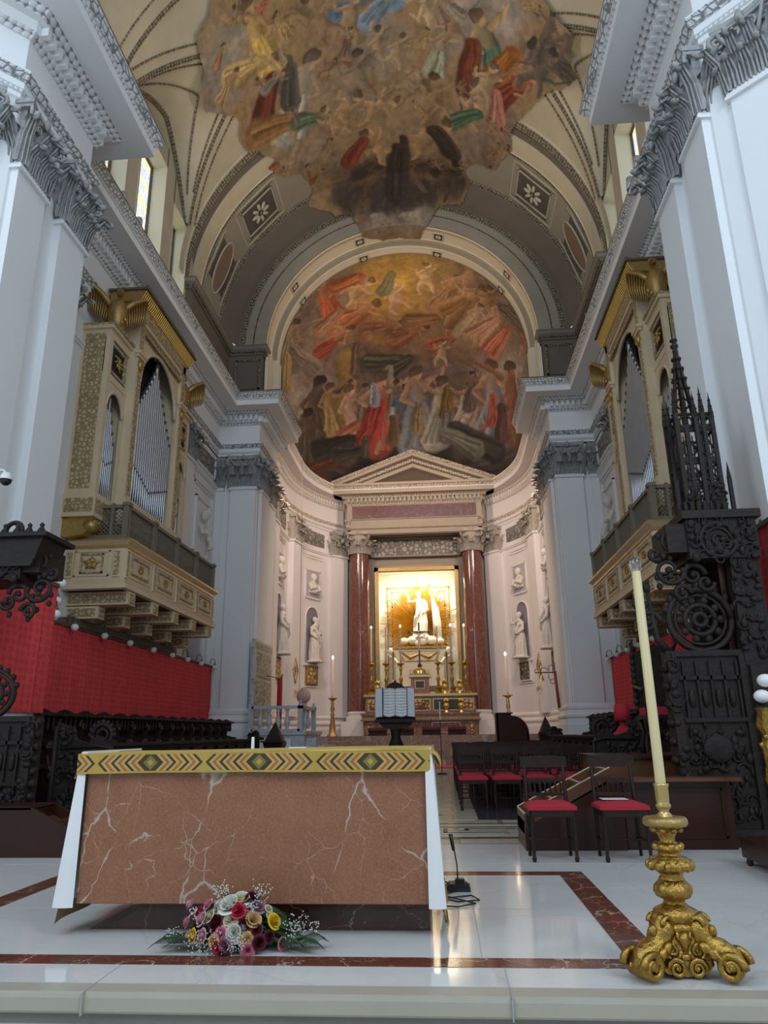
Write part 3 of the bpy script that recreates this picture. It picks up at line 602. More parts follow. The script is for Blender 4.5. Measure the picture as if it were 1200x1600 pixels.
VO=[(-4.2506,-13.2212),(-4.7786,-13.9267),(-5.3837,-14.2468),(-5.4607,-15.1522),(-6.0286,-15.5337),(-5.8774,-16.2085),(-5.5055,-16.6306),(-4.9875,-17.4072),(-5.1965,-17.7344),(-5.0991,-18.4692),(-4.6059,-18.6541),(-4.1752,-19.4853),(-4.4347,-19.6291),(-4.1374,-20.3316),(-3.4119,-20.6756),(-3.181,-21.5855),(-3.4994,-22.2336),(-2.7089,-22.9461),(-1.9448,-23.1773),(-1.8203,-24.397),(-.7634,-24.8436),(.0449,-24.7995),(1.002,-24.8661),(1.4321,-23.9396),(1.8518,-23.1474),(2.8451,-22.7412),(2.8268,-22.0646),(2.6062,-21.512),(2.9973,-20.9627),(3.6111,-20.8785),(4.2278,-19.8402),(4.1869,-18.9785),(4.5775,-18.1236),(5.1589,-17.0672),(5.817,-16.519),(6.2547,-15.7899),(5.8393,-15.1943),(5.8671,-14.6272),(4.9931,-14.5918),(4.5251,-14.2996),(4.4135,-13.8553)]
KF=[(-.324,.8355,67,-20,'f',(.5,.26,.14),(.42,.1,.05),.0032,-.0007,-.0007,.0039),(-.1828,.8725,50,60,'c',(.55,.33,.18),None,.0028,-.0005,-.0003,.0039),(-.2452,.9254,56,70,'d',None,(.4,.12,.05),.003,-.0007,-.0005,.0043),(-.0349,.8078,47,-20,'c',(.6,.36,.22),None,.0024,-.0002,.0001,.0035),(-.0632,.8918,38,20,'d',None,(.14,.16,.1),.0026,-.0003,.0001,.004),(.0968,.9113,45,0,'c',(.58,.38,.2),None,.0027,-.0,.0006,.0041),(.1763,.8239,62,40,'f',(.42,.24,.12),(.28,.16,.08),.0028,.0001,.0008,.0037),(.3042,.9216,50,50,'c',(.45,.26,.14),None,.0035,.0004,.0013,.0044),(.2476,.7745,78,55,'f',(.42,.25,.12),(.34,.18,.08),.003,.0002,.0009,.0035),(.3426,.7813,50,20,'c',(.34,.18,.09),None,.0035,.0003,.0013,.0037),(-.1723,.734,78,60,'f',(.46,.26,.13),(.42,.15,.07),.0025,-.0003,-.0002,.0032),(-.2897,.7209,56,50,'d',None,(.34,.17,.09),.0029,-.0005,-.0005,.0032),(-.2487,.6294,67,50,'f',(.44,.25,.14),(.4,.12,.06),.0026,-.0003,-.0004,.0027),(-.2826,.5932,45,60,'d',None,(.36,.09,.05),.0027,-.0002,-.0004,.0026),(-.0771,.666,62,80,'f',(.34,.18,.09),(.28,.13,.07),.0022,-.0002,.0,.0027),(.0075,.634,62,70,'f',(.36,.19,.1),(.3,.12,.06),.0021,-.0001,.0002,.0025),(.1321,.6028,56,60,'f',(.42,.2,.1),(.38,.1,.06),.0022,-.0001,.0004,.0025),(.1039,.5572,40,10,'c',(.5,.32,.2),None,.0021,-.0001,.0003,.0023),(.2489,.6807,56,30,'f',(.4,.26,.15),(.32,.24,.15),.0028,.0001,.0009,.003),(.3588,.6846,78,50,'f',(.42,.26,.15),(.36,.2,.12),.0037,.0002,.0012,.0032),(.3424,.5975,56,40,'d',None,(.42,.14,.08),.0036,-.0,.0011,.0028),(.0554,.6839,56,80,'d',None,(.24,.12,.06),.0022,-.0001,.0003,.0028),(.5172,.6308,67,-30,'d',None,(.38,.12,.07),.0072,.0004,.0015,.0033),(.4708,.709,56,-50,'d',None,(.14,.1,.07),.0052,.0005,.0016,.0036),(-.5048,.6433,78,20,'f',(.34,.22,.12),(.36,.28,.16),.0048,-.0006,-.0008,.0033),(-.4916,.5196,67,0,'d',None,(.4,.28,.12),.0051,.0001,-.0004,.003),(-.4013,.5608,67,-50,'d',None,(.26,.19,.15),.0037,-.0002,-.0006,.0028),(-.1975,.453,101,0,'p',None,(.36,.22,.07),.0021,-.0,-.0001,.0021),(-.1603,.5495,56,0,'d',None,(.2,.12,.09),.0021,-.0001,-.0001,.0023),(-.0778,.5341,67,80,'d',None,(.1,.09,.06),.002,-.0001,.0,.0022),(-.0428,.5108,67,50,'d',None,(.09,.085,.06),.0019,-.0001,.0001,.0021),(-.0689,.4604,67,0,'d',None,(.3,.24,.19),.0019,-.0001,.0,.002),(-.3059,.3526,123,5,'f',(.12,.08,.055),(.1,.07,.05),.0026,.0003,-.0001,.0021),(-.2473,.3794,78,-5,'f',(.34,.2,.1),(.34,.22,.09),.0022,.0001,-.0001,.0021),(-.3317,.2581,101,0,'f',(.09,.06,.04),(.13,.09,.05),.0029,.0009,-.0001,.0022),(-.1739,.3726,84,-8,'f',(.5,.32,.22),(.46,.26,.19),.002,.0,-.0001,.002),(-.1827,.3273,45,50,'d',None,(.38,.13,.08),.002,.0001,-.0,.0019),(-.1357,.4122,56,0,'f',(.3,.18,.12),(.2,.15,.12),.0019,-.0,-.0,.002),(-.0977,.3827,125,5,'f',(.5,.3,.18),(.4,.1,.06),.0019,-.0,.0,.0019),(-.1199,.3446,90,15,'d',None,(.38,.06,.045),.0019,.0,-.0,.0019),(-.111,.4376,38,0,'d',None,(.34,.32,.34),.0019,-.0,-.0,.002),(-.0419,.4101,67,0,'f',(.28,.17,.12),(.1,.13,.15),.0018,-.0001,.0001,.0019),(-.0151,.3899,67,0,'f',(.2,.13,.1),(.12,.1,.12),.0018,-.0001,.0001,.0019),(.0212,.3881,125,-4,'f',(.46,.28,.17),(.22,.22,.22),.0018,-.0001,.0001,.0019),(.0158,.3508,45,0,'d',None,(.3,.2,.09),.0018,-.0001,.0001,.0019),(.0848,.3744,106,0,'f',(.42,.26,.17),(.42,.38,.3),.0019,-.0001,.0002,.0019),(.1022,.4018,56,0,'d',None,(.24,.14,.05),.0019,-.0002,.0002,.0019),(.0997,.3261,56,0,'d',None,(.17,.14,.12),.0019,-.0002,.0001,.0019),(.1523,.3779,67,5,'f',(.4,.25,.17),(.4,.33,.26),.002,-.0002,.0002,.0019),(.1681,.3375,67,0,'f',(.42,.28,.18),(.44,.38,.31),.002,-.0003,.0002,.0019),(.1916,.3637,67,0,'f',(.34,.2,.14),(.3,.2,.14),.0021,-.0003,.0002,.0019),(.1788,.4246,56,0,'f',(.25,.14,.1),(.14,.1,.09),.0021,-.0002,.0003,.002),(.2541,.375,134,0,'f',(.42,.24,.14),(.2,.22,.25),.0024,-.0004,.0003,.002),(.2469,.3599,52,0,'d',None,(.4,.09,.05),.0024,-.0004,.0003,.002),(.3346,.3707,123,0,'f',(.25,.13,.07),(.2,.07,.05),.0044,-.0012,.0005,.0021),(.2783,.3087,67,0,'d',None,(.1,.05,.04),.0028,-.0007,.0002,.002),(-.233,.269,78,70,'d',None,(.04,.032,.028),.0021,.0003,-.0,.002),(-.277,.1885,67,60,'d',None,(.16,.05,.03),.0023,.0006,-.0,.0021),(-.1821,.2551,56,80,'d',None,(.06,.05,.04),.0019,.0002,.0,.002),(.1827,.268,101,-60,'d',None,(.06,.05,.045),.0021,-.0004,.0001,.0019),(.1339,.2754,78,-60,'d',None,(.2,.18,.14),.0019,-.0003,.0001,.0019),(-.1347,.2741,34,0,'d',None,(.1,.08,.06),.0018,.0001,.0,.0019),(-.0612,.363,34,0,'d',None,(.42,.36,.3),.0018,-.0,.0,.0019),(-.0583,.3219,45,0,'d',None,(.2,.12,.06),.0018,-.0,.0,.0019)]
KCl=[(.038,1.0098,.1367,.228,(.44,.27,.07)),(-.1043,.9816,.1019,.1631,(.42,.24,.07)),(.1755,.9628,.1076,.1645,(.38,.23,.08)),(-.0301,.7485,.1248,.1704,(.5,.3,.08)),(-.1701,.7037,.0873,.1081,(.36,.18,.08)),(.2192,.7734,.1353,.1694,(.3,.19,.11)),(-.3725,.9178,.1309,.1614,(.26,.17,.12)),(-.4052,.7414,.1321,.1304,(.27,.19,.14)),(-.4639,.5634,.1336,.0912,(.24,.18,.13)),(.4464,.7576,.1713,.1474,(.26,.17,.12)),(.6101,.5,.3231,.1245,(.28,.19,.14)),(-.0775,.5908,.1115,.1289,(.26,.14,.08)),(.1248,.5561,.1139,.1244,(.26,.15,.09)),(-.2024,.5288,.0924,.0961,(.22,.15,.12)),(-.3431,.4371,.0908,.0695,(.28,.21,.18)),(-.0411,.4393,.1006,.1071,(.16,.11,.1)),(.1111,.4504,.0939,.0971,(.19,.13,.11)),(.2654,.4576,.0929,.0791,(.2,.14,.12)),(.4079,.4376,.2093,.0769,(.36,.28,.23)),(-.4388,.3975,.1179,.0645,(.42,.34,.29)),(-.4147,.3115,.0683,.0381,(.44,.38,.33)),(-.3328,.3026,.1059,.0808,(.07,.05,.035)),(-.193,.3424,.0718,.0709,(.12,.075,.05)),(-.044,.3253,.096,.1004,(.1,.07,.055)),(.1365,.3128,.0919,.0904,(.12,.09,.07)),(.3211,.2752,.1384,.0763,(.1,.06,.05)),(-.277,.1885,.0975,.0864,(.06,.035,.03)),(-.1167,.2312,.0972,.1022,(.04,.035,.032)),(.0586,.2276,.0958,.1001,(.05,.042,.038)),(.2556,.192,.1193,.0939,(.1,.07,.06)),(-.0467,.1864,.083,.0884,(.04,.032,.03))]
KLn=[(-.1823,.2962,.0797,.3,.0195,(.16,.18,.16)),(-.1533,.2788,.097,.2835,.0131,(.09,.11,.1)),(.0753,.1982,.5194,.19,.0125,(.17,.12,.1)),(.0921,.1686,.5035,.1364,.0179,(.08,.055,.05)),(-.3671,.2441,-.1536,.181,.0235,(.15,.08,.06)),(-.3692,.7346,-.1134,.7899,.0136,(.42,.24,.12)),(.1861,.8065,.6403,.6028,.0109,(.34,.24,.16)),(-.0717,.5448,-.0711,.4404,.004,(.3,.25,.2)),(.1969,.507,.2239,.24,.0045,(.06,.05,.04)),(-.3671,.2441,-.2538,.1639,.0352,(.2,.07,.04))]
# ---------------- painted ceilings: generic clouds and draped figures brushed stroke by stroke onto a colour grid ----------------
class Board:
    def __init__(s,x0,x1,y0,y1,nx,ny,base):
        s.x=np.linspace(x0,x1,nx)[None,:]; s.y=np.linspace(y0,y1,ny)[:,None]; s.im=np.ones((ny,nx,3))*np.array(base); s.nx=nx;s.ny=ny
        rs=np.random.RandomState(5); s.wx=s.fbm(rs,14); s.wy=s.fbm(rs,14); s.f=s.fbm(rs,30); s.g=s.fbm(rs,90); s.sx=s.x+np.zeros((ny,nx)); s.sy=s.y+np.zeros((ny,nx)); s.wa=0
    def fbm(s,rs,n0):
        out=np.zeros((s.ny,s.nx)); a=1.0; n=n0
        for k in range(4):
            g=rs.rand(n+2,n+2)-.5; u=np.linspace(0,n,s.nx); v=np.linspace(0,n,s.ny); ui=u.astype(int);vi=v.astype(int);fu=u-ui;fv=v-vi
            fu=fu*fu*(3-2*fu);fv=fv*fv*(3-2*fv); fu=fu[None,:];fv=fv[:,None]
            A=g[np.ix_(vi,ui)];B=g[np.ix_(vi,ui+1)];C=g[np.ix_(vi+1,ui)];D=g[np.ix_(vi+1,ui+1)]
            out+=a*((A*(1-fu)+B*fu)*(1-fv)+(C*(1-fu)+D*fu)*fv); a*=.55; n*=2
        return out
    def warp(s,a): s.sx=s.x+s.wx*a; s.sy=s.y+s.wy*a
    def put(s,m,c): m=np.clip(m,0,1)[...,None]; s.im=s.im*(1-m)+np.array(c)*m
    def blob(s,x,y,rx,ry,c,op=.9): 
        d=np.sqrt(((s.sx-x)/rx)**2+((s.sy-y)/ry)**2); s.put((1.15-d+.5*s.f)*2.2*op if op<1 else (1.1-d)*4,c)
    def cap(s,a,b,w0,w1,c,soft=.25,op=1):
        ax,ay=a;bx,by=b;dx,dy=bx-ax,by-ay;L=dx*dx+dy*dy+1e-12
        t=np.clip(((s.sx-ax)*dx+(s.sy-ay)*dy)/L,0,1); d=np.hypot(s.sx-ax-t*dx,s.sy-ay-t*dy); w=w0+(w1-w0)*t
        m=(w-d)/(w*soft+1e-9)+.5; n=((s.sx-ax)*dy-(s.sy-ay)*dx)/(math.sqrt(L)*w+1e-9)   # painted modelling across the form
        m=np.clip(m,0,1)*op; sh=1+.32*np.clip(n,-1,1); c=np.array(c)[None,None,:]*sh[...,None]; mm=m[...,None]; s.im=s.im*(1-mm)+c*mm
def figure(B,e,k):
    x,y,h,ang,kind,skin,robe,ax,ay,ux,uy=e; r=random.Random(k)
    ca,sa=math.cos(rad(ang)),math.sin(rad(ang))
    def P(px,py): # px right, py up in units of the figure height
        a=(px*ca+py*sa)*h; b=(-px*sa+py*ca)*h; return (x+a*ax+b*ux, y+a*ay+b*uy)
    S=h*math.hypot(ux,uy)
    def C(a,b,w0,w1,c,**kw): B.cap(P(*a),P(*b),w0*S,w1*S,c,**kw)
    dk=lambda c,f:[q*f for q in c]
    if kind=='p': C((0,-.5),(0,.5),.15,.14,robe); C((-.2,-.52),(.2,-.52),.05,.05,dk(robe,.7)); return
    if kind=='d': # loose drapery or wing: overlapping folds
        C((0,-.35),(.02,.35),.22,.13,robe)
        for i in range(6):
            q=r.uniform(-.16,.16); C((q,-.4),(q*.5+r.uniform(-.05,.05),.35),.035,.02,dk(robe,r.choice((.55,.75,1.35,1.6))),op=.8)
        return
    j=lambda a=.04:r.uniform(-a,a)
    if kind=='f':
        C((0,.18),(j(.08),-.42),.12,.20,robe)                      # robe
        for i in range(5): q=-.12+.06*i; C((q*.4,.12),(q*1.6+j(),-.46),.018,.03,dk(robe,r.choice((.55,.7,1.35,1.5))),op=.8)
        C((0,.30),(0,.12),.10,.09,[(a+b)/2 for a,b in zip(skin,robe)])
        sg=r.choice((-1,1)); C((-.09*sg,.27),(-.22*sg,.10+j()),.042,.035,skin); C((-.22*sg,.10),(-.10*sg,.02),.034,.026,skin)
        C((.09*sg,.27),(.26*sg,.30+j(.1)),.042,.034,skin); C((.26*sg,.30),(.36*sg,.40+j(.1)),.032,.024,skin)
        C((.04,-.42),(.06+j(),-.52),.04,.03,skin)
    else:
        C((0,.12),(.03,-.12),.15,.14,skin); sg=r.choice((-1,1))
        C((-.05,-.15),(-.20,-.38),.095,.06,skin); C((-.20,-.38),(-.14,-.54),.055,.04,dk(skin,.9)); C((.06,-.15),(.24,-.30),.095,.06,dk(skin,.92)); C((.24,-.30),(.30,-.50),.055,.04,skin)
        C((-.1,.16),(-.30,.06),.06,.045,skin); C((-.3,.06),(-.36,.24),.04,.032,skin); C((.1,.16),(.30,.26),.06,.04,skin)
        C((.12*sg,.2),(.32*sg,.5),.10,.03,dk(skin,.62),op=.8)
    C((0,.40),(0,.42),.085 if kind=='f' else .12,.085 if kind=='f' else .12,dk(skin,1.1)); C((-.02,.46),(.04,.47),.075 if kind=='f' else .10,.06,dk(skin,.32)); C((-.05,.40),(-.05,.44),.03,.03,dk(skin,.4))
def paint(B,clouds,figs,lines,a,gr=.22,dark=1,sat=1,post=None):
    B.warp(a)
    for i,(x,y,rx,ry,c) in enumerate(clouds): B.blob(x,y,rx*1.25,ry*1.25,c,.55)
    for i,(x,y,rx,ry,c) in enumerate(clouds): # billows
        r=random.Random(i)
        for k in range(6):
            t=r.uniform(0,6.28); q=r.uniform(.3,1.0); sc_=r.choice((.72,1.18,1.38,.85)); B.cap((x+math.cos(t)*rx*q,y+math.sin(t)*ry*q),(x+math.cos(t+.5)*rx*q,y+math.sin(t+.5)*ry*q),min(rx,ry)*.22,min(rx,ry)*.16,[v*sc_ for v in c],soft=.9,op=.6)
    B.warp(a*.35)
    for x,y,x2,y2,w_,c in lines[:]: B.cap((x,y),(x2,y2),w_*.5,w_*.45,c)
    for k,e in enumerate(figs): figure(B,e,k)
    if post: post(B)
    B.im*=(1+gr*B.g+.16*B.f)[...,None]*dark; B.im=np.clip(B.im,.008,1); mu=B.im.mean(-1,keepdims=True); B.im=mu+(B.im-mu)*sat
def colour_mesh(name,co,faces,col,mat):
    me=bpy.data.meshes.new(name); me.from_pydata(co.tolist(),[],faces.tolist()); me.materials.append(mat)
    at=me.color_attributes.new('paint','FLOAT_COLOR','POINT'); at.data.foreach_set('color',np.c_[col,np.ones(len(col))].ravel())
    me.polygons.foreach_set('use_smooth',[True]*len(me.polygons)); me.update(); o=bpy.data.objects.new(name,me); COL.objects.link(o); o['kind']='structure'; return o
def paintmat(name,scale):
    n=N(name); at=n.new('ShaderNodeAttribute',attribute_name='paint'); co=n.coord(); z=n.noise(co,scale,6,.7); z2=n.noise(co,scale*5,3)
    c=n.mix(.35,at.outputs['Color'],n.ramp(z,[(.3,.35),(.7,.65)]),'OVERLAY'); c=n.mix(.22,c,n.ramp(z2,[(.3,.3),(.7,.7)]),'OVERLAY'); return n.fin(c,.9)
def inside(px,py,poly):
    r=np.zeros(px.shape,bool); n=len(poly)
    for i in range(n):
        (x0,y0),(x1,y1)=poly[i],poly[(i+1)%n]
        if y0==y1: continue
        c=((y0>py)!=(y1>py))&(px<(x1-x0)*(py-y0)/(y1-y0)+x0); r^=c
    return r
def extra(B,out):
    r=random.Random(21); L=[]
    while len(L)<46:
        x=r.uniform(-5.4,5.4); y=r.uniform(-21.5,-12.5)
        if min((x-e[0])**2+(y-e[1])**2 for e in VF)<.35: continue
        k=r.choice('ccf'); sk=r.choice([(.36,.25,.15),(.30,.2,.12),(.24,.16,.10)]); ro=r.choice([(.26,.15,.08),(.34,.24,.12),(.18,.11,.09),(.22,.20,.17),(.33,.13,.07)])
        L.append((x,y,r.uniform(26,44),r.uniform(-80,80),k,sk,ro,.02,-.004*x/3,.002*x/3,.021))
    return L
def vault_painting():
    nx,ny=330,420; B=Board(-6.4,6.4,-25.6,-9.0,nx,ny,(.31,.205,.12)); paint(B,VC,VF+extra(B,VO),VLn,.42,.34,.74,1.08)
    ex=[(-.3,-10.6),(-1.5,-12.2),(2.2,-11.2)]
    X,Y=np.meshgrid(B.x.ravel(),B.y.ravel()); S=-Y; th=pi/2-X/6.24
    r=np.where(S<21.9,6.24,np.where(S<23.06,6.24-(S-21.9)*.43,np.where(S<24.0,5.74-(S-23.06),4.80))); 
    Yw=np.where(S<21.9,S,np.where(S<23.06,21.9+(S-21.9)*.905,np.where(S<24.0,22.965,22.96+(S-24.0))))
    co=np.stack([r*np.cos(th),Yw,14.5+r*np.sin(th)],-1).reshape(-1,3)
    out=[p for p in VO]; out=[(out[0][0]*.6,-9.2)]+out+[(out[-1][0]*.6,-9.2)]
    m=inside(X+B.wx*.22,Y+B.wy*.22,out)
    # soft edge: thin the paint to the vault colour with a dark brushed outline already in the clouds
    idx=np.arange(nx*ny).reshape(ny,nx); f=np.stack([idx[:-1,:-1],idx[:-1,1:],idx[1:,1:],idx[1:,:-1]],-1); k=m[:-1,:-1]&m[1:,1:]&m[:-1,1:]&m[1:,:-1]
    colour_mesh('ceiling_vault_painting',co,f[k].reshape(-1,4),B.im.reshape(-1,3),paintmat('vault_painting',1.6))
vault_painting()
def conch_painting():
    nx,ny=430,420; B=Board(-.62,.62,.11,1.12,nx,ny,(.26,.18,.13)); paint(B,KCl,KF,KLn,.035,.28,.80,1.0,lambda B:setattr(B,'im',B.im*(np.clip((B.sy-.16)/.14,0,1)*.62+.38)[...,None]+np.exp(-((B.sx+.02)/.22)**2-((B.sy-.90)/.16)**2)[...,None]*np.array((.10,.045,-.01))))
    X,Y=np.meshgrid(B.x.ravel(),B.y.ravel()); lo=np.ones(X.shape)*2.0; hi=np.ones(X.shape)*30.0
    def F(t): 
        x=X*t; y=16+t; z=10+Y*t; return (x/4.6)**2+(np.maximum(0,z-14.5)/4.6)**2+(np.maximum(0,y-28.8)/5.9)**2-1
    for _ in range(36): mid=(lo+hi)/2; ins=F(mid)<0; lo=np.where(ins,mid,lo); hi=np.where(ins,hi,mid)
    t=lo; co=np.stack([X*t,16+t,10+Y*t],-1); m=(co[...,1]>24.45)&(co[...,2]>12.15)
    idx=np.arange(nx*ny).reshape(ny,nx); f=np.stack([idx[:-1,:-1],idx[:-1,1:],idx[1:,1:],idx[1:,:-1]],-1); k=m[:-1,:-1]&m[1:,1:]&m[:-1,1:]&m[1:,:-1]
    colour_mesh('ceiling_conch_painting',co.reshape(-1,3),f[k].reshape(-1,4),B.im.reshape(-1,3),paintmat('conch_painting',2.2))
conch_painting()
# ---------------- reredos: columns, pediment, lit niche ----------------
b=MB(); YB=34.0
b.box(-4.2,-2.0,YB,YB+.5,.5,12.3,0); b.box(2.0,4.2,YB,YB+.5,.5,12.3,0); b.box(-2.05,2.05,YB,YB+.5,8.75,12.4,0); b.box(-2.05,2.05,YB,YB+.5,.5,2.5,0)
b.box(-3.4,-1.98,YB-.12,YB,1.0,9.1,0); b.box(1.98,3.4,YB-.12,YB,1.0,9.1,0)
RP=[(-3.35,34.0),(-3.35,33.55),(-3.15,33.55),(-3.15,32.75),(3.15,32.75),(3.15,33.55),(3.35,33.55),(3.35,34.0)][::-1]
b.sweep([(-p[0],p[1]) for p in RP][::-1] if False else RP,[(o*.75,z) for o,z in EP],em_i)
dentils(b,RP,.08,.19,11.54,11.72,.10,.10)
b.box(-2.9,2.9,32.72,32.80,10.78,11.38,5)          # red marble frieze
b.sweep([(2.95,32.75),(-2.95,32.75)],[(0,9.95),(.12,10.0),(.12,10.2),(.2,10.25),(.2,10.42),(.10,10.44),(.10,10.66),(.16,10.70),(.0,10.72)],[0,0,0,0,1,0,0,0])
# carved frieze between the capitals
b.box(-2.1,2.1,33.72,33.9,9.18,9.95,6); b.box(-2.1,2.1,33.66,33.9,9.12,9.18,0); b.box(-2.1,2.1,33.66,33.9,9.95,10.05,0); b.box(-2.1,2.1,33.3,33.55,10.05,10.12,0)
# pediment
hw,zb,za=3.92,12.28,13.78
def rake(t,y0,y1,z0,z1,mat): # layers of the raking cornice as slabs following the slope
    for sg in (-1,1): b.prism([(sg*(hw+t),zb+z0),(0,za+z0+t*.5),(0,za+z1+t*.5),(sg*(hw+t),zb+z1)][::sg],y0,y1,'y',mat)
rake(0,32.05,33.9,-.02,.14,2); rake(-.0,32.10,33.9,-.16,-.02,0); rake(-.25,32.35,33.9,-.24,-.10,1); rake(-.32,32.55,33.9,-.42,-.24,0)
b.box(-hw-.05,hw+.05,32.0,33.9,12.18,12.30,0)
b.prism([(-3.0,12.3),(3.0,12.3),(0,13.35)],32.9,33.0,'y',7)
for sg in (-1,1):
    n=26
    for i in range(n):
        u=(i+.5)/n; x=sg*(hw-.45)*(1-u); z=zb+(za-zb)*u-.46+.04; b.cb((x,32.62,z+.18),(.07,.12,.15),0)
reredos_pl=simple('reredos_stone',(.33,.27,.21),.6,0,.12,2)
red_frieze=marble('red_frieze_marble',(.10,.032,.022),(.15,.052,.036),(.26,.14,.10),2,.02,.2)
b.build('wall_reredos',[reredos_pl,orn('reredos_egg',(.14,.11,.08),(.42,.36,.29),8.5,9.5,.15),orn('reredos_leaf',(.16,.12,.09),(.46,.39,.31),9,12,.55,(.18,.42)),orn_fine,plaster_w,red_frieze,orn_greyf,simple('tympanum_stone',(.09,.055,.04),.7)],kind='structure')
for s,t_ in ((-1,'left'),(1,'right')):
    b=MB(); b.lathe([(.50,0),(.505,.3),(.50,2.6),(.47,5),(.43,7.1)],(s*2.62,33.2,2.02),36,0)
    o=b.build('marble_column',[marble_col]); tag(o,'polished red marble column %s of the gilt altar frame'%t_,'column')
    c=MB(); c.M=T(s*2.62,33.2,9.12); capital_col(c,.45,1.02); c.build('capital',[capw],parent=o)
    c=MB(); c.lathe([(.50,.42),(.56,.38),(.56,.32),(.52,.28),(.60,.18),(.64,.1),(.62,0),(.72,0),(.72,-.75)],(s*2.62,33.2,1.62),32,0); c.box(s*2.62-.74,s*2.62+.74,32.46,33.94,1.0,1.62,0); c.build('base',[plaster_w],parent=o)
# niche behind the frame
b=MB(); nm=simple('niche_cream',(.78,.74,.66),.7,0,.05,1)
b.box(-2.0,-1.9,34.4,36.0,2.5,8.8,0); b.box(1.9,2.0,34.4,36.0,2.5,8.8,0); b.box(-2,2,34.4,36,8.7,8.8,0); b.box(-2,2,35.9,36,2.5,8.8,0); b.box(-2,2,34.4,36,2.5,2.9,0)
for g,h_ in ((0,.06),(.22,.03)):
    x=1.55-g; z1=8.05-g
    for x0,x1,a0,a1 in ((-x,x,z1-.05,z1),(-x,-x+.05,3,z1),(x-.05,x,3,z1)): b.box(x0,x1,35.9-h_,35.9,a0,a1,1)
b.build('wall_niche_altar',[nm,gold],kind='structure')
b=MB()
for w_,y0,m in ((.07,33.74,0),(.15,33.80,1),(.20,33.88,0)):
    x=1.80; z0,z1=3.2,8.45
    b.box(-x-w_,-x,y0,34.0,z0,z1+w_,m); b.box(x,x+w_,y0,34.0,z0,z1+w_,m); b.box(-x-w_,x+w_,y0,34.0,z1,z1+w_,m)
tag(b.build('niche_surround',[gold_o,gold_o]),'tall gilded picture frame around the glowing niche behind the high altar','surround')
# sunburst behind the central statue
b=MB(); rr=random.Random(3)
for i in range(120):
    a=2*pi*i/120; L=1.55*(1.18 if i%6==0 else 1.0 if i%2 else .88)*rr.uniform(.9,1.08); w_=rr.uniform(.02,.045)
    ca,sa=math.cos(a),math.sin(a); sy=1.08
    b.add([(ca*.1-sa*w_*.3,35.65,6.25+sa*.1*sy+ca*w_*.3),(ca*.1+sa*w_*.3,35.65,6.25+sa*.1*sy-ca*w_*.3),(ca*L+sa*w_,35.7,6.25+sa*L*sy-ca*w_),(ca*(L+.05),35.6,6.25+sa*(L+.05)*sy),(ca*L-sa*w_,35.7,6.25+sa*L*sy+ca*w_),(ca*.1,35.52,6.25+sa*.1*sy),(ca*L,35.55,6.25+sa*L*sy)],[(1,2,6,5),(2,3,6),(3,4,6),(4,0,5,6),(0,4,3,2,1)],0)
tag(b.build('sunburst',[gold_r]),'gilded sunburst of straight rays behind the white niche statue','sunburst')
# ---------------- organ galleries ----------------
organ_paint=simple('organ_cream_paint',(.66,.52,.34),.6,0,.15,3,.1,20)
organ_dim=simple('organ_shaded_brown',(.12,.085,.05),.7,0,.2,3)  # darkened brown: shade under the balcony put into the colour
organ_gilt=simple('organ_gilding',(.50,.33,.10),.4,.7,.35,18,.4,40)
lat_m=simple('grey_lattice_wood',(.17,.145,.105),.6,0,.2,6)
pipe_m=simple('pipe_metal',(.42,.44,.47),.32,.85,.2,5); pipe_d=simple('pipe_dark',(.05,.05,.05),.5)
dark_in=simple('organ_interior',(.03,.025,.02),.9)
# helper space: local x = out from the wall into the nave, y = along the nave, z up; wall at x=0
def OM(s): return side(s)@Matrix.Translation((6.38,0,0))@Matrix.Scale(-1,4,(1,0,0))
def trophy(b,y,z,x,w,mat):
    r=random.Random(int(y*100)); b.ell((x,y,z),(.04,w*.28,w*.22),mat,8)
    for i in range(7):
        a=i*2*pi/7+.4; L=w*r.uniform(.5,.75); b.path([(x,y,z),(x+.03,y+math.cos(a)*L*.6,z+math.sin(a)*L*.5),(x+.01,y+math.cos(a+.3)*L,z+math.sin(a+.3)*L*.8)],[w*.12,w*.09,w*.03],5,mat)
def frame(b,x,y0,y1,z0,z1,t,h,mat): # rectangular moulding on a plane x
    for a in ((y0,y1,z0,z0+t),(y0,y1,z1-t,z1),(y0,y0+t,z0+t,z1-t),(y1-t,y1,z0+t,z1-t)): b.box(x,x+h,*a,mat)
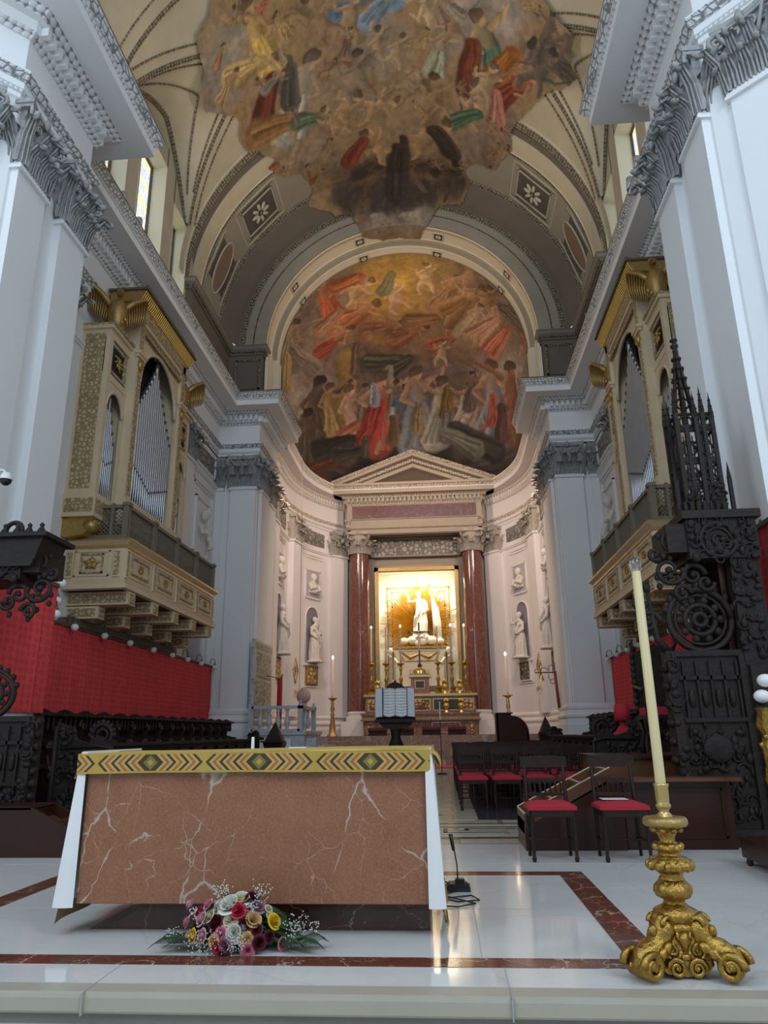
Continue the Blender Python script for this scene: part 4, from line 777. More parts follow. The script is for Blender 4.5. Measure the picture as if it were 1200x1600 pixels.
def gallery(s):
    M=OM(s); nm=SN[s]; st='left' if s<0 else 'right'
    root=empty('organ_gallery',(s*6.38,16.5,3.4),0,'cream and gilt cantilevered organ balcony on the %s choir wall'%st,'balcony')
    X=1.30; y0,y1=13.65,19.45
    def bl(b,name,mats,parent=None,label=None):
        o=b.build(name,mats); o.parent=parent or root; o.matrix_parent_inverse=Matrix.Translation(-root.location) if parent is None else Matrix.Identity(4)
        if label: o['label']=label
        return o
    b=MB(); b.M=M
    # body box with mouldings
    b.box(0,X-.06,y0+.06,y1-.06,3.98,4.86,0)
    P=[(0,y0+.06),(X-.06,y0+.06),(X-.06,y1-.06),(0,y1-.06)]
    b.sweep(P[::-1] if False else [(p[0],p[1]) for p in P][::-1],[(0,3.88),(.08,3.90),(.08,3.99),(.03,4.0),(.05,4.08),(0,4.1)],0)
    b.sweep([(p[0],p[1]) for p in P][::-1],[(0,4.72),(.03,4.73),(.03,4.78),(.12,4.86),(.12,4.90),(0,4.92)],[0,2,0,2,0])
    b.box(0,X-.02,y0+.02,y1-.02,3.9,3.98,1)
    troph=[]; xf=X-.06; n=4; L=(y1-y0-.12)/n
    for i in range(n):
        a=y0+.06+i*L+.13; c=a+L-.26+.0
        if i<n:
            frame(b,xf,a+.05,c-.02,4.16,4.68,.03,.02,0); frame(b,xf,a+.16,c-.12,4.24,4.60,.035,.03,3); troph.append(((a+c)/2,4.42))
        b.box(xf,xf+.03,a-.13,a-.0,4.12,4.70,0); b.box(xf+.03,xf+.04,a-.11,a-.03,4.16,4.66,3)
    b.box(xf,xf+.03,y1-.2,y1-.06,4.12,4.70,0); b.box(xf+.03,xf+.04,y1-.17,y1-.09,4.16,4.66,3)
    # end face towards the crossing
    ye=y0+.06
    def fy(x0,x1,z0,z1,t,h,m):
        for q in ((x0,x1,z0,z0+t),(x0,x1,z1-t,z1),(x0,x0+t,z0,z1),(x1-t,x1,z0,z1)): b.box(q[0],q[1],ye-h,ye,q[2],q[3],m)
    fy(.20,.92,4.16,4.68,.03,.02,0); fy(.33,.79,4.22,4.62,.03,.03,3); b.ell((.56,ye-.03,4.42),(.12,.04,.11),2,8)
    for a in range(5): b.path([(.56,ye-.04,4.42),(.56+.17*math.cos(a*1.25+.3),ye-.04,4.42+.13*math.sin(a*1.25+.3))],[.05,.02],5,2)
    for x in (.02,1.0): b.box(x,x+.16,ye-.03,ye,4.14,4.69,0); b.box(x+.03,x+.13,ye-.045,ye-.03,4.18,4.65,3)
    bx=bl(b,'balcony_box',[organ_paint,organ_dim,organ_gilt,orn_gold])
    for y_,z_ in troph:
        t=MB(); t.M=M; trophy(t,y_,z_,xf+.02,.22,0); t.build('gilt_trophy',[organ_gilt],parent=bx).matrix_parent_inverse=Matrix.Translation(-root.location)@ID if False else (Matrix.Identity(4))
    # brackets
    for i in range(5):
        yb=y0+.25+i*(y1-y0-.75)/4
        b=MB(); b.M=M; b.box(0,X-.02,yb,yb+.34,3.62,3.88,0); b.box(.05,X-.07,yb-.012,yb,3.66,3.84,1); b.box(X-.02,X-.0,yb+.05,yb+.29,3.66,3.84,1); b.box(0,X*.52,yb+.02,yb+.32,3.36,3.60,0); b.box(.05,X*.5-.03,yb+.008,yb+.02,3.40,3.56,1); b.box(X*.52,X*.52+.015,yb+.06,yb+.28,3.40,3.56,1)
        bl(b,'bracket',[organ_paint,orn_gold])
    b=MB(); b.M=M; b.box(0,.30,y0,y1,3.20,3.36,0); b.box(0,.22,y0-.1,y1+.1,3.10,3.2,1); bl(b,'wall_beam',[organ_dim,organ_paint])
    # lattice railing
    b=MB(); b.M=M
    zl,zh=4.92,5.62; xo=X-.12
    def rail(a,c,lat_w): # a,c plan points
        A=Vector(a);C=Vector(c);d=(C-A);Ln=d.length;d.normalize(); an=math.atan2(d.y,d.x)
        for z0,z1,t in ((zl,zl+.07,.08),(zh-.07,zh,.10)): m=(A+C)/2; b.cb((m.x,m.y,(z0+z1)/2),(Ln,t,z1-z0),0,an)
        k=int(Ln/.085); 
        H=zh-zl-.14
        for sg in (1,-1):
            j=-int(H/.085)
            while j*.085<Ln:
                u0=j*.085; u1=u0+H; c0=max(u0,0); c1=min(u1,Ln)
                if c1>c0+.01:
                    za=zl+.07+(c0-u0); zb_=zl+.07+(c1-u0)
                    if sg<0: za,zb_=zl+.07+H-(c0-u0),zl+.07+H-(c1-u0)
                    p=A+d*c0;q=A+d*c1; b.path([(p.x,p.y,za),(q.x,q.y,zb_)],.011,4,0,False,False)
                j+=1
    rail((.02,y0+.06),(xo,y0+.06),1); rail((xo,y0+.06),(xo,y1-.06),1); rail((xo,y1-.06),(.02,y1-.06),1)
    o=bl(b,'lattice_railing',[lat_m]); 
    for i in range(5):
        b=MB(); b.M=M; yy=y0+.06+i*(y1-y0-.12)/4
        for e in (-.05,.05): b.box(xo-.05,xo+.06,yy+e-.025,yy+e+.025,zl,zh+.03,0)
        b.box(xo-.07,xo+.08,yy-.09,yy+.09,zh-.03,zh+.04,0); b.build('baluster_post',[lat_m],parent=root).matrix_parent_inverse=Matrix.Translation(-root.location)
    for xx in (.06,.30,.9):
        b=MB(); b.M=M; b.box(xx-.03,xx+.03,y0+.0,y0+.12,zl,zh+.03,0); b.build('baluster_post',[lat_m],parent=root).matrix_parent_inverse=Matrix.Translation(-root.location)
    return root
def organ(s):
    M=OM(s); st='left' if s<0 else 'right'
    root=empty('pipe_organ',(s*6.0,15.85,5.0),0,'carved cream and gilt pipe organ standing on the %s wall balcony'%st,'organ')
    inv=Matrix.Translation(-root.location)
    def bl(b,name,mats,label=None):
        o=b.build(name,mats,parent=root); o.matrix_parent_inverse=inv
        if label: o['label']=label
        return o
    b=MB(); b.M=M
    XS,XC=.63,.80; y0,y1=13.35,18.35; c0,c1=14.55,17.15; zb=5.30; zS,zC=9.50,10.75
    # base strip with gilt frieze
    b.box(.0,XS+.04,y0-.03,y1+.03,zb,zb+.5,0); b.box(XS+.04,XS+.05,y0,y1,zb+.1,zb+.38,1); b.box(0.05,XS,y0-.045,y0-.03,zb+.1,zb+.38,1)
    b.box(.1,XC+.04,c0-.25,c1+.25,zb+.1,zb+.72,0); b.box(XC+.04,XC+.05,c0-.2,c1+.2,zb+.2,zb+.5,1)
    # back and sides
    b.box(-.2,.12,y0+.02,y1-.02,zb,zS-.02,3); b.box(0,.12,c0-.2,c1+.2,zS,zC,3)
    b.box(0,XS,y0,y0+.10,zb+.5,zS,0); b.box(0,XS,y1-.10,y1,zb+.5,zS,0); b.box(.08,XS-.12,y0-.012,y0,zb+.6,zS-.1,1); b.box(.08,XS-.12,y1,y1+.012,zb+.6,zS-.1,1)
    # corner pilasters of the side bays
    for yy in (y0-.006,y1-.134): b.box(XS-.1,XS+.006,yy,yy+.14,zb+.5,zS-.002,0)
    # centre tower pilasters with gilt strips and capitals
    for ya,yb in ((c0-.22,c0+.08),(c1-.08,c1+.22)):
        b.box(.1,XC,ya,yb,zb+.7,zC,0); b.box(XC,XC+.015,ya+.06,yb-.06,zb+.8,zC-.1,1)
        b.box(XC-.02,XC+.06,ya-.04,yb+.04,9.35,9.42,0); b.box(XC-.02,XC+.09,ya-.07,yb+.07,9.42,9.5,0); b.ell((XC+.03,(ya+yb)/2,9.2),(.07,.13,.13),2,8)
    for ya,yb in ((y0,c0-.22),(c1+.22,y1)): # side bay: upper panel, arch head
        ym=(ya+yb)/2; w_=(yb-ya)/2-.10
        b.box(XS-.12,XS+.003,ya+.001,yb-.001,8.35,8.5,0); b.box(XS-.12,XS+.003,ya+.001,yb-.001,9.32,9.499,0); b.box(XS-.14,XS-.07,ya,yb,8.5,9.32,3)
        frame(b,XS-.06,ya+.12,yb-.10,8.56,9.26,.06,.05,1); trophy(b,ym,8.91,XS-.03,.34,2)
        b.box(0,XS+.06,ya-.05,yb+.05,9.5,9.58,0); b.box(0,XS+.1,ya-.05,yb+.05,9.58,9.64,1)
        # arch
        pts=[(ym+w_*math.cos(pi*i/12),7.75+w_*1.1*math.sin(pi*i/12)) for i in range(13)]
        poly=[(yb,8.35),(ya,8.35),(ya,7.75),(ym-w_,7.75)]+pts[::-1][1:-1]+[(ym+w_,7.75),(yb,7.75)]
        b.prism(poly,XS-.05,XS-.01,'x',0); b.path([(XS-.01,p,q) for p,q in pts],.04,6,0)
        b.box(XS-.06,XS-.015,ya+.02,ya+.11,zb+.5,7.75,0); b.box(XS-.06,XS-.015,yb-.11,yb-.01,zb+.5,7.75,0)
    # centre arch
    ym=(c0+c1)/2; w_=(c1-c0)/2-.18
    pts=[(ym+w_*math.cos(pi*i/16),8.95+w_*1.0*math.sin(pi*i/16)) for i in range(17)]
    poly=[(c1,10.3),(c0,10.3),(c0,8.95),(ym-w_,8.95)]+pts[::-1][1:-1]+[(ym+w_,8.95),(c1,8.95)]
    b.prism(poly,XC-.11,XC-.07,'x',0); b.path([(XC-.08,p,q) for p,q in pts],.05,6,0); b.box(XC-.08,XC-.06,c0,c1,10.05,10.3,1)
    for yy in (c0,c1-.12): b.box(XC-.12,XC-.06,yy,yy+.12,zb+.7,8.95,0)
    frame(b,XC-.02,c0-.2,c1+.2,10.10,10.72,.10,.022,1); b.box(XC-.1,XC,c0-.22,c1+.22,10.3,zC,0); b.box(XC,XC+.015,c0-.15,c1+.15,10.4,10.62,1)
    o=bl(b,'organ_case',[organ_paint,orn_gold,organ_gilt,dark_in])
    b=MB(); b.M=M; b.box(.0,XC-.05,c0-.24,c1+.24,zC,zC+.25,0); yp=[(XC,zC-.03),(XC+.06,zC+.06),(XC+.14,zC+.24),(0.1,zC+.26),(0.1,zC-.03)]
    b.prism(yp,c0-.38,c1+.38,'y',2); b.box(.05,XC+.19,c0-.42,c1+.42,zC+.24,zC+.30,0)
    for i in range(44): yy=c0-.36+i*(c1-c0+.72)/43; b.path([(XC+.02,yy,zC-.01),(XC+.08,yy,zC+.08),(XC+.145,yy,zC+.22)],.014,4,1,False)
    for i in range(28): b.ell((XC+.12,c0-.3+i*(c1-c0+.6)/27,zC+.36),(.05,.045,.07),0,6)
    bl(b,'cornice',[organ_dim,gold_b,gold_o],'gilded crowning cornice')
    # scroll corbels under the case
    for yy in (y0+.05,y1-.45):
        b=MB(); b.M=M; b.prism([(0,5.3),(.62,5.3),(.62,5.12),(.45,4.95),(.22,4.92),(.1,4.9),(0,4.93)],yy,yy+.4,'y',0); b.lathe([(.0,0),(.13,0),(.13,.42),(.0,.42)],(0,0,0),12,0)if False else None
        b.path([(.55,yy-.01,5.14),(.55,yy+.41,5.14)],.11,10,0); b.box(.62,.64,yy+.08,yy+.32,5.14,5.27,1); bl(b,'corbel',[organ_gilt,orn_gold])
    # pipes
    def pipes(ya,yb,x,n,zlo,ztip,drop,mouth,sag):
        w=(yb-ya)/n
        for i in range(n):
            u=abs((i+.5)/n*2-1); y=ya+(i+.5)*w; top=ztip-drop*u**.85; m_=mouth-sag*(1-u)
            p=MB(); p.M=M; r=w*.43
            p.lathe([(r*.18,zlo),(r,m_),(r,top)],(x,y,0),10,0); p.lathe([(r*1.02,top-.001),(r*1.02,top+.09),(0,top+.09)],(x,y,0),10,1,False)
            p.box(x+r*.55,x+r*1.02,y-r*.6,y+r*.6,m_+.0,m_+.045,1)
            bl(p,'pipe',[pipe_m,pipe_d])
    pipes(c0+.15,c1-.15,XC-.17,19,zb+.75,9.85,1.75,7.0,.42)
    pipes(y0+.14,c0-.34,XS-.13,9,zb+.52,8.1,1.1,6.75,.2)
    pipes(c1+.34,y1-.14,XS-.13,9,zb+.52,8.1,1.1,6.75,.2)
    # eagles perched on the side bays
    for yy,sg in ((y0+.42,1),(y1-.42,-1)):
        b=MB(); b.M=M@Matrix.Translation((XS-.14,yy,9.64))@Matrix.Rotation(rad(-52),4,'Z')
        b.path([(0,0,.0),(.04,0,.18),(.06,0,.45),(.10,0,.68),(.12,0,.82)],[.12,.20,.24,.17,.09],10,0); b.ell((.16,0,.93),(.12,.08,.09),0,10); b.path([(.24,0,.93),(.32,0,.90),(.34,0,.84)],[.045,.03,.01],6,0)
        for q in (-1,1):
            b.path([(.0,q*.12,.60),(-.02,q*.34,.86),(.0,q*.56,1.02),(.02,q*.66,.98)],[.13,.11,.08,.04],10,0,flat=.7)
            for k in range(9): t=k/8; b.path([(-.0,q*(.18+.46*t),.66+.34*t),(.05,q*(.22+.40*t),.42+.14*t),(.02,q*(.24+.34*t),.12+.22*t)],[.05,.055,.015],6,0,flat=.5)
            b.path([(.05,q*.09,.1),(.10,q*.1,-.0),(.16,q*.1,.0)],[.05,.04,.02],6,0)
        b.path([(-.1,0,.2),(-.2,0,-.05)],[.12,.05],6,0)
        for k in range(14): r_=random.Random(k); b.ell((.16+.06*r_.random(),r_.uniform(-.16,.16),.2+.04*k),(.04,.05,.06),0,6)
        e=b.build('carved_eagle',[gold_o]); tag(e,'gilded eagle with raised wings on the %s end of the %s wall organ'%('near' if sg>0 else 'far',st),'eagle')
    return root
for s in (-1,1): gallery(s); organ(s)
# ---------------- draped statues ----------------
def put(o,label,cat,group=None): return tag(o,label,cat,group)
def remesh(o,v=.03,sm=4):
    m=o.modifiers.new('fuse','REMESH'); m.mode='VOXEL'; m.voxel_size=v; m.use_smooth_shade=True
    k=o.modifiers.new('soft','SMOOTH'); k.iterations=sm; return o
def figure_mesh(h=2.0,raised=0,flag=0,lean=.06,seed=1,babe=False,book=False):
    b=MB(); r=random.Random(seed); H=h/7.5
    n=28
    def robe(u,v): # contrapposto robe with vertical folds
        a=u*2*pi; t=v; w=(.62+.55*(1-t)**1.3+.12*math.sin(t*pi*1.2))*H; w*=1-.18*max(0,t-.62)/.38
        f=1+.10*(1-t)**.5*math.sin(a*9+t*5+seed)+.05*math.sin(a*5-t*7)
        return (w*f*math.cos(a)+lean*h*.5*math.sin(t*pi),w*f*.78*math.sin(a),h*.80*t+.02)
    b.grid(robe,n,14,0); b.ell((0,0,h*.80),(.85*H,.5*H,.35*H),0,14)           # shoulders
    b.prism([(1.2*H*math.cos(i*pi/6),.95*H*math.sin(i*pi/6)) for i in range(12)],0,.05,'z',0)
    b.path([(0,0,h*.80),(0,-.02,h*.88)],[.28*H,.24*H],8,0); b.ell((0,-.03*h*.3,h*.93),(.36*H,.42*H,.52*H),0,14)
    b.ell((0,.04,h*.95),(.42*H,.42*H,.5*H),0,12); b.ell((0,-.45*H,h*.925),(.06*H,.12*H,.10*H),0,6); b.ell((0,-.36*H,h*.895),(.13*H,.08*H,.05*H),0,6)   # hair, nose, mouth
    if babe is False and seed%2==0: b.ell((0,-.3*H,h*.86),(.22*H,.22*H,.4*H),0,8)
    s1=(-.95*H,0,h*.78); s2=(.95*H,0,h*.78)
    if raised: b.path([s1,(-1.6*H,-.1,h*.76),(-1.75*H,-.25*H,h*.99)],[.30*H,.24*H,.15*H],8,0); b.ell((-1.76*H,-.28*H,h*1.02),(.14*H,.1*H,.2*H),0,8)
    else: b.path([s1,(-1.2*H,-.2*H,h*.60),(-.5*H,-.95*H,h*.62)],[.32*H,.27*H,.16*H],8,0); b.ell((-.35*H,-1.0*H,h*.625),(.2*H,.1*H,.13*H),0,8)
    b.path([s2,(1.25*H,-.2*H,h*.60),(.6*H,-.85*H,h*.52)],[.32*H,.27*H,.16*H],8,0); b.ell((.5*H,-.95*H,h*.52),(.2*H,.1*H,.13*H),0,8)
    b.path([(.9*H,-.2*H,h*.80),(.2*H,-.85*H,h*.60),(-.6*H,-.9*H,h*.42),(-.9*H,-.4*H,h*.25)],[.16*H,.26*H,.26*H,.12*H],8,0)   # mantle
    b.path([(.95*H,-.3*H,h*.5),(.8*H,-.75*H,h*.3),(.7*H,-.85*H,h*.05)],[.2*H,.22*H,.16*H],8,0)
    for q in (-.35,.35): b.ell((q*H,-1.0*H,.06),(.22*H,.4*H,.12*H),0,8)
    if book: b.box(.2*H,.9*H,-1.15*H,-.95*H,h*.50,h*.62,0)
    if flag: pass
    return b
def niche_statue(s,a,seed,raised,label,z=4.08,h=1.98):
    p,rz=normal_at(a) if a>5 else ((5.35,28.35),pi/2); n=(-math.sin(rz),math.cos(rz))
    q=(p[0]+n[0]*.22,p[1]+n[1]*.22); b=figure_mesh(h,raised,0,.05,seed,book=seed%3==0)
    b2=MB(); b2.M=side(s)@T(q[0],q[1],z,rz+pi); b2.v=[];
    b2.add(b.v,b.f,0,None,True)
    b2.box(-.34,.34,-.3,.25,0,.07,0)
    o=b2.build('saint_statue',[statue_m]); remesh(o,.028,3); put(o,label,'statue'); return o
niche_statue(-1,30,2,0,'pale stucco saint with beard in the arched niche left of the altar columns')
niche_statue(1,30,3,1,'pale stucco saint raising one hand in the arched niche right of the altar columns')
niche_statue(-1,1,5,0,'stucco saint seen edge-on in the niche at the left mouth of the apse')
niche_statue(1,1,4,0,'stucco saint seen edge-on in the niche at the right mouth of the apse')
# half-figure reliefs above, gilt reliefs below
gilt_rel=orn('gilt_relief',(.20,.12,.04),(.85,.60,.22),7,5,.9,(.2,.6),1.2)
dark_rel=orn('dark_relief',(.06,.045,.03),(.34,.26,.16),7,5,.9,(.2,.6),1.2)
for s,st in ((-1,'left'),(1,'right')):
    for a,w_ in ((30,'beside the altar columns'),(1,'at the mouth of the apse')):
        p,rz=normal_at(a) if a>5 else ((5.35,28.35),pi/2); M=side(s)@T(p[0],p[1],0,rz)
        b=MB(); b.M=M@Matrix.Translation((0,.07,7.5)); b.lathe([(.0,-.42),(.30,-.36),(.34,-.1),(.26,.12),(.12,.2)],n=14,sx=1,sy=.45); b.ell((0,.06,.34),(.14,.13,.18)); b.ell((0,.01,.38),(.17,.13,.17))
        b.path([(-.3,.02,.05),(-.32,.14,-.2),(-.02,.18,-.12)],[.09,.08,.05],8); b.path([(.3,.02,.05),(.34,.14,-.22),(.06,.18,-.26)],[.09,.08,.05],8); b.path([(-.25,.1,.1),(.05,.17,-.1),(.3,.1,-.35)],[.04,.07,.06],6)
        o=b.build('relief_bust',[statue_m]); remesh(o,.02,2); put(o,'half-figure stucco relief in a square panel, %s side, %s'%(st,w_),'relief')
        b=MB(); b.M=M
        b.box(-.42,.42,-.2,.10,3.15,4.0-.0,1); b.box(-.36,.36,.10,.115,3.21,3.94,0)
        gl=(s==-1)  # left panels take a brighter gold, their lit glow painted into the colour
        o=b.build('framed_relief',[gilt_rel if gl else dark_rel,gold_o if gl else plaster_w]); put(o,('glow-painted gilt' if gl else 'dark bronze')+' relief panel below the saint %s on the %s'%(w_,st),'relief')
        for e in (-1,1): pass
    p,rz=normal_at(13); b=MB(); b.M=side(s)@T(p[0],p[1],0,rz)@Matrix.Translation((0,.28,3.62))
    q=[(0,-.52),(.27,0),(0,.52),(-.27,0)]
    for i in range(4):
        c,d=q[i],q[(i+1)%4]; b.path([(c[0],0,c[1]),(d[0],0,d[1])],.022,5,0)
    b.box(-.02,.02,-.02,.01,-.22,.22,0); b.box(-.13,.13,-.02,.01,-.02,.02,0)
    for i in range(8): a=i*pi/4; b.ell((math.cos(a)*.1,0,math.sin(a)*.14),(.035,.015,.035),0,6)
    o=b.build('diamond_plaque',[brass]); put(o,'brass diamond-shaped cross plaque on the %s apse pilaster'%st,'plaque')
    b=MB(); b.M=side(s)@T(p[0],p[1],0,rz)@Matrix.Translation((0,.30,2.72)); b.path([(-.1,0,.12),(-.12,.1,0),(0,.12,-.08),(.12,.1,0),(.1,0,.12)],.016,6,0); b.ell((0,.03,.05),(.05,.03,.07),0,8); b.ell((.12,.1,.03),(.03,.03,.05),0,8)
    put(b.build('wall_bracket',[brass]),'small brass bracket hook under the diamond plaque, %s side'%st,'bracket')
# bust reliefs in the last choir bay
for s,st in ((-1,'left'),(1,'right')):
    b=MB(); b.M=side(s)@T(6.30,21.65,7.0,pi/2); b.lathe([(.16,-.45),(.14,-.3),(.22,-.1),(.27,.25),(.20,.5),(.1,.58)],n=14,sx=1,sy=.6); b.ell((0,.06,.78),(.15,.15,.2)); b.path([(-.24,0,.4),(-.34,.12,.12),(-.08,.2,.1)],[.08,.07,.05],8); b.path([(.24,0,.4),(.3,.14,.05),(.2,.24,-.25),(.0,.22,-.3)],[.08,.09,.08,.05],8)
    o=b.build('putto_bust',[statue_m]); remesh(o,.022,2); put(o,'stucco putto on the framed panel beside the %s arch pier'%st,'statue')
# ---------------- figure in the altar niche ----------------
b=figure_mesh(2.3,1,0,.06,1); b2=MB(); b2.M=T(.06,35.15,5.42,0); b2.add(b.v,b.f,0,None,True)
o=b2.build('risen_figure_statue',[simple('lit_white_marble',(.85,.80,.68),.5,0,.05,4)]); remesh(o,.03,2); root=put(o,'white marble standing figure with raised arm and banner before the sunburst','statue')
b=MB(); b.M=T(.06,35.15,5.42); b.path([(.70,-.15,-.35),(.62,-.12,2.05)],.025,6,0); b.path([(.62,-.12,2.0),(.78,-.14,1.4),(.85,-.1,.7),(.95,-.12,-.2)],[.03,.16,.19,.10],8,0,flat=.35); 
b.build('banner',[bpy.data.materials['lit_white_marble']],parent=root)
b=MB(); b.M=T(.06,35.1,0); 
for x,z,r_ in ((-.75,5.30,.22),(-.35,5.34,.26),(.1,5.30,.3),(.55,5.32,.28),(.95,5.28,.2),(.3,5.45,.2),(-.1,5.2,.2)): b.ell((x,0,z),(r_,.25,r_*.8),0,12)
put(b.build('stucco_cloud',[bpy.data.materials['lit_white_marble']]),'billowing white cloud under the feet of the niche figure','cloud')
b=MB(); sc_=simple('sarcophagus_cream',(.70,.62,.48),.5,0,.06,3)
b.box(-1.35,1.4,34.7,35.7,4.92,5.02,1); b.prism([(-1.25,4.92),(1.3,4.92),(1.02,4.15),(-.95,4.15)],34.8,35.6,'y',0); b.prism([(-.95,4.8),(1.0,4.8),(.78,4.32),(-.72,4.32)],34.76,34.8,'y',1); b.prism([(-.9,4.76),(.95,4.76),(.74,4.36),(-.68,4.36)],34.75,34.8,'y',0)
b.path([(-.8,34.74,4.72),(-.4,34.70,4.48),(.03,34.74,4.66),(.45,34.70,4.48),(.85,34.74,4.72)],[.03,.07,.04,.07,.03],8,1); b.box(-1.1,1.15,34.75,35.6,3.2,4.15,0)
put(b.build('sarcophagus',[sc_,gold]),'cream sarcophagus with gilt garland carrying the niche statue','sarcophagus')
for sg,st in ((-1,'left'),(1,'right')):
    b=MB(); b.M=T(sg*1.35+.03,34.55,3.7); b.lathe([(.30,0),(.28,.2),(.2,.5),(.22,.75),(.12,.95)],n=14,sy=.7); b.ell((0,-.03,1.1),(.12,.13,.16)); b.path([(0,.1,.8),(sg*.25,.15,1.15),(sg*.3,.1,.5)],[.12,.13,.04],8,flat=.4); b.path([(-sg*.18,0,.75),(-sg*.35,-.15,.5),(-sg*.5,-.1,.65)],[.07,.06,.04],8)
    o=b.build('angel_statue',[bpy.data.materials['lit_white_marble']]); remesh(o,.024,2); put(o,'small white winged angel kneeling at the %s end of the sarcophagus'%st,'statue')
# ---------------- high altar ----------------
inl=orn('inlaid_panel',(.10,.045,.03),(.55,.36,.18),6,6,.7,(.35,.5),.1); jasper=marble('jasper_band',(.22,.14,.04),(.36,.24,.08),(.5,.36,.16),5,.04,.2); picd=simple('dark_painted_panel',(.035,.035,.025),.4,0,.9,5)
mrd=marble('altar_red_marble',(.17,.055,.04),(.26,.10,.07),(.45,.3,.2),4,.04,.2)
root=empty('high_altar',(.09,31.5,1.02),0,'tall inlaid red and gold marble high altar at the back of the apse','altar')
def part(b,name,mats,root,label=None):
    o=b.build(name,mats,parent=root); o.matrix_parent_inverse=root.matrix_world.inverted() if False else (Matrix.Translation(root.location)@Matrix.Rotation(root.rotation_euler[2],4,'Z')).inverted()
    if label: o['label']=label
    return o
b=MB(); b.box(-2.3,2.48,31.5,33.0,1.02,1.60,0)
for x0,x1 in ((-2.25,-1.75),(1.93,2.43)): b.box(x0,x1,31.44,31.5,1.04,1.58,0); 
for x in (-2.0,2.18):
    b.M=T(x,31.43,1.3); b.path([(.17*math.cos(t*pi/10),0,.23*math.sin(t*pi/10)) for t in range(21)],.018,6,2); b.ell((0,0,0),(.11,.015,.17),1,12); b.M=None
for x0,x1 in ((-1.6,-.35),(.55,1.75)):
    for a in ((x0,x1,1.10,1.13),(x0,x1,1.50,1.53),(x0,x0+.03,1.1,1.53),(x1-.03,x1,1.1,1.53)): b.box(a[0],a[1],31.48,31.5,a[2],a[3],2)
part(b,'altar_front',[mrd,inl,brass],root)
b=MB(); b.box(-2.4,2.58,31.3,33,1.60,1.66,1); b.box(-2.34,2.52,31.36,33,1.66,1.84,0); b.box(-2.4,2.58,31.28,33,1.84,1.90,1); part(b,'altar_table',[jasper,mrd],root)
b=MB(); b.box(-2.25,2.42,31.95,33,1.90,2.60,0); b.box(-2.32,2.5,31.86,33,2.60,2.70,3)
for x0,x1,m in ((-2.15,-1.55,1),(-1.45,-.45,2),(-.35,.52,1),(.62,1.75,2),(1.83,2.35,1)):
    b.box(x0,x1,31.93,31.95,2.0,2.5,3); b.box(x0+.04,x1-.04,31.92,31.94,2.04,2.46,m)
part(b,'gradine',[mrd,inl,picd,brass],root)
root=empty('tabernacle',(.09,32.2,2.70),0,'red marble tabernacle with painted door and domed top under the crucifix','tabernacle')
b=MB(); b.box(-.36,.54,31.98,32.9,2.70,2.78,0); b.box(-.30,.48,32.02,32.8,2.78,3.40,0); b.box(-.40,.58,31.95,32.9,3.40,3.50,1); b.box(-.34,.52,31.98,32.8,3.5,3.54,0)
b.lathe([(.32,3.54),(.30,3.66),(.22,3.78),(.1,3.86),(.06,3.92)],(.09,32.35,0),16,1)
for i in range(7): b.lathe([(.03,3.54),(.015,3.62),(.03,3.7),(0,3.74)],(-.3+i*.13,32.02,0),8,1)
part(b,'housing',[mrd,brass],root); b=MB(); b.box(-.12,.30,32.0,32.02,2.92,3.26,1); b.box(-.09,.27,31.99,32.01,2.95,3.23,0); part(b,'door',[picd,brass],root)
root=empty('altar_crucifix',(.09,32.35,3.92),0,'dark altar crucifix with pale figure standing on the tabernacle','crucifix')
b=MB(); b.box(.06,.13,32.33,32.38,3.9,5.78,0); b.box(-.42,.60,32.33,32.38,5.32,5.40,0); b.lathe([(.12,3.9),(.05,4.0),(.04,4.1)],(.095,32.35,0),10,0); part(b,'cross',[simple('blue_black_cross',(.03,.03,.05),.35)],root)
b=MB(); b.path([(.095,32.31,5.28),(.10,32.30,5.1),(.09,32.29,4.9),(.11,32.27,4.7),(.095,32.30,4.5)],[.05,.07,.05,.05,.03],8); b.ell((.08,32.28,5.38),(.045,.05,.06),0,8)
for q in (-1,1): b.path([(.095,32.30,5.27),(.095+q*.2,32.30,5.31),(.095+q*.36,32.31,5.36)],[.04,.028,.018],6)
part(b,'corpus',[simple('ivory_corpus',(.55,.42,.33),.5)],root)
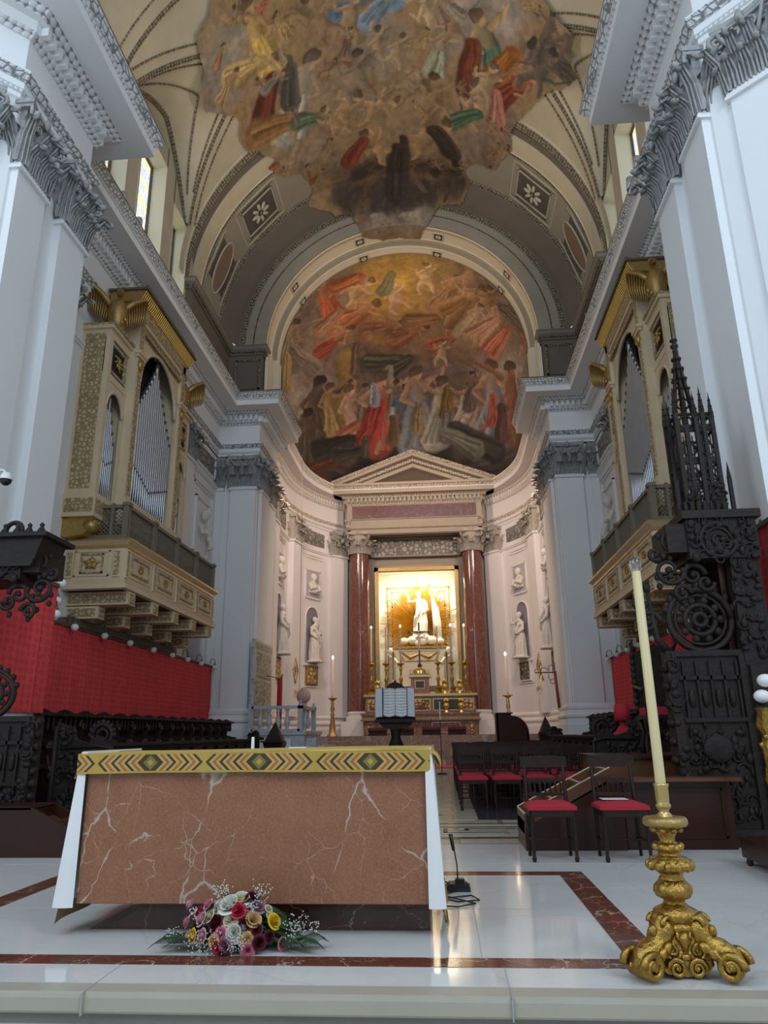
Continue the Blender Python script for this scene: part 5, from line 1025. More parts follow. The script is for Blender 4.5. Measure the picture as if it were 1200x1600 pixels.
# candlesticks and candles
CPR=[(.20,0),(.20,.05),(.12,.12),(.16,.25),(.07,.34),(.05,.5),(.09,.62),(.05,.72),(.04,.95),(.08,1.05),(.05,1.12),(.05,1.2),(.15,1.27),(.15,1.31),(.05,1.33),(.05,1.42)]
cm=simple('aged_wax',(.62,.50,.34),.5,0,.1,5); cw=simple('dark_lit_wax',(.30,.24,.17),.5,0,.1,5); flame=glow('candle_flame',(1,.78,.45),22)
proto=None; pc=None
names=['outermost left','second from the left','just left of the tabernacle','just right of the tabernacle','second from the right','outermost right']
for i,x in enumerate((-2.0,-1.36,-.72,.88,1.47,2.06)):
    loc=(x,32.15,2.70); lb='tall gilt altar candlestick, %s on the high altar'%names[i]
    if proto is None:
        proto=empty('altar_candlestick',loc,0,lb,'candlestick','gilt candlesticks on the high altar')
        b=MB(); b.lathe(CPR[4:],(0,0,0),12,0); o=b.build('stem',[gold],parent=proto)
        b=MB(); b.lathe(CPR[:5],(0,0,0),3,0,False); 
        for k in range(3): a=k*2*pi/3; b.ell((.19*math.cos(a),.19*math.sin(a),.05),(.05,.05,.06),0,8)
        b.build('foot',[gold],parent=proto)
    else: dup(proto,loc,None,lb)
    lit=i in (0,2,4,5); L=1.45 if i not in (0,5) else 1.42
    b=MB(); b.lathe([(.035,0),(.03,L),(0,L)],(0,0,0),10,0); c=b.build('candle',[cw if 0<i<5 else cm]); c.location=(x,32.15,4.12); tag(c,'slim %s altar candle, %s'%('burning' if lit else 'unlit',names[i]),'candle','candles on the high altar')
    if lit: b=MB(); b.ell((0,0,L+.05),(.03,.03,.06),0,8); b.build('flame',[flame],parent=c)
for i,(x,y,z,st) in enumerate(((-1.72,31.98,2.7,'between the two leftmost candlesticks'),(-1.02,31.98,2.7,'left of the dark lectern top'),(1.15,31.98,2.7,'between the right inner candlesticks'),(1.78,31.98,2.7,'between the two rightmost candlesticks'),(1.18,31.55,1.9,'on the altar table, nearer the centre'),(1.80,31.55,1.9,'on the altar table, nearer the right end'))):
    b=MB(); b.lathe([(.11,0),(.10,.05),(.04,.1),(.05,.14),(.13,.22),(.14,.32),(.10,.38),(.12,.42)],(0,0,0),14,0); 
    for k in range(7): a=k*.9; b.ell((.07*math.cos(a),.07*math.sin(a),.48+.04*(k%2)),(.06,.06,.07),0,8)
    o=b.build('gilt_vase',[gold_b]); o.location=(x,y,z); tag(o,'gilt vase of metal flowers, %s'%st,'vase')
# ---------------- items around the presbytery ----------------
def tall_candle(x,y,z,h,L,label,cl,dish=.18,m=None):
    root=empty('floor_candlestick',(x,y,z),0,label,'candlestick'); m=m or gold_o
    b=MB(); b.lathe([(.22,0),(.20,.06),(.14,.12),(.13,.3),(.06,.5*h),(.09,.55*h),(.05,.6*h),(.09,.68*h),(.06,.78*h),(.07,.84*h),(.05,.9*h)],n=14); b.build('stem',[m],parent=root)
    b=MB(); b.lathe([(.05,.9*h),(dish,.96*h),(dish,.98*h),(.05,.97*h),(.05,h+.05),(.04,h+.05)],n=18); b.build('drip_pan',[m],parent=root)
    b=MB(); b.lathe([(.042,0),(.034,L),(0,L)],n=10); c=b.build('candle',[simple('pink_wax',(.70,.50,.40),.5) if 'pink_wax' not in bpy.data.materials else bpy.data.materials['pink_wax']]); c.location=(x,y,z+h+.04); tag(c,cl,'candle')
    b=MB(); b.ell((0,0,L+.06),(.04,.04,.075),0,8); b.build('flame',[flame],parent=c)
tall_candle(-3.33,29.7,1.02,1.50,1.45,'slender gilt floor candlestick left of the high altar steps','tall burning candle on the floor candlestick left of the high altar')
tall_candle(3.58,29.7,1.02,1.50,1.45,'gilt floor candlestick rising behind the wooden reading desk','tall burning candle rising behind the wooden reading desk',.2,brass)
root=empty('reading_desk',(3.3,25.8,0),0,'plain reddish wooden ambo with one rounded shoulder, right of the carpet','lectern')
b=MB(); ang=[(3.30+.55*math.cos(a),1.07+.55*math.sin(a)) for a in [pi/2*(1-i/8) for i in range(9)]]
b.prism([(2.80,0),(3.85,0)]+ang[::-1]+[(3.28,1.68),(2.80,1.68)],25.5,25.56,'y',0); b.box(2.78,2.86,25.5,26.1,0,1.70,1); b.box(3.78,3.85,25.5,26.1,0,1.07,0); part(b,'front_panel',[wood_r,wood_m],root)
b=MB(); b.box(2.8,3.35,25.45,26.1,1.68,1.72,0); part(b,'book_rest',[wood_r],root)
# black pyramid-topped music stands
def pyrstand(x,y,z0,h,label):
    root=empty('revolving_bookstand',(x,y,z0),0,label,'bookstand')
    b=MB(); b.M=T(x,y,z0); b.lathe([(.30,h*.52),(.36,h*.62),(.34,h*.66),(.30,h*.68),(0,h)],n=4,smooth=False,a0=pi/4,a1=pi/4+2*pi); b.box(-.30,.30,-.34,-.30,h*.64,h*.67,0); part(b,'book_rest',[wood_d],root)
    b=MB(); b.M=T(x,y,z0); b.lathe([(.32,0),(.30,.08),(.12,.14),(.10,h*.2),(.16,h*.3),(.09,h*.4),(.13,h*.48),(.22,h*.53)],n=10); part(b,'pedestal',[wood_d],root); return root
pyrstand(4.42,25.6,0.0,1.60,'black pyramid-topped bookstand right of the wooden reading desk')
pyrstand(-3.30,19.4,0,1.44,'black pyramid-topped bookstand before the marble balustrade')
b=MB(); b.box(3.7,4.9,24.5,24.95,.78,.84,0)
for x in (3.8,4.1,4.45,4.8): b.box(x,x+.06,24.55,24.6,0,.78,0); b.box(x,x+.06,24.85,24.9,0,.78,0)
put(b.build('wooden_bench',[wood_r]),'low dark wooden bench around the right pyramid bookstand','bench')
# large choir book on its lectern
root=empty('choir_lectern',(-.22,20.1,0),0,'tall black carved lectern holding the open choir book','lectern')
b=MB(); b.M=T(-.22,20.1,0)
b.prism([(-.52,1.46),(.52,1.46),(.52,1.52),(.50,2.26),(-.50,2.26),(-.52,1.52)],-.02,.06,'y',0); b.prism([(-.28,2.24),(.28,2.24),(.16,2.38),(.04,2.42),(0,2.50),(-.04,2.42),(-.16,2.38)],0,.05,'y',0); b.box(-.54,.54,-.24,.02,1.38,1.46,0); b.prism([(-.52,1.46),(.52,1.46),(.30,1.22),(-.30,1.22)],-.12,.3,'y',0)
part(b,'book_rest',[wood_d],root)
b=MB(); b.M=T(-.22,20.1,0); b.lathe([(.42,0),(.40,.1),(.30,.16),(.14,.3),(.12,.6),(.2,.8),(.12,1.0),(.16,1.22)],n=12); part(b,'pedestal',[wood_dc],root)
def pages():
    n=N('choir_book_page'); co=n.coord('UV'); br=n.new('ShaderNodeTexBrick'); n.l(co,br.inputs['Vector']); br.inputs['Scale'].default_value=1; br.inputs['Brick Width'].default_value=.05; br.inputs['Row Height'].default_value=.022; br.inputs['Mortar Size'].default_value=.0035; br.inputs['Color1'].default_value=(.50,.51,.50,1); br.inputs['Color2'].default_value=(.50,.51,.50,1); br.inputs['Mortar'].default_value=(.50,.51,.50,1)
    sx=n.new('ShaderNodeSeparateXYZ'); n.l(co,sx.inputs[0]); row=n.math('FRACT',n.math('MULTIPLY',sx.outputs[1],14)); st=n.math('LESS_THAN',row,.30)
    nz=n.new('ShaderNodeTexNoise'); n.l(co,nz.inputs['Vector']); nz.inputs['Scale'].default_value=85; k=n.math('MULTIPLY',st,n.math('GREATER_THAN',nz.outputs['Fac'],.47)); k=n.math('MULTIPLY',k,.75)
    return n.fin(n.mix(k,(.80,.81,.80),(.10,.11,.14)),.7)
pg=pages(); root=empty('choir_book',(-.22,20.0,1.5),0,'large open choir book with lines of music on the black lectern','book')
for sg,nm in ((-1,'left_page'),(1,'right_page')):
    b=MB(); b.M=T(-.22,20.02,0)
    def fn(u,v,sg=sg): x=sg*(.005+.31*u); return (x,-.10-.05*math.sin(min(1,u*1.3)*pi)*1.0+v*.10,1.56+v*.68-.045*math.sin(u*pi)*(1-v)+.02*math.sin(u*pi)*v)
    b.grid(fn,10,2,0,lambda u,v:(u*.31,v*.68)); b.grid(lambda u,v:(sg*(.005+.31*u),-.03+v*.06,1.53+v*.70),2,2,0); part(b,nm,[pg],root)
    b=MB(); b.M=T(-.22,20.0,0); b.prism([(sg*.325,1.53),(sg*.52,1.51),(sg*.51,2.24),(sg*.325,2.26)][::sg],-.14,-.10,'y',0); b.box(sg*.325-.008,sg*.325+.008,-.16,-.14,1.52,2.28,1); part(b,'clear_cover',[simple('pale_flap',(.66,.69,.69),.6),black],root)
# balustraded marble platform with a mosaic slab by the left pier
gm=marble('grey_veined_marble',(.42,.44,.47),(.55,.57,.60),(.3,.31,.33),2,.03,.3)
root=empty('marble_pulpit',(-4.0,23,0),0,'white marble platform with balustrade at the foot of the left arch pier','platform')
b=MB(); b.box(-4.75,-3.0,21.9,24.8,0,1.18,0); b.box(-4.80,-2.95,21.85,24.85,1.10,1.20,0); b.box(-4.5,-3.4,21.88,21.9,.3,1.0,1)
for i in range(5): b.box(-3.0,-2.7+.0,22.2,24.4,0,1.0-.22*i,0) if i==0 else b.box(-3.0+.28*i-.0,-2.72+.28*i,22.2,24.4,0,1.0-.22*i,0)
part(b,'platform_base',[gm,plaster],root)
b=MB(); b.box(-4.6,-3.15,21.95,22.1,1.84,1.93,0); b.box(-4.6,-3.15,21.95,22.1,1.20,1.27,0); b.box(-3.22,-3.08,21.95,24.4,1.84,1.93,0); part(b,'handrail',[gm],root)
k=0
for x,y in [(-4.35+.27*i,22.02) for i in range(4)]+[(-3.15,22.7),(-3.15,23.3)]:
    b=MB(); b.lathe([(.06,1.27),(.05,1.32),(.085,1.42),(.09,1.48),(.04,1.66),(.035,1.74),(.06,1.80),(.06,1.84)],(x,y,0),12); part(b,'baluster',[gm],root)
for x,y in ((-4.62,22.02),(-3.15,22.02),(-3.15,24.3)):
    b=MB(); b.box(x-.07,x+.07,y-.07,y+.07,1.2,1.98,0); b.ell((x,y,2.03),(.04,.04,.06)); part(b,'post',[gm],root)
mos=orn('mosaic_inlay',(.26,.25,.20),(.62,.58,.46),9,9,.8,(.25,.45),.1)
b=MB(); b.box(-4.80,-4.70,22.45,24.9,1.22,3.98,1); b.box(-4.70,-4.69,22.6,24.75,1.3,2.75,0); b.box(-4.70,-4.685,22.75,24.6,2.9,3.6,0); 
for a in ((22.7,24.65,2.86,2.9),(22.7,24.65,3.6,3.64)): b.box(-4.7,-4.67,*a,2)
b.box(-4.7,-4.69,22.6,24.75,3.7,3.9,0); put(b.build('mosaic_slab',[mos,gm,brass]),'upright mosaic-inlaid marble slab against the left arch pier','slab')
root=empty('ribbed_urn',(-3.62,25.0,0),0,'pink ribbed urn on a short column behind the left balustrade','urn')
b=MB(); b.lathe([(.1,2.12),(.2,2.2),(.235,2.34),(.20,2.48),(.1,2.56),(.1,2.6)],(-3.62,25.0,0),48,0,lobes=14,la=.05); part(b,'bowl',[simple('pink_stone',(.52,.34,.31),.5)],root); b=MB(); b.lathe([(.14,0),(.12,.1),(.11,2.0),(.14,2.12)],(-3.62,25,0),16); part(b,'column',[simple('pink_stone_col',(.55,.42,.38),.5)],root)
b=MB(); b.path([(-4.2,23.9,1.2),(-4.2,23.9,2.86)],.085,10,0); b.path([(-4.22,23.9,2.8),(-4.15,23.9,2.88),(-4.12,23.9,3.0)],[.03,.03,.015],6,1); b.path([(-4.2,23.9,2.86),(-4.65,23.9,2.95)],.012,5,1)
put(b.build('processional_staff',[velvet,black]),'rolled dark red banner standing behind the left balustrade','banner')
root=empty('sanctuary_bell',(4.85,25.2,1.3),0,'red pole with wrought-iron arm and small bell at the right arch pier','bell')
b=MB(); b.path([(4.86,25.2,1.78),(4.80,25.2,3.02)],[.05,.05],8,0); part(b,'pole',[simple('red_painted_pole',(.22,.04,.03),.5)],root)
b=MB(); b.path([(4.80,25.2,2.98),(4.15,25.2,2.98)],.022,6); b.path([(4.80,25.2,3.3),(4.80,25.2,2.7)],.02,6)
for cx,cz,r_,q in ((4.45,3.0,.14,1),(4.68,2.84,.1,-1),(4.7,3.12,.1,1),(4.7,2.68,.07,-1),(4.2,3.03,.06,1)): b.path([(cx+r_*math.cos(a),25.2,cz+q*r_*math.sin(a)) for a in [i*pi/8 for i in range(11)]],.012,5)
part(b,'iron_arm',[brown],root); b=MB(); b.lathe([(.09,2.72),(.07,2.76),(.05,2.86),(.02,2.9),(.01,2.97)],(4.36,25.2,0),12); part(b,'bell',[brass],root)
b=MB(); b.lathe([(.10,0),(.09,.9),(.13,.95),(.13,1.0)],(2.5,27.0,0),12); put(b.build('marble_post',[gm]),'short pale stone post left of the wooden reading desk','post')
# row of small things before the altar: red seats, music stand, card, white candle
for i,x in enumerate((-1.55,-.5,.55,1.55)):
    b=MB(); b.box(x-.35,x+.35,29.7,30.1,1.02,1.22,1); b.box(x-.36,x+.36,29.65,30.15,1.22,1.32,0); o=b.build('upholstered_stool',[simple('burgundy_cushion',(.10,.006,.010),.8) if i==0 else bpy.data.materials['burgundy_cushion'],wood_d]); tag(o,'red cushioned stool before the high altar, %s of four'%('first from the left','second from the left','third from the left','rightmost')[i],'stool','red stools before the high altar')
b=MB(); b.box(-.62,-.30,29.6,29.68,1.32,1.55,0); put(b.build('red_book',[simple('bright_red_cover',(.55,.05,.05),.6)]),'small bright red book standing on a stool before the high altar','book')
b=MB(); b.path([(.95,21.5,0),(.95,21.5,1.5)],.012,6,0); b.lathe([(.16,0),(.15,.03),(.02,.05)],(.95,21.5,0),14,0); b.box(.935,.965,21.48,21.52,1.45,1.95,1); put(b.build('microphone_stand',[black,white_p]),'slim black stand with a white rod in front of the high altar','stand')
# ---------------- the dais altar ----------------
def altarstone():
    n=N('altar_brown_marble'); co=n.coord('Object'); nz=n.new('ShaderNodeTexNoise'); n.l(co,nz.inputs['Vector']); nz.inputs['Scale'].default_value=2.2; nz.inputs['Detail'].default_value=7
    va=n.new('ShaderNodeVectorMath',operation='SCALE'); n.l(nz.outputs['Color'],va.inputs[0]); va.inputs['Scale'].default_value=.38
    vb=n.new('ShaderNodeVectorMath',operation='ADD'); n.l(co,vb.inputs[0]); n.l(va.outputs[0],vb.inputs[1])
    mp=n.new('ShaderNodeMapping'); n.l(vb.outputs[0],mp.inputs[0]); mp.inputs['Rotation'].default_value=(0,.5,0); mp.inputs['Scale'].default_value=(1.0,1,.62)
    def ve(src,s,t,gate,gs):
        v=n.new('ShaderNodeTexVoronoi',feature='DISTANCE_TO_EDGE'); n.l(src,v.inputs['Vector']); v.inputs['Scale'].default_value=s
        g=n.math('SUBTRACT',n.noise(co,gs,3),gate); w_=n.math('MULTIPLY',g,t,True); d=n.math('DIVIDE',v.outputs['Distance'],n.math('MAXIMUM',w_,.00001)); return n.math('SUBTRACT',1.15,d,True)
    a=n.noise(co,5,9,.75); b_=n.noise(co,75,3,.6); c=n.mix(n.ramp(a,[(.3,0),(.7,1)]),(.225,.084,.040),(.30,.125,.064)); c=n.mix(n.ramp(b_,[(.45,0),(.7,.45)]),c,(.40,.22,.14))
    k=n.math('MAXIMUM',ve(mp.outputs[0],1.55,.075,.41,2.6),n.math('MULTIPLY',ve(vb.outputs[0],3.4,.035,.43,3.5),.75))
    k=n.math('MAXIMUM',k,n.math('MULTIPLY',ve(vb.outputs[0],9,.03,.56,4),.45))
    return n.fin(n.mix(k,c,(.47,.38,.30)),.33,0,.35)
ast=altarstone(); adark=marble('altar_foot_marble',(.05,.02,.013),(.08,.035,.022),(.25,.17,.13),2,.012,.12)
AX0,AX1,AY0,AY1=-1.14,.93,4.60,5.50
root=empty('marble_altar',(-.1,5.05,0),0,'large brown marble block altar with white veins on the dais','altar')
b=MB()
b.box(AX0,AX1,AY0,AY1,.17,.995,0); o=part(b,'altar_block',[ast],root); m=o.modifiers.new('soft','BEVEL'); m.width=.006; m.segments=2
b=MB(); pl=[(AX0-.02+.22*(1-math.cos(t*pi/16)),.17*(1-math.sin(t*pi/16)) ) for t in range(9)]
b.prism([(AX0+.02,0),(AX1-.0,0),(AX1-.0,.17),(AX0+.34,.17),(AX0+.30,.10),(AX0+.20,.045)],AY0+.17,AY1-.1,'y',0); part(b,'altar_foot',[adark],root)
def chevm():
    n=N('chevron_brocade'); co=n.coord('UV'); sx=n.new('ShaderNodeSeparateXYZ'); n.l(co,sx.inputs[0]); u=sx.outputs[0]; v=sx.outputs[1]
    P=.672; t=n.math('SUBTRACT',n.math('MULTIPLY',n.math('FRACT',n.math('DIVIDE',n.math('ADD',u,.29),P)),P),P/2); au=n.math('ABSOLUTE',t); av=n.math('ABSOLUTE',v); s_=n.math('ADD',au,n.math('MULTIPLY',av,1.0))
    d=n.math('SUBTRACT',au,n.math('MULTIPLY',av,-.85)); st=n.math('FRACT',n.math('DIVIDE',s_,.082))
    c=n.ramp(st,[(0,(.48,.30,.10)),(.25,(.33,.125,.02)),(.5,(.48,.30,.10)),(.75,(.05,.034,.010))],'CONSTANT')
    yel=(.42,.28,.05); inner=n.math('LESS_THAN',s_,.045); c=n.mix(inner,c,(.20,.15,.035)); c=n.mix(n.math('LESS_THAN',s_,.02),c,yel); ring=n.math('MULTIPLY',n.math('GREATER_THAN',s_,.045),n.math('LESS_THAN',s_,.062)); c=n.mix(ring,c,(.055,.038,.012))
    out=n.math('GREATER_THAN',s_,.33); c=n.mix(out,c,yel); edge=n.math('GREATER_THAN',av,.049); c=n.mix(edge,c,yel)
    z=n.noise(n.coord('Object'),220,2); c=n.mix(.25,c,n.ramp(z,[(.3,.25),(.7,.75)]),'OVERLAY'); return n.fin(c,.8)
yel=simple('yellow_brocade',(.50,.34,.07),.75,0,.12,20,.2,160)
root=empty('altar_cloth',(-.1,5.05,1.0),0,'white altar cloth with yellow chevron band draped over the brown marble altar','altar cloth')
b=MB(); zt=1.0
def topz(x): return 1.004+.006*math.sin(x*2.1+.5)
b.grid(lambda u,v:(AX0-.055+(AX1-AX0+.10)*u,AY0-.03+(AY1-AY0+.05)*v,topz(AX0+2.07*u)+.006),30,6,0)
b.grid(lambda u,v:(AX0-.055+(AX1-AX0+.085)*u,AY0-.032-.006*math.sin(u*19)*v-.004*v,topz(AX0+2.07*u)+.006-.012*v),30,2,0); part(b,'yellow_cover',[yel],root)
b=MB(); b.grid(lambda u,v:(AX0-.055+(AX1-AX0+.085)*u,AY0-.038-.008*(1-v)*math.sin(u*23)-.002,.888+.118*v-.0*u+.004*math.sin(u*5)),60,4,0,lambda u,v:((AX1-AX0+.085)*(u-.5)-.006,(v-.5)*.122)); part(b,'chevron_band',[chevm()],root)
for sg,x0 in ((-1,AX0-.03),(1,AX1+.03)):
    b=MB(); fl=.055 if sg<0 else .03
    def drop(u,v,sg=sg,x0=x0): return (x0+sg*(fl*(1-v)+.02*math.sin(u*11)*(1-v)+.008),AY0-.02+(AY1-AY0+.02)*u+(.02*(1-v)),.16+.86*v)
    b.grid(drop,16,8,0); b.grid(lambda u,v,sg=sg,x0=x0: (x0-sg*.03+sg*(.03+(fl+.03)*(1-v)+.01)*u,AY0-.03-.012*math.sin(u*pi)*(1.2-v),.155+.86*v),4,8,0); part(b,'white_drop',[white_cl],root)
    b=MB()
    def hem(u,v,sg=sg,x0=x0): 
        p=drop(u,0); return (p[0]+sg*.003+sg*.02*(1-v),p[1],.06+.13*v+( .05*u if sg<0 else .0))
    b.grid(hem,16,2,0,lambda u,v:(u*.9,(v-.5)*.12)); part(b,'gilt_hem',[simple('ochre_hem',(.30,.20,.09),.7) if sg<0 else chevm()],root)
    b=MB(); b.grid(lambda u,v:(x0+sg*(.012+.03*(1-v)**1.5+.01*math.sin(u*6)),AY0-.03+(AY1-AY0+.04)*u,(.86 if sg<0 else .92)+(.15 if sg<0 else .10)*v),14,4,0)
    if sg>0: b.grid(lambda u,v:(AX1+.01+.085*math.sin(u*pi/2),AY0-.035-.01*math.sin(u*3),1.012-.11*u*u*1.0-.0+(-.02*v)),8,2,0); b.grid(lambda u,v:(AX1-.02+.115*math.sin(u*pi/2),AY0-.03+.35*v,1.015-.10*u*u),8,4,0)
    part(b,'yellow_side',[yel],root)
for x,y,lb in ((-.02,5.2,'small white card lying on the yellow altar cloth'),):
    b=MB(); b.box(x,x+.12,y,y+.08,1.012,1.020,0); put(b.build('paper_card',[white_p]),lb,'card')
b=MB(); b.lathe([(.012,1.012),(.010,1.09),(0,1.09)],(-.27,5.2,0),8); put(b.build('taper_candle',[white_p]),'short white taper standing on the yellow altar cloth','candle')
# ---------------- flowers ----------------
root=empty('flower_arrangement',(-.09,4.42,0),0,'mixed flower arrangement of roses and gypsophila on the floor before the marble altar','flowers')
gn=simple('dark_green_foliage',(.022,.06,.018),.5,0,.4,20); gl_=simple('pale_green_stem',(.12,.20,.06),.6)
FM={k:simple('petal_'+k,c,.6,0,.15,30) for k,c in dict(white=(.66,.64,.56),cream=(.62,.56,.36),pink=(.60,.20,.26),pale_pink=(.62,.33,.36),red=(.42,.008,.03),burgundy=(.085,.004,.012),yellow=(.68,.46,.02),peach=(.62,.38,.14),lilac=(.36,.19,.25)).items()}
r=random.Random(4)
def rose(x,y,z,rr_,key,tilt=.3):
    b=MB(); d=Vector((x+.09,(y-4.36)*1.2-.10,z-.03)).normalized(); q=Vector((0,0,1)).rotation_difference(d).to_matrix().to_4x4(); b.M=Matrix.Translation((x,y,z))@q@Matrix.Rotation(r.uniform(0,6),4,'Z')
    for ring_,(n,ra,h,op) in enumerate(((5,1.0,.55,.55),(5,.78,.75,.35),(4,.55,.9,.2),(3,.32,.95,.1))):
        for i in range(n):
            a=2*pi*i/n+ring_*.6
            def pt(u,v,a=a,ra=ra,h=h,op=op):
                an=a+(u-.5)*2.2*pi/max(3,n)*1.25; rad_=rr_*ra*(.25+.75*v**.7+op*.35*v**3); return (rad_*math.cos(an),rad_*math.sin(an),rr_*(h*1.15*v-.5-(op*.5*v**4)))
            b.grid(pt,4,4,0)
    part(b,'rose_bloom' if key not in('white',) else 'carnation_bloom',[FM[key]],root)
FL=[(-.355,4.27,.225,.030,'pale_pink'),(-.35,4.22,.145,.028,'pink'),(-.25,4.22,.235,.026,'pink'),(-.275,4.20,.165,.034,'pale_pink'),(-.305,4.24,.19,.03,'red'),(-.33,4.19,.075,.030,'pale_pink'),(-.305,4.17,.085,.032,'yellow'),(-.255,4.16,.09,.030,'pale_pink'),
(-.20,4.18,.15,.042,'burgundy'),(-.14,4.21,.24,.055,'white'),(-.19,4.24,.225,.045,'white'),(-.09,4.24,.26,.05,'white'),(-.125,4.17,.165,.038,'cream'),(-.16,4.14,.105,.032,'pink'),(-.19,4.13,.065,.03,'peach'),(-.17,4.12,.045,.032,'red'),(-.135,4.12,.05,.036,'lilac'),
(-.085,4.17,.215,.036,'red'),(-.09,4.22,.265,.018,'yellow'),(-.035,4.25,.27,.034,'burgundy'),(0,4.23,.225,.038,'lilac'),(-.055,4.19,.18,.032,'pale_pink'),(-.05,4.16,.145,.036,'burgundy'),(-.01,4.18,.17,.036,'peach'),(-.095,4.14,.11,.045,'white'),(-.055,4.15,.10,.034,'white'),(-.03,4.14,.075,.032,'peach'),(-.02,4.12,.025,.032,'pink'),
(.085,4.22,.15,.036,'yellow'),(.13,4.20,.04,.028,'pink'),(.03,4.14,.06,.032,'burgundy'),(-.14,4.12,.015,.03,'burgundy'),(-.235,4.20,.18,.030,'cream'),(-.06,4.15,.09,.03,'white'),(.05,4.24,.21,.02,'cream'),(.06,4.23,.175,.02,'cream'),(-.30,4.22,.12,.028,'burgundy'),(.01,4.17,.12,.028,'burgundy'),(.07,4.18,.08,.028,'burgundy')]
for f in FL:
    x,y,z,q,k=f; x=-.085+(x+.085)*1.12; rose(x,y+.12,z*.95,q*1.08,k)
b=MB()
b.ell((-.09,4.48,.06),(.26,.12,.15),0,16)
for i in range(150):
    a=r.uniform(0,2*pi); e=r.uniform(-.1,1.2); L=r.uniform(.18,.28)*(1 if abs(math.cos(a))>.5 else .75); c=(-.09+.1*math.cos(a),4.44+.06*math.sin(a),.05); d=(math.cos(a)*math.cos(e),math.sin(a)*math.cos(e)*.55,abs(math.sin(e))*.72); p=[c,(c[0]+d[0]*L*.6,c[1]+d[1]*L*.6,c[2]+d[2]*L*.7),(c[0]+d[0]*L,c[1]+d[1]*L,max(.01,c[2]+d[2]*L*.72-.02))]
    b.path(p,[.008,.018,.002],4,0,flat=.25)
for sx,bx in ((-1,-.36),(1,.20),(1,.10),(-1,-.28)):
    for j in range(16):
        t=j/15; q=(bx+sx*.10*t,4.35-.03*t,.035+.03*math.sin(t*3)); 
        for e in (-1,1): b.path([q,(q[0]+sx*.06,q[1]-e*.055,q[2]+.012),(q[0]+sx*.10,q[1]-e*.08,q[2]-.015)],[.003,.006,.001],4,0,flat=.3)
part(b,'foliage',[gn],root)
b=MB(); 
for cx,cy,cz,sp,n_ in ((-.26,4.16,.05,.07,95),(-.17,4.14,.06,.05,60),(-.42,4.24,.07,.035,45),(.02,4.24,.285,.045,55),(-.20,4.25,.27,.045,45),(.20,4.22,.13,.05,70),(-.02,4.19,.22,.03,35),(-.05,4.12,.06,.03,40),(-.09,4.12,.05,.04,35),(-.30,4.20,.19,.035,35),(.27,4.24,.12,.025,20),(.17,4.20,.07,.03,25),(-.17,4.24,.30,.03,20)):
    cx=-.085+(cx+.085)*1.12
    for i in range(n_):
        q=(r.gauss(cx,sp*.6),r.gauss(cy+.11,.02),max(.012,r.gauss(cz,sp*.55))); b.ell(q,(.0038,.0038,.0038),0,5)
        if i%4==0: b.path([(cx,cy+.15,cz-.05),q],.0008,3,1,False)
o=part(b,'gypsophila',[simple('gypsophila_white',(.66,.63,.60),.7),gl_],root); o['kind']='stuff'
# ---------------- gilded candlestick ----------------
CX,CY=2.13,4.02
root=empty('gilded_candlestick',(CX,CY,0),0,'ornate carved gilded candlestick with scrolled tripod foot at the right corner of the dais','candlestick')
b=MB(); b.M=T(CX,CY,0)
b.lathe([(.060,.405),(.050,.42),(.065,.44),(.105,.455),(.108,.475),(.085,.50),(.055,.51),(.045,.525),(.068,.535),(.075,.55),(.05,.565),(.034,.575),(.04,.60),(.058,.63),(.075,.638),(.08,.645)],n=44,lobes=11,la=.035)
b.lathe([(.05,.30),(.048,.315),(.078,.33),(.090,.352),(.088,.372),(.065,.395),(.05,.41)],n=40,lobes=10,la=.05)
b.lathe([(.08,.215),(.095,.225),(.105,.25),(.10,.27),(.07,.285),(.05,.30)],n=40,lobes=13,la=.03)
for i in range(13): a=2*pi*i/13; b.ell((.098*math.cos(a),.098*math.sin(a),.468),(.02,.02,.024),0,8)
for i in range(8): a=2*pi*i/8; b.ell((.058*math.cos(a),.058*math.sin(a),.552),(.022,.022,.018),0,8); b.ell((.066*math.cos(a+.3),.066*math.sin(a+.3),.628),(.016,.016,.014),0,8)
part(b,'stem',[gold],root)
b=MB(); b.M=T(CX,CY,0); b.lathe([(.05,.635),(.098,.645),(.107,.655),(.107,.672),(.098,.685),(.04,.688)],n=32); part(b,'drip_pan',[gold_o],root,'worn reddish gilt drip pan')
b=MB(); b.M=T(CX,CY,0); b.lathe([(.042,.686),(.032,.70),(.022,.712),(.034,.728),(.038,.74),(.030,.75),(.032,.76),(.0335,.825),(.037,.83),(.037,.842),(.029,.842),(.028,.80)],n=26); part(b,'candle_socket',[brass],root,'smooth brass candle socket')
def scroll(b,c,ax,r_,w_,up=1,turns=1.6,mat=0): # raised spiral volute in the plane (ax,z)
    pts=[];rr=[]; n=26
    for i in range(n+1):
        t=i/n; a=t*turns*2*pi; q=r_*(1-.80*t); pts.append((c[0]+ax[0]*math.cos(a)*q,c[1]+ax[1]*math.cos(a)*q,c[2]+up*math.sin(a)*q)); rr.append(w_*(1-.45*t))
    b.path(pts,rr,8,mat); b.ell(c,(r_*.25,r_*.25,r_*.25),mat,8)
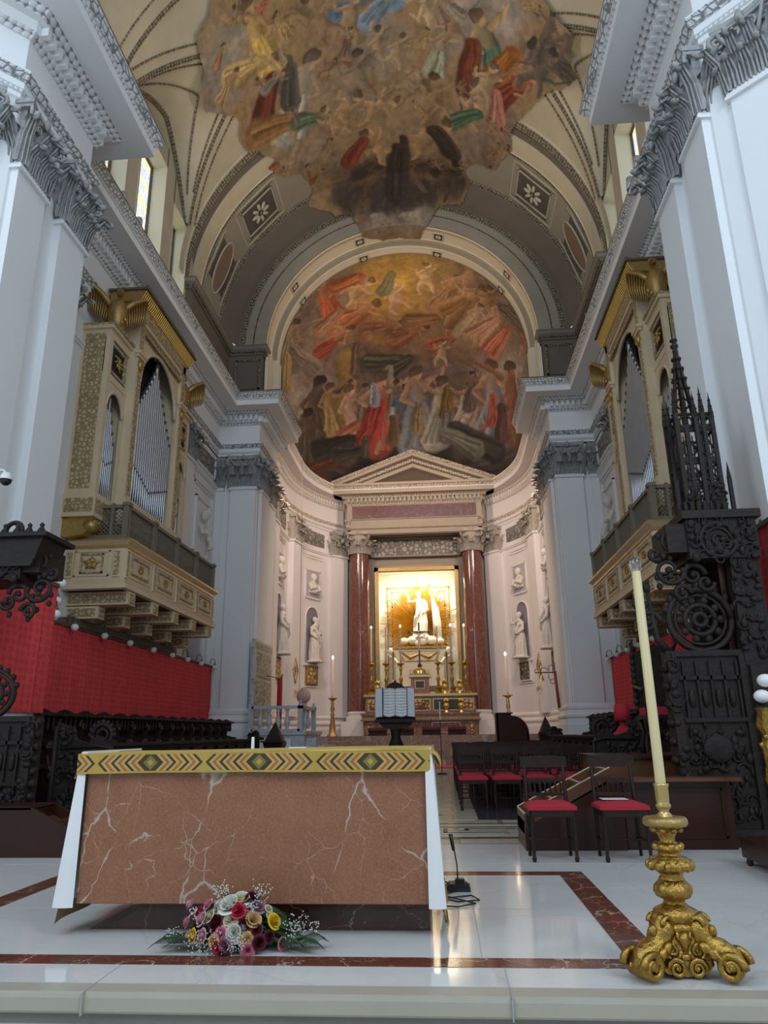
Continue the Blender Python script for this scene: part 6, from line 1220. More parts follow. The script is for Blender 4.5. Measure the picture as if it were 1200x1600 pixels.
for k in range(3): # three scrolled legs, the front face towards the camera
    a=-pi/2+k*2*pi/3+pi/3; b=MB(); b.M=T(CX,CY,0)@Matrix.Rotation(a-(0),4,'Z')
    # local x = outwards
    b.path([(.06,0,.215),(.10,0,.20),(.115,0,.165),(.135,0,.14),(.18,0,.12),(.235,0,.095),(.275,0,.055)],[.06,.066,.056,.052,.060,.052,.030],12,0,flat=.9)
    for e in (-1,1):
        scroll(b,(.235,e*.064,.066),(1,0),.060,.019,1,1.7); scroll(b,(.10,e*.045,.225),(1,0),.035,.013,1,1.3)
    b.lathe([(.058,-.052),(.06,-.04),(.055,0),(.06,.04),(.058,.052),(0,.052)],n=18) if False else b.path([(.235,-.058,.062),(.235,.058,.062)],[.050,.050],16,0)
    for j in range(6):
        for e in (-1,0,1): b.ell((.13+.028*j,e*.03,.178-.020*j-.006*abs(e)),(.030,.016,.012),0,8,Matrix.Rotation(.75,3,'Y'))
    for e in (-1,1):
        for j in range(4): b.ell((.13+.035*j,e*.062,.135-.020*j),(.034,.016,.022),0,8,Matrix.Rotation(.5,3,'Y'))
    b.ell((.155,0,.195),(.024,.024,.03),0,10); b.ell((.135,0,.17),(.03,.03,.022),0,10)
    part(b,'scrolled_leg',[gold],root)
for k in range(3):
    a=-pi/2+k*2*pi/3; b=MB(); b.M=T(CX,CY,0)@Matrix.Rotation(a,4,'Z')   # face panels: local x outwards, y across
    b.prism([(-.075,.215),(.075,.215),(.10,.14),(.12,.05),(.09,.02),(0,.008),(-.09,.02),(-.12,.05),(-.10,.14)],.02,.085,'x',0)
    for e in (-1,1):
        scroll(b,(.10,e*.047,.045),(0,e),.042,.0125,1,1.7); scroll(b,(.085,e*.058,.115),(0,-e),.042,.0125,-1,1.6)
        b.path([(.085,e*.095,.135),(.08,e*.075,.18),(.075,e*.055,.215)],[.013,.018,.014],8)
    b.ell((.075,0,.205),(.03,.055,.028),0,12); b.path([(.085,0,.19),(.095,0,.155),(.09,0,.115)],[.03,.028,.012],10); b.ell((.095,0,.092),(.016,.026,.016),0,8); b.ell((.09,0,.165),(.02,.04,.012),0,8)
    for e in (-1,1): b.path([(.09,e*.03,.195),(.095,e*.022,.16),(.09,e*.008,.12)],[.010,.009,.005],6)
    for e in (-1,1): b.ell((.06,e*.085,.235),(.035,.03,.035),0,10)
    part(b,'face_panel',[gold],root)
b=MB(); b.lathe([(.07,.02),(.10,.06),(.085,.16),(.06,.22)],(CX,CY,0),18); part(b,'core',[gold_o],root)
b=MB(); b.lathe([(.0255,0),(.0235,1.09),(.012,1.10),(.0,1.095)],n=22); o=b.build('tall_candle',[simple('ivory_wax',(.64,.52,.27),.38,0,.04,4)]); o.location=(CX,CY,.842); put(o,'tall ivory candle standing in the gilded candlestick','candle')
gm_=N('clear_glass'); gm_.b.inputs['Transmission Weight'].default_value=1; gm_.fin((.95,.97,.97),.03)
b=MB(); b.lathe([(.024,-.01),(.0285,0),(.030,.05),(.022,.065),(.021,.063),(.0285,.049),(.027,0),(.023,-.008)],n=22); o=b.build('glass_wind_guard',[gm_.m]); o.location=(CX,CY,1.942); put(o,'clear glass wind guard on top of the tall ivory candle','candle guard')
# ---------------- microphone and cable ----------------
root=empty('gooseneck_microphone',(1.11,5.93,0),0,'black gooseneck microphone with square base beside the right end of the altar','microphone')
b=MB(); b.M=T(1.11,5.93,0); b.prism([(-.09,-.08),(.09,-.08),(.09,.08),(-.09,.08)],0,.03,'z',0); b.prism([(-.08,.03),(.08,.03),(.06,.05),(-.06,.05)],-.07,.07,'y',0); b.box(-.02,.05,-.03,.03,.05,.075,0); part(b,'base',[black],root)
b=MB(); b.path([(1.11,5.93,.05),(1.11,5.93,.16),(1.095,5.92,.26),(1.085,5.91,.27)],.005,6); part(b,'gooseneck',[black],root)
b=MB(); b.path([(1.088,5.91,.27),(1.07,5.90,.38)],[.012,.016],10); part(b,'capsule',[black],root)
b=MB(); b.path([(1.10,5.85,.008),(.95,5.65,.008),(1.1,5.5,.008),(1.25,5.55,.008),(1.2,5.7,.008),(1.0,5.6,.008),(.92,5.4,.008),(1.1,5.35,.008),(1.22,5.45,.008),(.98,5.72,.008),(.9,5.85,.008),(.98,5.98,.06),(1.05,5.95,.04)],.005,5); put(b.build('microphone_cable',[black]),'loose loop of black cable on the marble beside the altar','cable')
# ---------------- choir chairs ----------------
def chair(name,loc,label,group=None):
    root=empty(name,loc,0,label,'chair',group)
    b=MB() # padded seat
    def st(u,v):
        x=(u-.5)*.44; y=-.21+.42*v; e=max(abs(u-.5),abs(v-.5))*2; return (x*(1-.04*v),y,.455+.035*(1-e**4)+.006*math.sin(u*14)*math.sin(v*14)*(1-e))
    b.grid(st,14,14,0); b.box(-.215,.215,-.21,.20,.425,.457,0); b.build('seat',[velvet],parent=root)
    b=MB(); b.box(-.205,.205,-.20,-.17,.37,.425,0); b.box(-.205,.205,.15,.18,.37,.425,0); b.box(-.205,-.18,-.2,.18,.37,.425,0); b.box(.18,.205,-.2,.18,.37,.425,0); b.build('seat_frame',[wood_d],parent=root)
    for x in (-.185,.185):
        b=MB(); b.lathe([(.014,0),(.02,.02),(.02,.035),(.013,.05),(.017,.1),(.021,.2),(.016,.26),(.024,.28),(.016,.30),(.024,.33),(.022,.43)],(x,-.18,0),10); b.build('leg',[wood_d],parent=root)
    for x in (-.185,.185):
        b=MB(); b.path([(x,.17,0),(x,.175,.42),(x*.98,.215,.66),(x*.98,.245,.86)],[.015,.02,.017,.014],6); b.build('leg',[wood_d],parent=root)
    b=MB(); b.prism([(-.215,.77),(.215,.77),(.22,.865),(.1,.875),(-.1,.875),(-.22,.865)],.225,.25,'y',0); b.box(-.18,.18,.21,.23,.64,.675,0); b.box(-.18,.18,.195,.215,.515,.545,0)
    for i in range(7): x=-.145+i*.048; b.lathe([(.006,.545),(.011,.57),(.006,.595),(.012,.615),(.006,.64)],(x,.208,0),6)
    b.build('backrest',[wood_d],parent=root)
    b=MB(); b.box(-.18,.18,-.19,-.175,.12,.135,0) if False else b.path([(-.185,0,.16),(.185,0,.16)],.009,6); b.path([(-.185,-.18,.16),(-.185,.17,.16)],.009,6); b.path([(.185,-.18,.16),(.185,.17,.16)],.009,6); b.build('stretcher',[wood_d],parent=root)
    return root
c0=chair('dining_chair',(1.99,7.30,0),'dark wooden chair with red seat in front of the open sloping rack')
bpy.data.objects[c0.name].name='choir_chair'
dup(c0,(2.62,7.28,0),None,'dark wooden chair with a white sheet on its red seat')
b=MB(); b.box(-.13,.10,-.07,.11,0,.003,0); o=b.build('paper_sheet',[white_p]); o.location=(2.60,7.33,.496); put(o,'white paper sheet lying on the red seat of the right front chair','paper')
colw=['at the left aisle','second from the left aisle','third from the left aisle','fourth from the left aisle','at the right end']
rows=['front row','second row','third row','fourth row','fifth row','sixth row','seventh row','eighth row','ninth row']
for j in range(9):
    for i in range(5):
        dup(c0,(1.46+.49*i+.012*math.sin(i*7+j*3),11.75+.93*j+.02*math.sin(i*5+j),0),.03*math.sin(i*3+j*5),'red-seated choir chair beyond the dais, %s, %s'%(rows[j],colw[i]),group='rows of choir chairs')
# ---------------- wooden desk with sloping hymn-book rack ----------------
root=empty('sloping_book_rack',(2.3,8.0,0),0,'dark wooden bench end with open sloping book compartments behind the two red chairs','rack')
b=MB(); x0,x1=1.80,2.66; 
b.prism([(x0,0),(x1+.1,0),(x1+.1,.60),(x1-.05,.62),(x0,.20)],7.76,7.80,'y',0); b.prism([(x0,0),(x1,0),(x1,.60),(x0,.20)],8.50,8.54,'y',0)
b.prism([(x0,.20),(x1,.62),(x1,.56),(x0,.14)],7.8,8.5,'y',0)
b.box(x0,x0+.03,7.8,8.5,0,.26,0); part(b,'rack_body',[wood_r],root)
b=MB()
def slp(x): return .20+(x-x0)/(x1-x0)*.42
for y in (7.76,8.48): b.prism([(x0,slp(x0)),(x1,slp(x1)),(x1,slp(x1)+.13),(x0,slp(x0)+.13)],y,y+.03,'y',0)
for x in (x0,x0+.28,x0+.57,x1-.03): b.prism([(x,slp(x)),(x+.025,slp(x+.025)),(x+.025,slp(x)+.13),(x,slp(x)+.12)],7.78,8.5,'y',0)
for y in (7.758,8.478):
    b.prism([(x0,slp(x0)+.13),(x1,slp(x1)+.13),(x1,slp(x1)+.142),(x0,slp(x0)+.142)],y,y+.012,'y',1)
for x in (x0,x0+.28,x0+.57,x1-.03): b.box(x,x+.012,7.78,8.5,slp(x)+.125,slp(x)+.137,1)
part(b,'book_compartments',[wood_m,wood_l],root,'brown compartments with pale worn edges')
root=empty('prayer_desk',(3.3,8.2,0),0,'long low reddish wooden desk behind the gilded candlestick','desk')
b=MB(); b.box(2.78,3.80,7.80,7.92,.0,.62,0); 
for a in ((2.86,3.72,.10,.12),(2.86,3.72,.53,.55),(2.86,2.88,.1,.55),(3.70,3.72,.1,.55)): b.box(a[0],a[1],7.788,7.80,a[2],a[3],0)
part(b,'desk_body',[wood_r],root); b=MB(); b.box(2.70,3.86,7.66,7.925,.62,.655,0); part(b,'desk_top',[wood_m],root)
b=MB(); b.box(2.78,3.98,8.75,9.9,0,.80,0); b.box(2.74,4.0,8.70,9.95,.80,.83,1); put(b.build('wooden_platform',[wood_m,wood_r]),'brown wooden step platform behind the low desk, under the throne chair','platform')
root=empty('low_desk',(-3.3,7.8,0),0,'low reddish wooden box desk with sloping end at the left edge, beyond the dais','desk')
b=MB(); b.prism([(-4.8,0),(-2.53,0),(-2.53,.22),(-3.02,.45),(-4.8,.45)],7.40,7.44,'y',0); b.prism([(-4.8,0),(-2.53,0),(-2.53,.22),(-3.02,.45),(-4.8,.45)],7.86,7.90,'y',0); b.box(-2.56,-2.53,7.44,7.88,0,.22,0); b.box(-4.8,-3.02,7.4,7.90,.43,.46,0); b.box(-3.05,-3.02,7.44,7.88,.1,.44,0); b.box(-4.8,-4.77,7.4,7.88,0,.45,0); part(b,'desk_body',[wood_r],root)
b=MB(); b.prism([(-2.56,.10),(-3.02,.34),(-3.02,.30),(-2.56,.06)],7.44,7.86,'y',0); b.box(-2.82,-2.79,7.44,7.86,.1,.32,0); part(b,'book_compartments',[wood_m],root)
b=MB(); b.M=T(.42,.0,0); b.box(3.12,3.5,5.95,7.0,.06,.20,0); b.box(3.1,3.52,5.93,7.02,.20,.22,0)
for x,y in ((3.15,6.0),(3.45,6.0),(3.15,6.93),(3.45,6.93)): b.lathe([(.02,0),(.03,.03),(.02,.06)],(x,y,0),8)
put(b.build('kneeling_bench',[wood_r]),'low dark kneeling bench cut off at the right edge of the dais','bench')
# ---------------- choir stalls, thrones, hangings ----------------
def ringp(b,c,r_,w_,n=20,flat=1,mat=0): b.path([(c[0]+r_*math.cos(2*pi*i/n),c[1],c[2]+r_*math.sin(2*pi*i/n)) for i in range(n+1)],w_,6,mat,flat=flat)
def carve(b,x0,x1,y,z0,z1,seed,n,mat=0,d=.03): # dense relief carving on a vertical face looking towards -y
    r=random.Random(seed)
    for i in range(n):
        x=r.uniform(x0,x1); z=r.uniform(z0,z1); t=r.random()
        if t<.5: b.ell((x,y,z),(r.uniform(.02,.055),d,r.uniform(.02,.06)),mat,7)
        elif t<.8:
            q=r.uniform(.03,.07); sg=r.choice((-1,1)); b.path([(x+q*math.cos(a),y-.01,z+sg*q*math.sin(a)) for a in [k*.6 for k in range(7)]],.012,5,mat)
        else: b.path([(x,y-.01,z),(x+r.uniform(-.05,.05),y-.02,z+r.uniform(.04,.1))],[.02,.006],5,mat)
def stall_end(s):
    st='right' if s>0 else 'left'; M=side(s)
    root=empty('stall_canopy_end',(s*3.9,8.1,0),0,('towering black carved stall end with openwork spire, behind the right desk' if s>0 else 'black carved stall end with hood, cut off by the left edge'),'choir stall')
    xa,xb=3.40,4.20; y=7.98; zt=1.83 if s>0 else 1.28
    b=MB(); b.M=M; b.box(xa+.04,xb,y,y+.14,0,zt,0); b.box(xa,xb+.06,y-.03,y+.17,zt,zt+.06,0); b.box(xa+.0,xa+.09,y-.04,y+.18,.1,zt,0); b.box(xb-.08,xb+.02,y-.04,y+.18,0,zt,0); b.box(xa,xb+.03,y-.05,y+.2,0,.16,0)
    for i in range(5): x=xa+.14+i*.135; b.box(x,x+.02,y-.03,y,zt-.62,zt-.05,0); b.ell((x+.07,y-.01,zt-.42),(.035,.03,.10),0,8)
    b.box(xa+.1,xb-.08,y-.03,y,zt-.24,zt-.20,0); b.box(xa+.1,xb-.08,y-.035,y,zt-.66,zt-.62,0)
    carve(b,xa+.12,xb-.1,y-.005,.2,zt-.68,3,90); carve(b,xa,xa+.08,y-.04,.15,zt,5,26); b.ell(((xa+xb)/2,y-.03,zt-.92),(.16,.04,.14),0,12)
    for i in range(9): b.ell((xa-.01,y+.05,.25+i*zt/10),(.05,.07,.05),0,8)
    part(b,'lower_panel',[wood_dc],root)
    # openwork roundel
    b=MB(); b.M=M; cz=zt+.39; cx=(xa+xb)/2+.02; R_=.33; yy=y+.06
    for q,w_ in ((R_,.035),(R_*.80,.018),(R_*.48,.03),(R_*.2,.03)): ringp(b,(cx,yy,cz),q,w_)
    for i in range(10): a=i*pi/5; b.ell((cx+R_*.64*math.cos(a),yy,cz+R_*.64*math.sin(a)),(.045,.03,.045),0,7); 
    for i in range(6): a=i*pi/3; b.path([(cx+R_*.2*math.cos(a),yy,cz+R_*.2*math.sin(a)),(cx+R_*.46*math.cos(a+.4),yy,cz+R_*.46*math.sin(a+.4))],.014,5)
    for i in range(8): a=pi*.1+i*pi*.8/7; b.ell((cx+(R_+.04)*math.cos(a),yy,cz+(R_+.04)*math.sin(a)),(.04,.04,.05),0,7)
    b.lathe([(.03,cz+R_),(.05,cz+R_+.06),(.02,cz+R_+.1),(.035,cz+R_+.14),(0,cz+R_+.18)],(cx,yy,0),8)
    if s<0: b.v=[((-((-p[0]-cx)*.78+cx+.16)),p[1],(p[2]-zt)*.78+zt) for p in b.v]
    if s>0: scroll(b,(xa-.12,yy,cz-.02),(1,0),.13,.035,1,1.2); scroll(b,(xa-.2,yy,cz+.2),(1,0),.08,.028,-1,1.2); b.path([(xa+.05,yy,zt+.05),(xa-.05,yy,zt+.2),(xa-.1,yy,cz+.3)],[.05,.035,.02],6); b.ell((xa-.1,yy,cz+.36),(.04,.04,.06),0,8)
    part(b,'openwork_roundel',[wood_dc],root)
    # uprights
    b=MB(); b.M=M if s>0 else M@Matrix.Translation((.62,0,0))
    b.box(4.10,4.16,y+.1,y+.5,zt,3.25,1); b.box(4.18,4.44,y-.05,y+.45,zt-.1,3.25,0); carve(b,4.18,4.44,y-.06,zt,3.2,9,60); b.box(4.42,4.5,y,y+.5,0,3.3,0); b.box(3.85,4.12,y+.42,y+.5,zt+.1,3.2,0); carve(b,3.88,4.10,y+.41,zt+.7,2.95,11,30); b.box(4.2,4.6,y-.1,y+.4,0,zt-.1,0); carve(b,4.2,4.6,y-.11,.05,zt-.15,13,60)
    part(b,'upright',[wood_dc,wood_r],root)
    # hood
    b=MB(); b.M=M; zh=3.36
    b.box(3.72,4.55,y-.12,y+.55,zh-.06,zh+.03,0); b.box(3.76,4.50,y-.08,y+.5,zh-.5,zh-.06,0); b.box(3.55,3.76,y-.05,y+.5,zh-.42,zh-.1,0)
    for q,w_ in ((.19,.025),(.13,.018),(.06,.02)): ringp(b,(4.08,y-.09,zh-.30),q,w_)
    carve(b,3.78,4.48,y-.09,zh-.52,zh-.08,17,60)
    # hanging openwork scrolls on the inner side
    for cx,cz,r_,q in ((3.62,zh-.30,.15,1),(3.55,zh-.60,.17,-1),(3.80,zh-.66,.13,1),(3.66,zh-.86,.10,1),(3.42,zh-.42,.08,-1),(3.92,zh-.75,.09,-1)): scroll(b,(cx,y+.02,cz),(1,0),r_,.030,q,1.3)
    for i in range(26): r=random.Random(i); b.ell((r.uniform(3.36,3.95),y+.02+r.uniform(-.04,.04),zh-r.uniform(.1,.98)),(.035,.03,.04),0,6)
    if s<0:
        for i in range(5): b.lathe([(.03,0),(.05,.05),(.02,.1),(.03,.13),(0,.16)],(3.60+.15*i,y-.02,zh+.03),8)
        ringp(b,(3.95,y,zh+.1),.10,.03); b.box(3.44,4.6,y-.2,y+.5,zh-.02,zh+.03,0); b.prism([(3.50,zh-.02),(3.58,zh-.28),(3.62,zh-.36),(4.5,zh-.36),(4.5,zh-.02)],y-.14,y+.4,'y',0)
    part(b,'canopy_hood',[wood_dc],root)
    if s<0: return
    # gothic openwork tower and spire
    b=MB(); b.M=M; z0=zh+.03; cx,cy=4.07,y+.28; rw=.20
    for i in range(9): xx=cx-rw+.05*i; b.box(xx-.006,xx+.006,cy-rw-.005,cy-rw+.005,z0,z0+(.95 if i%2 else 1.15),0); b.box(xx-.006,xx+.006,cy+rw-.005,cy+rw+.005,z0,z0+1.05,0); b.box(cx-rw-.005,cx-rw+.005,cy-rw+.05*i-.006,cy-rw+.05*i+.006,z0,z0+1.0,0)
    for zz in (.30,.60,1.0): b.box(cx-rw,cx+rw,cy-rw-.01,cy-rw+.01,z0+zz,z0+zz+.09,0); b.box(cx-rw-.01,cx-rw+.01,cy-rw,cy+rw,z0+zz,z0+zz+.09,0)
    posts=[(cx-rw,cy-rw),(cx+rw,cy-rw),(cx+rw,cy+rw),(cx-rw,cy+rw),(cx,cy-rw-.04),(cx-rw*.5,cy-rw),(cx+rw*.5,cy-rw),(cx-rw-.02,cy)]
    for i,(px,py) in enumerate(posts): 
        t=1.25-.08*(i%3); b.box(px-.022,px+.022,py-.022,py+.022,z0,z0+t,0); b.lathe([(.035,0),(.03,.06),(.0,.34)],(px,py,z0+t),4,smooth=False); 
        for k in range(3): b.ell((px,py,z0+t+.06+.08*k),(.035-.007*k,.035-.007*k,.012),0,6)
    for zz in (.02,.34,.62,1.02,1.22):
        for a,c in (((cx-rw,cy-rw),(cx+rw,cy-rw)),((cx+rw,cy-rw),(cx+rw,cy+rw)),((cx-rw,cy-rw),(cx-rw,cy+rw)),((cx-rw,cy+rw),(cx+rw,cy+rw))): b.path([(a[0],a[1],z0+zz),(c[0],c[1],z0+zz)],.02,5)
    for xx in (-.5,.5):
        for zz in (.48,.78,1.12): ringp(b,(cx+xx*rw,cy-rw-.01,z0+zz),rw*.38,.014,12)
        for zz in (.95,.55): b.path([(cx+xx*rw-rw*.45,cy-rw,z0+zz-.2),(cx+xx*rw,cy-rw,z0+zz),(cx+xx*rw+rw*.45,cy-rw,z0+zz-.2)],.014,5)
    carve(b,cx-rw,cx+rw,cy-rw-.03,z0,z0+.32,21,50)
    for i in range(8): b.ell((cx-rw-.12+.07*i,cy-rw-.05,z0+.06),(.03,.04,.10),0,7)
    for px in (cx-rw-.09,cx+rw+.10): b.box(px-.02,px+.02,cy-rw,cy-rw+.04,z0,z0+.42,0); b.lathe([(.03,0),(0,.22)],(px,cy-rw+.02,z0+.42),4,smooth=False)
    zs=z0+1.2; zp=z0+2.18
    for i in range(6):
        a=i*pi/3+.3; px,py=cx-.03+.13*math.cos(a),cy+.13*math.sin(a); b.path([(px,py,zs),(cx-.03,cy,zp)],.020,5)
        for k in range(7): t=k/7; b.ell((px+(cx-.03-px)*t+.02*math.cos(a),py+(cy-py)*t+.02*math.sin(a),zs+(zp-zs)*t),(.028,.028,.022),0,6)
    for k in range(3): t=.25+.25*k; ringp(b,(cx-.03,cy,zs+(zp-zs)*t),.10*(1-t),.012,10)
    b.lathe([(.02,-.06),(.035,-.03),(.02,0),(.05,.03),(.05,.05),(.02,.07),(.025,.1),(.05,.115),(.03,.14),(0,.15)],(cx-.03,cy,zp),8)
    part(b,'openwork_spire',[wood_dc],root)
for s in (1,-1): stall_end(s)
# stall seats: one unit repeated along each wall
def stall_unit(s):
    root=empty('choir_stall',(s*5.0,10.0,0),0,'x','choir stall','stalls'); M=Matrix.Translation((0,0,0))@side(s)@Matrix.Translation((-5.0,0,0))
    def lp(b,n,mm=wood_d): b.build(n,[mm],parent=root)
    b=MB(); b.M=M; b.box(5.28,5.34,0,.68,.0,1.34,0); b.box(5.06,5.40,0,.68,1.34,1.39,0); b.prism([(5.06,1.39),(5.2,1.45),(5.3,1.42),(5.36,1.39)],.28,.40,'y',0)
    for i in range(4): b.lathe([(.02,1.12),(.035,1.18),(.02,1.24),(.03,1.34)],(5.14,.1+.16*i,0),7)
    b.ell((5.26,.34,.95),(.03,.16,.16),0,10); lp(b,'backrest',wood_dc)
    b=MB(); b.M=M; b.box(4.82,5.28,.04,.64,.58,.63,0); lp(b,'seat')
    b=MB(); b.M=M; b.prism([(4.74,0),(5.3,0),(5.3,1.34),(5.12,1.3),(5.05,1.15),(5.08,1.02),(4.86,.95),(4.78,.85),(4.86,.76),(4.82,.60),(4.76,.5)],-.03,.03,'y',0); b.path([(4.86,-.05,.90),(4.86,.05,.90)],.07,10); b.path([(5.12,-.05,1.2),(5.12,.05,1.2)],.06,10); b.ell((4.80,0,.45),(.05,.06,.08),0,8); lp(b,'armrest')
    return root
for s,st in ((-1,'left'),(1,'right')):
    u0=stall_unit(s); n=17
    for i in range(n):
        lb='black carved stall seat, %s wall, %s'%(st,'nearest to the dais' if i==0 else 'farthest from the dais' if i==n-1 else '%s from the dais end'%(['','second','third','fourth','fifth','sixth','seventh','eighth','ninth','tenth','eleventh','twelfth','thirteenth','fourteenth','fifteenth','sixteenth'][i]))
        if i==0: u0.location=(s*5.0,9.6,.10); u0['label']=lb; u0['group']='carved stalls along the %s wall'%st
        else: dup(u0,(s*5.0,9.6+.72*i,.10),None,lb,group='carved stalls along the %s wall'%st)
    b=MB(); b.M=side(s); b.box(3.95,5.5,9.2,21.8,0,.10,0); tag(b.build('stall_platform',[wood_d]),'low black wooden platform under the %s row of stalls'%st,'platform')
    # front desks with scrolled end
    root=empty('stall_desk',(s*3.75,14,0),0,'black carved front desk of the %s choir stalls with scrolled end panel'%st,'desk')
    ys_=9.45 if s<0 else 11.05
    b=MB(); b.M=side(s); b.box(3.72,3.80,ys_,19.5,.1,.98,0); b.box(3.62,4.02,ys_-.05,19.55,.98,1.02,0)
    for i in range(0 if s<0 else 2,13):
        yy=9.6+i*.76; b.box(3.69,3.72,yy,yy+.6,.15,.2,0); b.box(3.69,3.72,yy,yy+.6,.85,.9,0); b.box(3.69,3.72,yy,yy+.05,.15,.9,0); b.box(3.69,3.72,yy+.55,yy+.6,.15,.9,0)
        for k in range(5): r=random.Random(i*9+k); b.ell((3.70,yy+r.uniform(.12,.5),r.uniform(.3,.78)),(.03,.07,.07),0,6)
    part(b,'desk_front',[wood_dc],root)
    b=MB(); b.M=side(s); y=ys_-.09
    b.prism([(3.14,.0),(3.84,.0),(3.86,1.24),(3.80,1.27),(3.70,1.22),(3.62,1.08),(3.45,1.03),(3.38,1.10),(3.30,1.12),(3.2,1.04),(3.14,.95)],y,y+.09,'y',0)
    b.path([(3.86,y-.01,0),(3.87,y-.01,1.25)],.03,6); b.path([(3.14,y-.01,0),(3.14,y-.01,.96),(3.3,y-.01,1.0),(3.8,y-.01,.98)],.022,6)
    carve(b,3.2,3.8,y-.005,.12,.92,31,110); carve(b,3.62,3.82,y-.005,1.0,1.22,33,14); ringp(b,(3.29,y+.04,1.13),.13,.03); ringp(b,(3.29,y+.04,1.13),.07,.02)
    for i in range(9): a=i*pi/8; b.ell((3.29+.16*math.cos(a),y+.04,1.13+.16*math.sin(a)),(.03,.03,.035),0,6)
    part(b,'carved_end',[wood_dc],root)
    b=MB(); b.M=side(s)
    b.prism([(3.62,.98),(4.0,.98),(4.0,1.06),(3.85,1.16),(3.75,1.08),(3.62,1.05)],19.3,19.5,'y',0); scroll(b,(3.78,19.3,1.12),(1,0),.09,.03); scroll(b,(3.92,19.3,1.10),(1,0),.06,.025); part(b,'scroll_finial',[wood_dc],root)
# red damask hangings
def damask():
    n=N('red_damask'); co=n.coord('UV'); sx=n.new('ShaderNodeSeparateXYZ'); n.l(co,sx.inputs[0]); v=n.new('ShaderNodeTexVoronoi'); mp=n.coord('UV',(7,9,1)); n.l(mp,v.inputs['Vector']); v.inputs['Scale'].default_value=1; v.inputs['Randomness'].default_value=.25
    low=n.math('LESS_THAN',n.math('ADD',sx.outputs[1],n.math('MULTIPLY',n.noise(co,3,3),.4)),2.45); k=n.math('MULTIPLY',n.math('LESS_THAN',v.outputs['Distance'],.40),low)
    c=n.mix(n.math('MULTIPLY',k,.38),(.80,.085,.09),(.46,.035,.045)); c=n.mix(n.ramp(n.noise(co,1.3,4),[(.4,0),(.75,.35)]),c,(.52,.045,.055)); seam=n.math('LESS_THAN',n.math('FRACT',n.math('DIVIDE',sx.outputs[0],2.25)),.008); c=n.mix(n.math('MULTIPLY',seam,.5),c,(.15,.01,.015))
    return n.fin(c,.9,0,.2)
dm=damask(); tr_=simple('dark_wood_batten',(.10,.06,.035),.6)
for s,st in ((-1,'left'),(1,'right')):
    b=MB(); b.M=side(s)
    P=[(4.74,7.95),(4.74,10.55),(6.14,10.55),(6.14,22.82)]
    def cloth(P,z0,z1,nseg):
        pts=[]; 
        for i in range(len(P)-1):
            L=math.dist(P[i],P[i+1]); k=max(2,int(L/.18))
            for j in range(k): t=j/k; pts.append((P[i][0]+(P[i+1][0]-P[i][0])*t+ (.012*math.sin(j*1.9) if P[i][0]==P[i+1][0] else 0),P[i][1]+(P[i+1][1]-P[i][1])*t))
        pts.append(P[-1]); b.sweep(pts,[(0,z0),(.01,(z0+z1)/2),(0,z1)],0)
    cloth(P[:2],1.45,3.30,1); cloth(P[1:3],1.45,3.30,1); cloth(P[2:],1.50,3.16,1)
    b.sweep(P[:2],[(0,3.28),(.03,3.29),(.03,3.34),(0,3.36)],1); b.sweep(P[2:],[(0,3.14),(.03,3.15),(.03,3.20),(0,3.22)],1)
    o=b.build('red_wall_hanging',[dm,tr_]); tag(o,'long red damask hanging stretched above the %s choir stalls'%st,'wall hanging')
# globe lamps on curved brackets
glb=simple('opal_glass',(.78,.76,.74),.15,0,.03,5); lm=simple('lamp_bracket',(.16,.13,.10),.5,.5)
lamp0=None; ords=['nearest','second','third','fourth','fifth','sixth','seventh','eighth','ninth','farthest']
def globe(loc,s,label,g):
    root=empty('globe_lamp',loc,0,label,'lamp',g)
    b=MB(); b.ell((-s*.10,0,-.10),(.075,.075,.075),0,14); b.build('globe',[glb],parent=root)
    b=MB(); b.path([(s*.06,0,.02),(s*.04,0,.14),(-s*.04,0,.17),(-s*.10,0,.08),(-s*.10,0,-.02)],.012,6); b.lathe([(.045,-.04),(.03,-.01),(.02,.02)],(-s*.10,0,0),10); b.build('bracket',[lm],parent=root)
    return root
for s,st in ((-1,'left'),(1,'right')):
    ys=[13.6,14.9,16.2,17.6,18.9,20.1,21.3,22.6]; l0=None
    for i,y in enumerate(ys):
        lb='white globe lamp on the top edge of the %s red hanging, %s the dais'%(st,['nearest to','second from','third from','fourth from','fifth from','sixth from','seventh from','farthest from'][i])
        if l0 is None: l0=globe((s*6.08,y,3.24),s,lb,'globe lamps over the %s hanging'%st)
        else: dup(l0,(s*6.08,y,3.24),None,lb)
    for i,(x,y,z,w_) in enumerate(((4.80,10.75,3.50,'topmost'),(4.82,10.70,3.22,'middle'),(4.76,10.62,3.0,'lowest'))): dup(l0,(s*(x+.1),y,z),None,'white globe lamp at the step of the %s red hanging, %s of three'%(st,w_),group='globe lamps at the step of the %s hanging'%st)
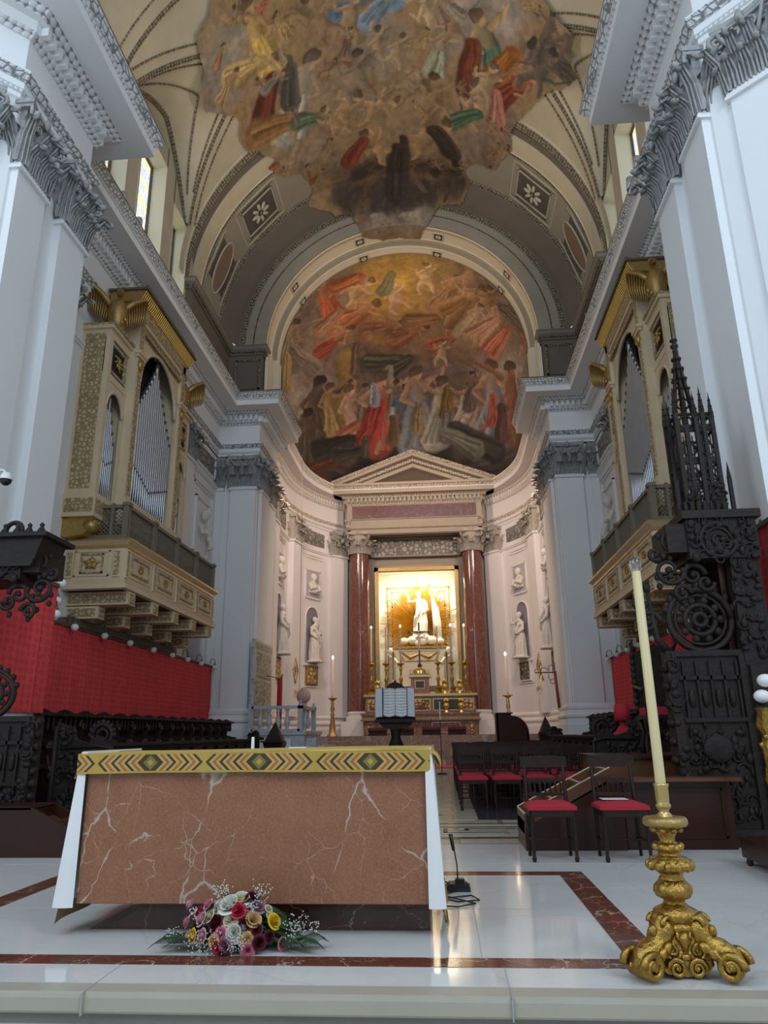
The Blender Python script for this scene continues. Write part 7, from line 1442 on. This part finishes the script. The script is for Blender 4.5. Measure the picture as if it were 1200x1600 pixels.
# throne chair on the platform
root=empty('throne_chair',(3.25,9.35,.83),0,'black carved armchair with red cushion raised behind the low desk','chair')
b=MB(); b.M=T(3.72-.0,9.3,.0)
b.box(-.30,.26,-.25,.28,1.22,1.27,0); part(b,'seat_frame',[wood_d],root)
b=MB(); b.M=T(3.72,9.3,0); b.box(-.27,.24,-.24,.24,1.27,1.36,0); part(b,'cushion',[velvet],root,'red cushion')
for x,y in ((-.26,-.22),(.22,-.22),(-.26,.24),(.22,.24)): b=MB(); b.path([(3.72+x,9.3+y,.83),(3.72+x*1.04,9.3+y,.95),(3.72+x*.9,9.3+y,1.08),(3.72+x*1.05,9.3+y,1.22)],[.035,.025,.03,.045],8); part(b,'leg',[wood_d],root)
b=MB(); b.M=T(3.72,9.3,0); b.box(-.27,.25,.22,.28,1.27,2.05,0); 
for i in range(9): b.ell((-.28,.24,1.35+.08*i),(.04,.04,.05),0,7); b.ell((.26,.24,1.35+.08*i),(.04,.04,.05),0,7)
b.path([(-.24,.25,2.05),(-.28,.25,2.14),(-.25,.25,2.2)],[.03,.025,.01],6); b.path([(.22,.25,2.05),(.27,.25,2.14),(.24,.25,2.2)],[.03,.025,.01],6); b.prism([(-.2,2.05),(.18,2.05),(-.0,2.14)],.23,.27,'y',0); part(b,'backrest',[wood_dc],root)
for x in (-.28,.25): b=MB(); b.M=T(3.72,9.3,0); b.path([(x,.24,1.62),(x,-.1,1.56),(x,-.28,1.58),(x,-.30,1.52)],[.03,.03,.04,.02],8); b.path([(x,-.22,1.27),(x,-.2,1.55)],.025,6); part(b,'armrest',[wood_d],root)
# red lamp
root=empty('table_lamp',(3.65,11.6,1.02),0,'red shaded lamp with red draped foot on the right stall desk','lamp')
b=MB(); b.lathe([(.10,1.20),(.13,1.21),(.10,1.44),(.09,1.44)],(3.72,11.6,.04),16); part(b,'lamp_shade',[velvet],root); b=MB(); b.lathe([(.26,1.0),(.25,1.03),(.12,1.06),(.05,1.16),(.04,1.28)],(3.72,11.6,.02),20,sy=.7); part(b,'foot',[velvet],root)
# dome camera and floodlight housings
root=empty('dome_camera',(-4.45,8.5,4.3),0,'white and black dome security camera on the left crossing pier','camera')
b=MB(); b.M=T(-4.42,8.4,4.30); b.lathe([(.0,.07),(.05,.06),(.075,.01),(.078,-.03)],n=16); b.path([(0,0,.05),(-.05,0,.10),(-.42,0,.14)],.015,6); part(b,'housing',[white_p],root); b=MB(); b.M=T(-4.42,8.4,4.30); b.lathe([(.072,-.03),(.065,-.07),(.035,-.10),(0,-.11)],n=16); part(b,'dome',[black],root)
pj=simple('projector_grey',(.42,.43,.44),.4,.3); k=0; pl0=None
for s,x,y,w_ in ((-1,5.58,12.9,'nearest the organ cornice'),(-1,5.58,13.75,'second'),(-1,4.25,11.2,'at the end of the near cornice block'),(-1,5.7,18.7,'beside the attic pier'),(1,5.5,12.9,'nearest'),(1,5.5,13.5,'second'),(1,4.15,10.9,'at the end of the near cornice block'),(1,5.6,18.9,'beside the attic pier'),(-1,4.45,9.0,'first on the near block'),(-1,4.4,9.6,'second on the near block'),(1,4.35,8.6,'first on the near block'),(1,4.35,9.3,'second on the near block')):
    root=empty('floodlight',(s*x,y,12.32),(.5 if s<0 else -.5),'grey cylinder floodlight on the %s cornice, %s'%('left' if s<0 else 'right',w_),'floodlight','floodlights on the %s cornice'%('left' if s<0 else 'right'))
    b=MB(); b.path([(0,.02,.30),(0,-.03,-.02)],[.075,.08],14); b.path([(0,-.031,-.03),(0,-.032,-.035)],[.065,.065],14,1); b.build('housing',[pj,black],parent=root)
    b=MB(); b.path([(0,.02,.12),(.0,.10,.10),(0,.10,.0)],.015,6); b.build('mount',[pj],parent=root)
# second gilt stand and drapery cut off by the right edge
root=empty('gilt_torchere',(3.05,6.05,0),0,'gilt carved torchere with white globes at the far right edge','torchere')
b=MB(); b.lathe([(.16,0),(.12,.1),(.05,.2),(.07,.4),(.05,.6),(.09,.66),(.06,.8),(.075,.95),(.05,1.05),(.1,1.12),(.06,1.24),(.1,1.28)],(3.95,7.1,0),24,lobes=6,la=.08); 
for i in range(8): b.ell((3.95+.06*math.cos(i),7.1+.06*math.sin(i),.75+.07*i),(.035,.035,.03),0,7)
part(b,'stem',[gold],root)
for x,z in ((3.95,1.38),(4.0,1.52)): b=MB(); b.ell((x,7.1,z),(.075,.075,.06),0,12); part(b,'globe',[glb],root)
# pier niche with stone frame at the right edge
b=MB(); sw=simple('warm_sandstone',(.33,.27,.17),.8,0,.2,3); 
b.M=T(6.55,6.4,0,pi/2+pi/4)
b.path([(-.5,0,3.9),(-.5,0,6.3)]+[(-.5*math.cos(pi*i/12),0,6.3+.6*math.sin(pi*i/12)) for i in range(13)]+[(.5,0,3.9)],.09,8); b.build('trim_pier_opening',[sw],kind='structure')
# suspension wire of the apse lamp
b=MB(); b.path([(-3.95,25.6,12.2),(-3.9,25.7,2.0)],.006,4); put(b.build('hanging_wire',[black]),'thin wire hanging from the left cornice end into the apse','wire')
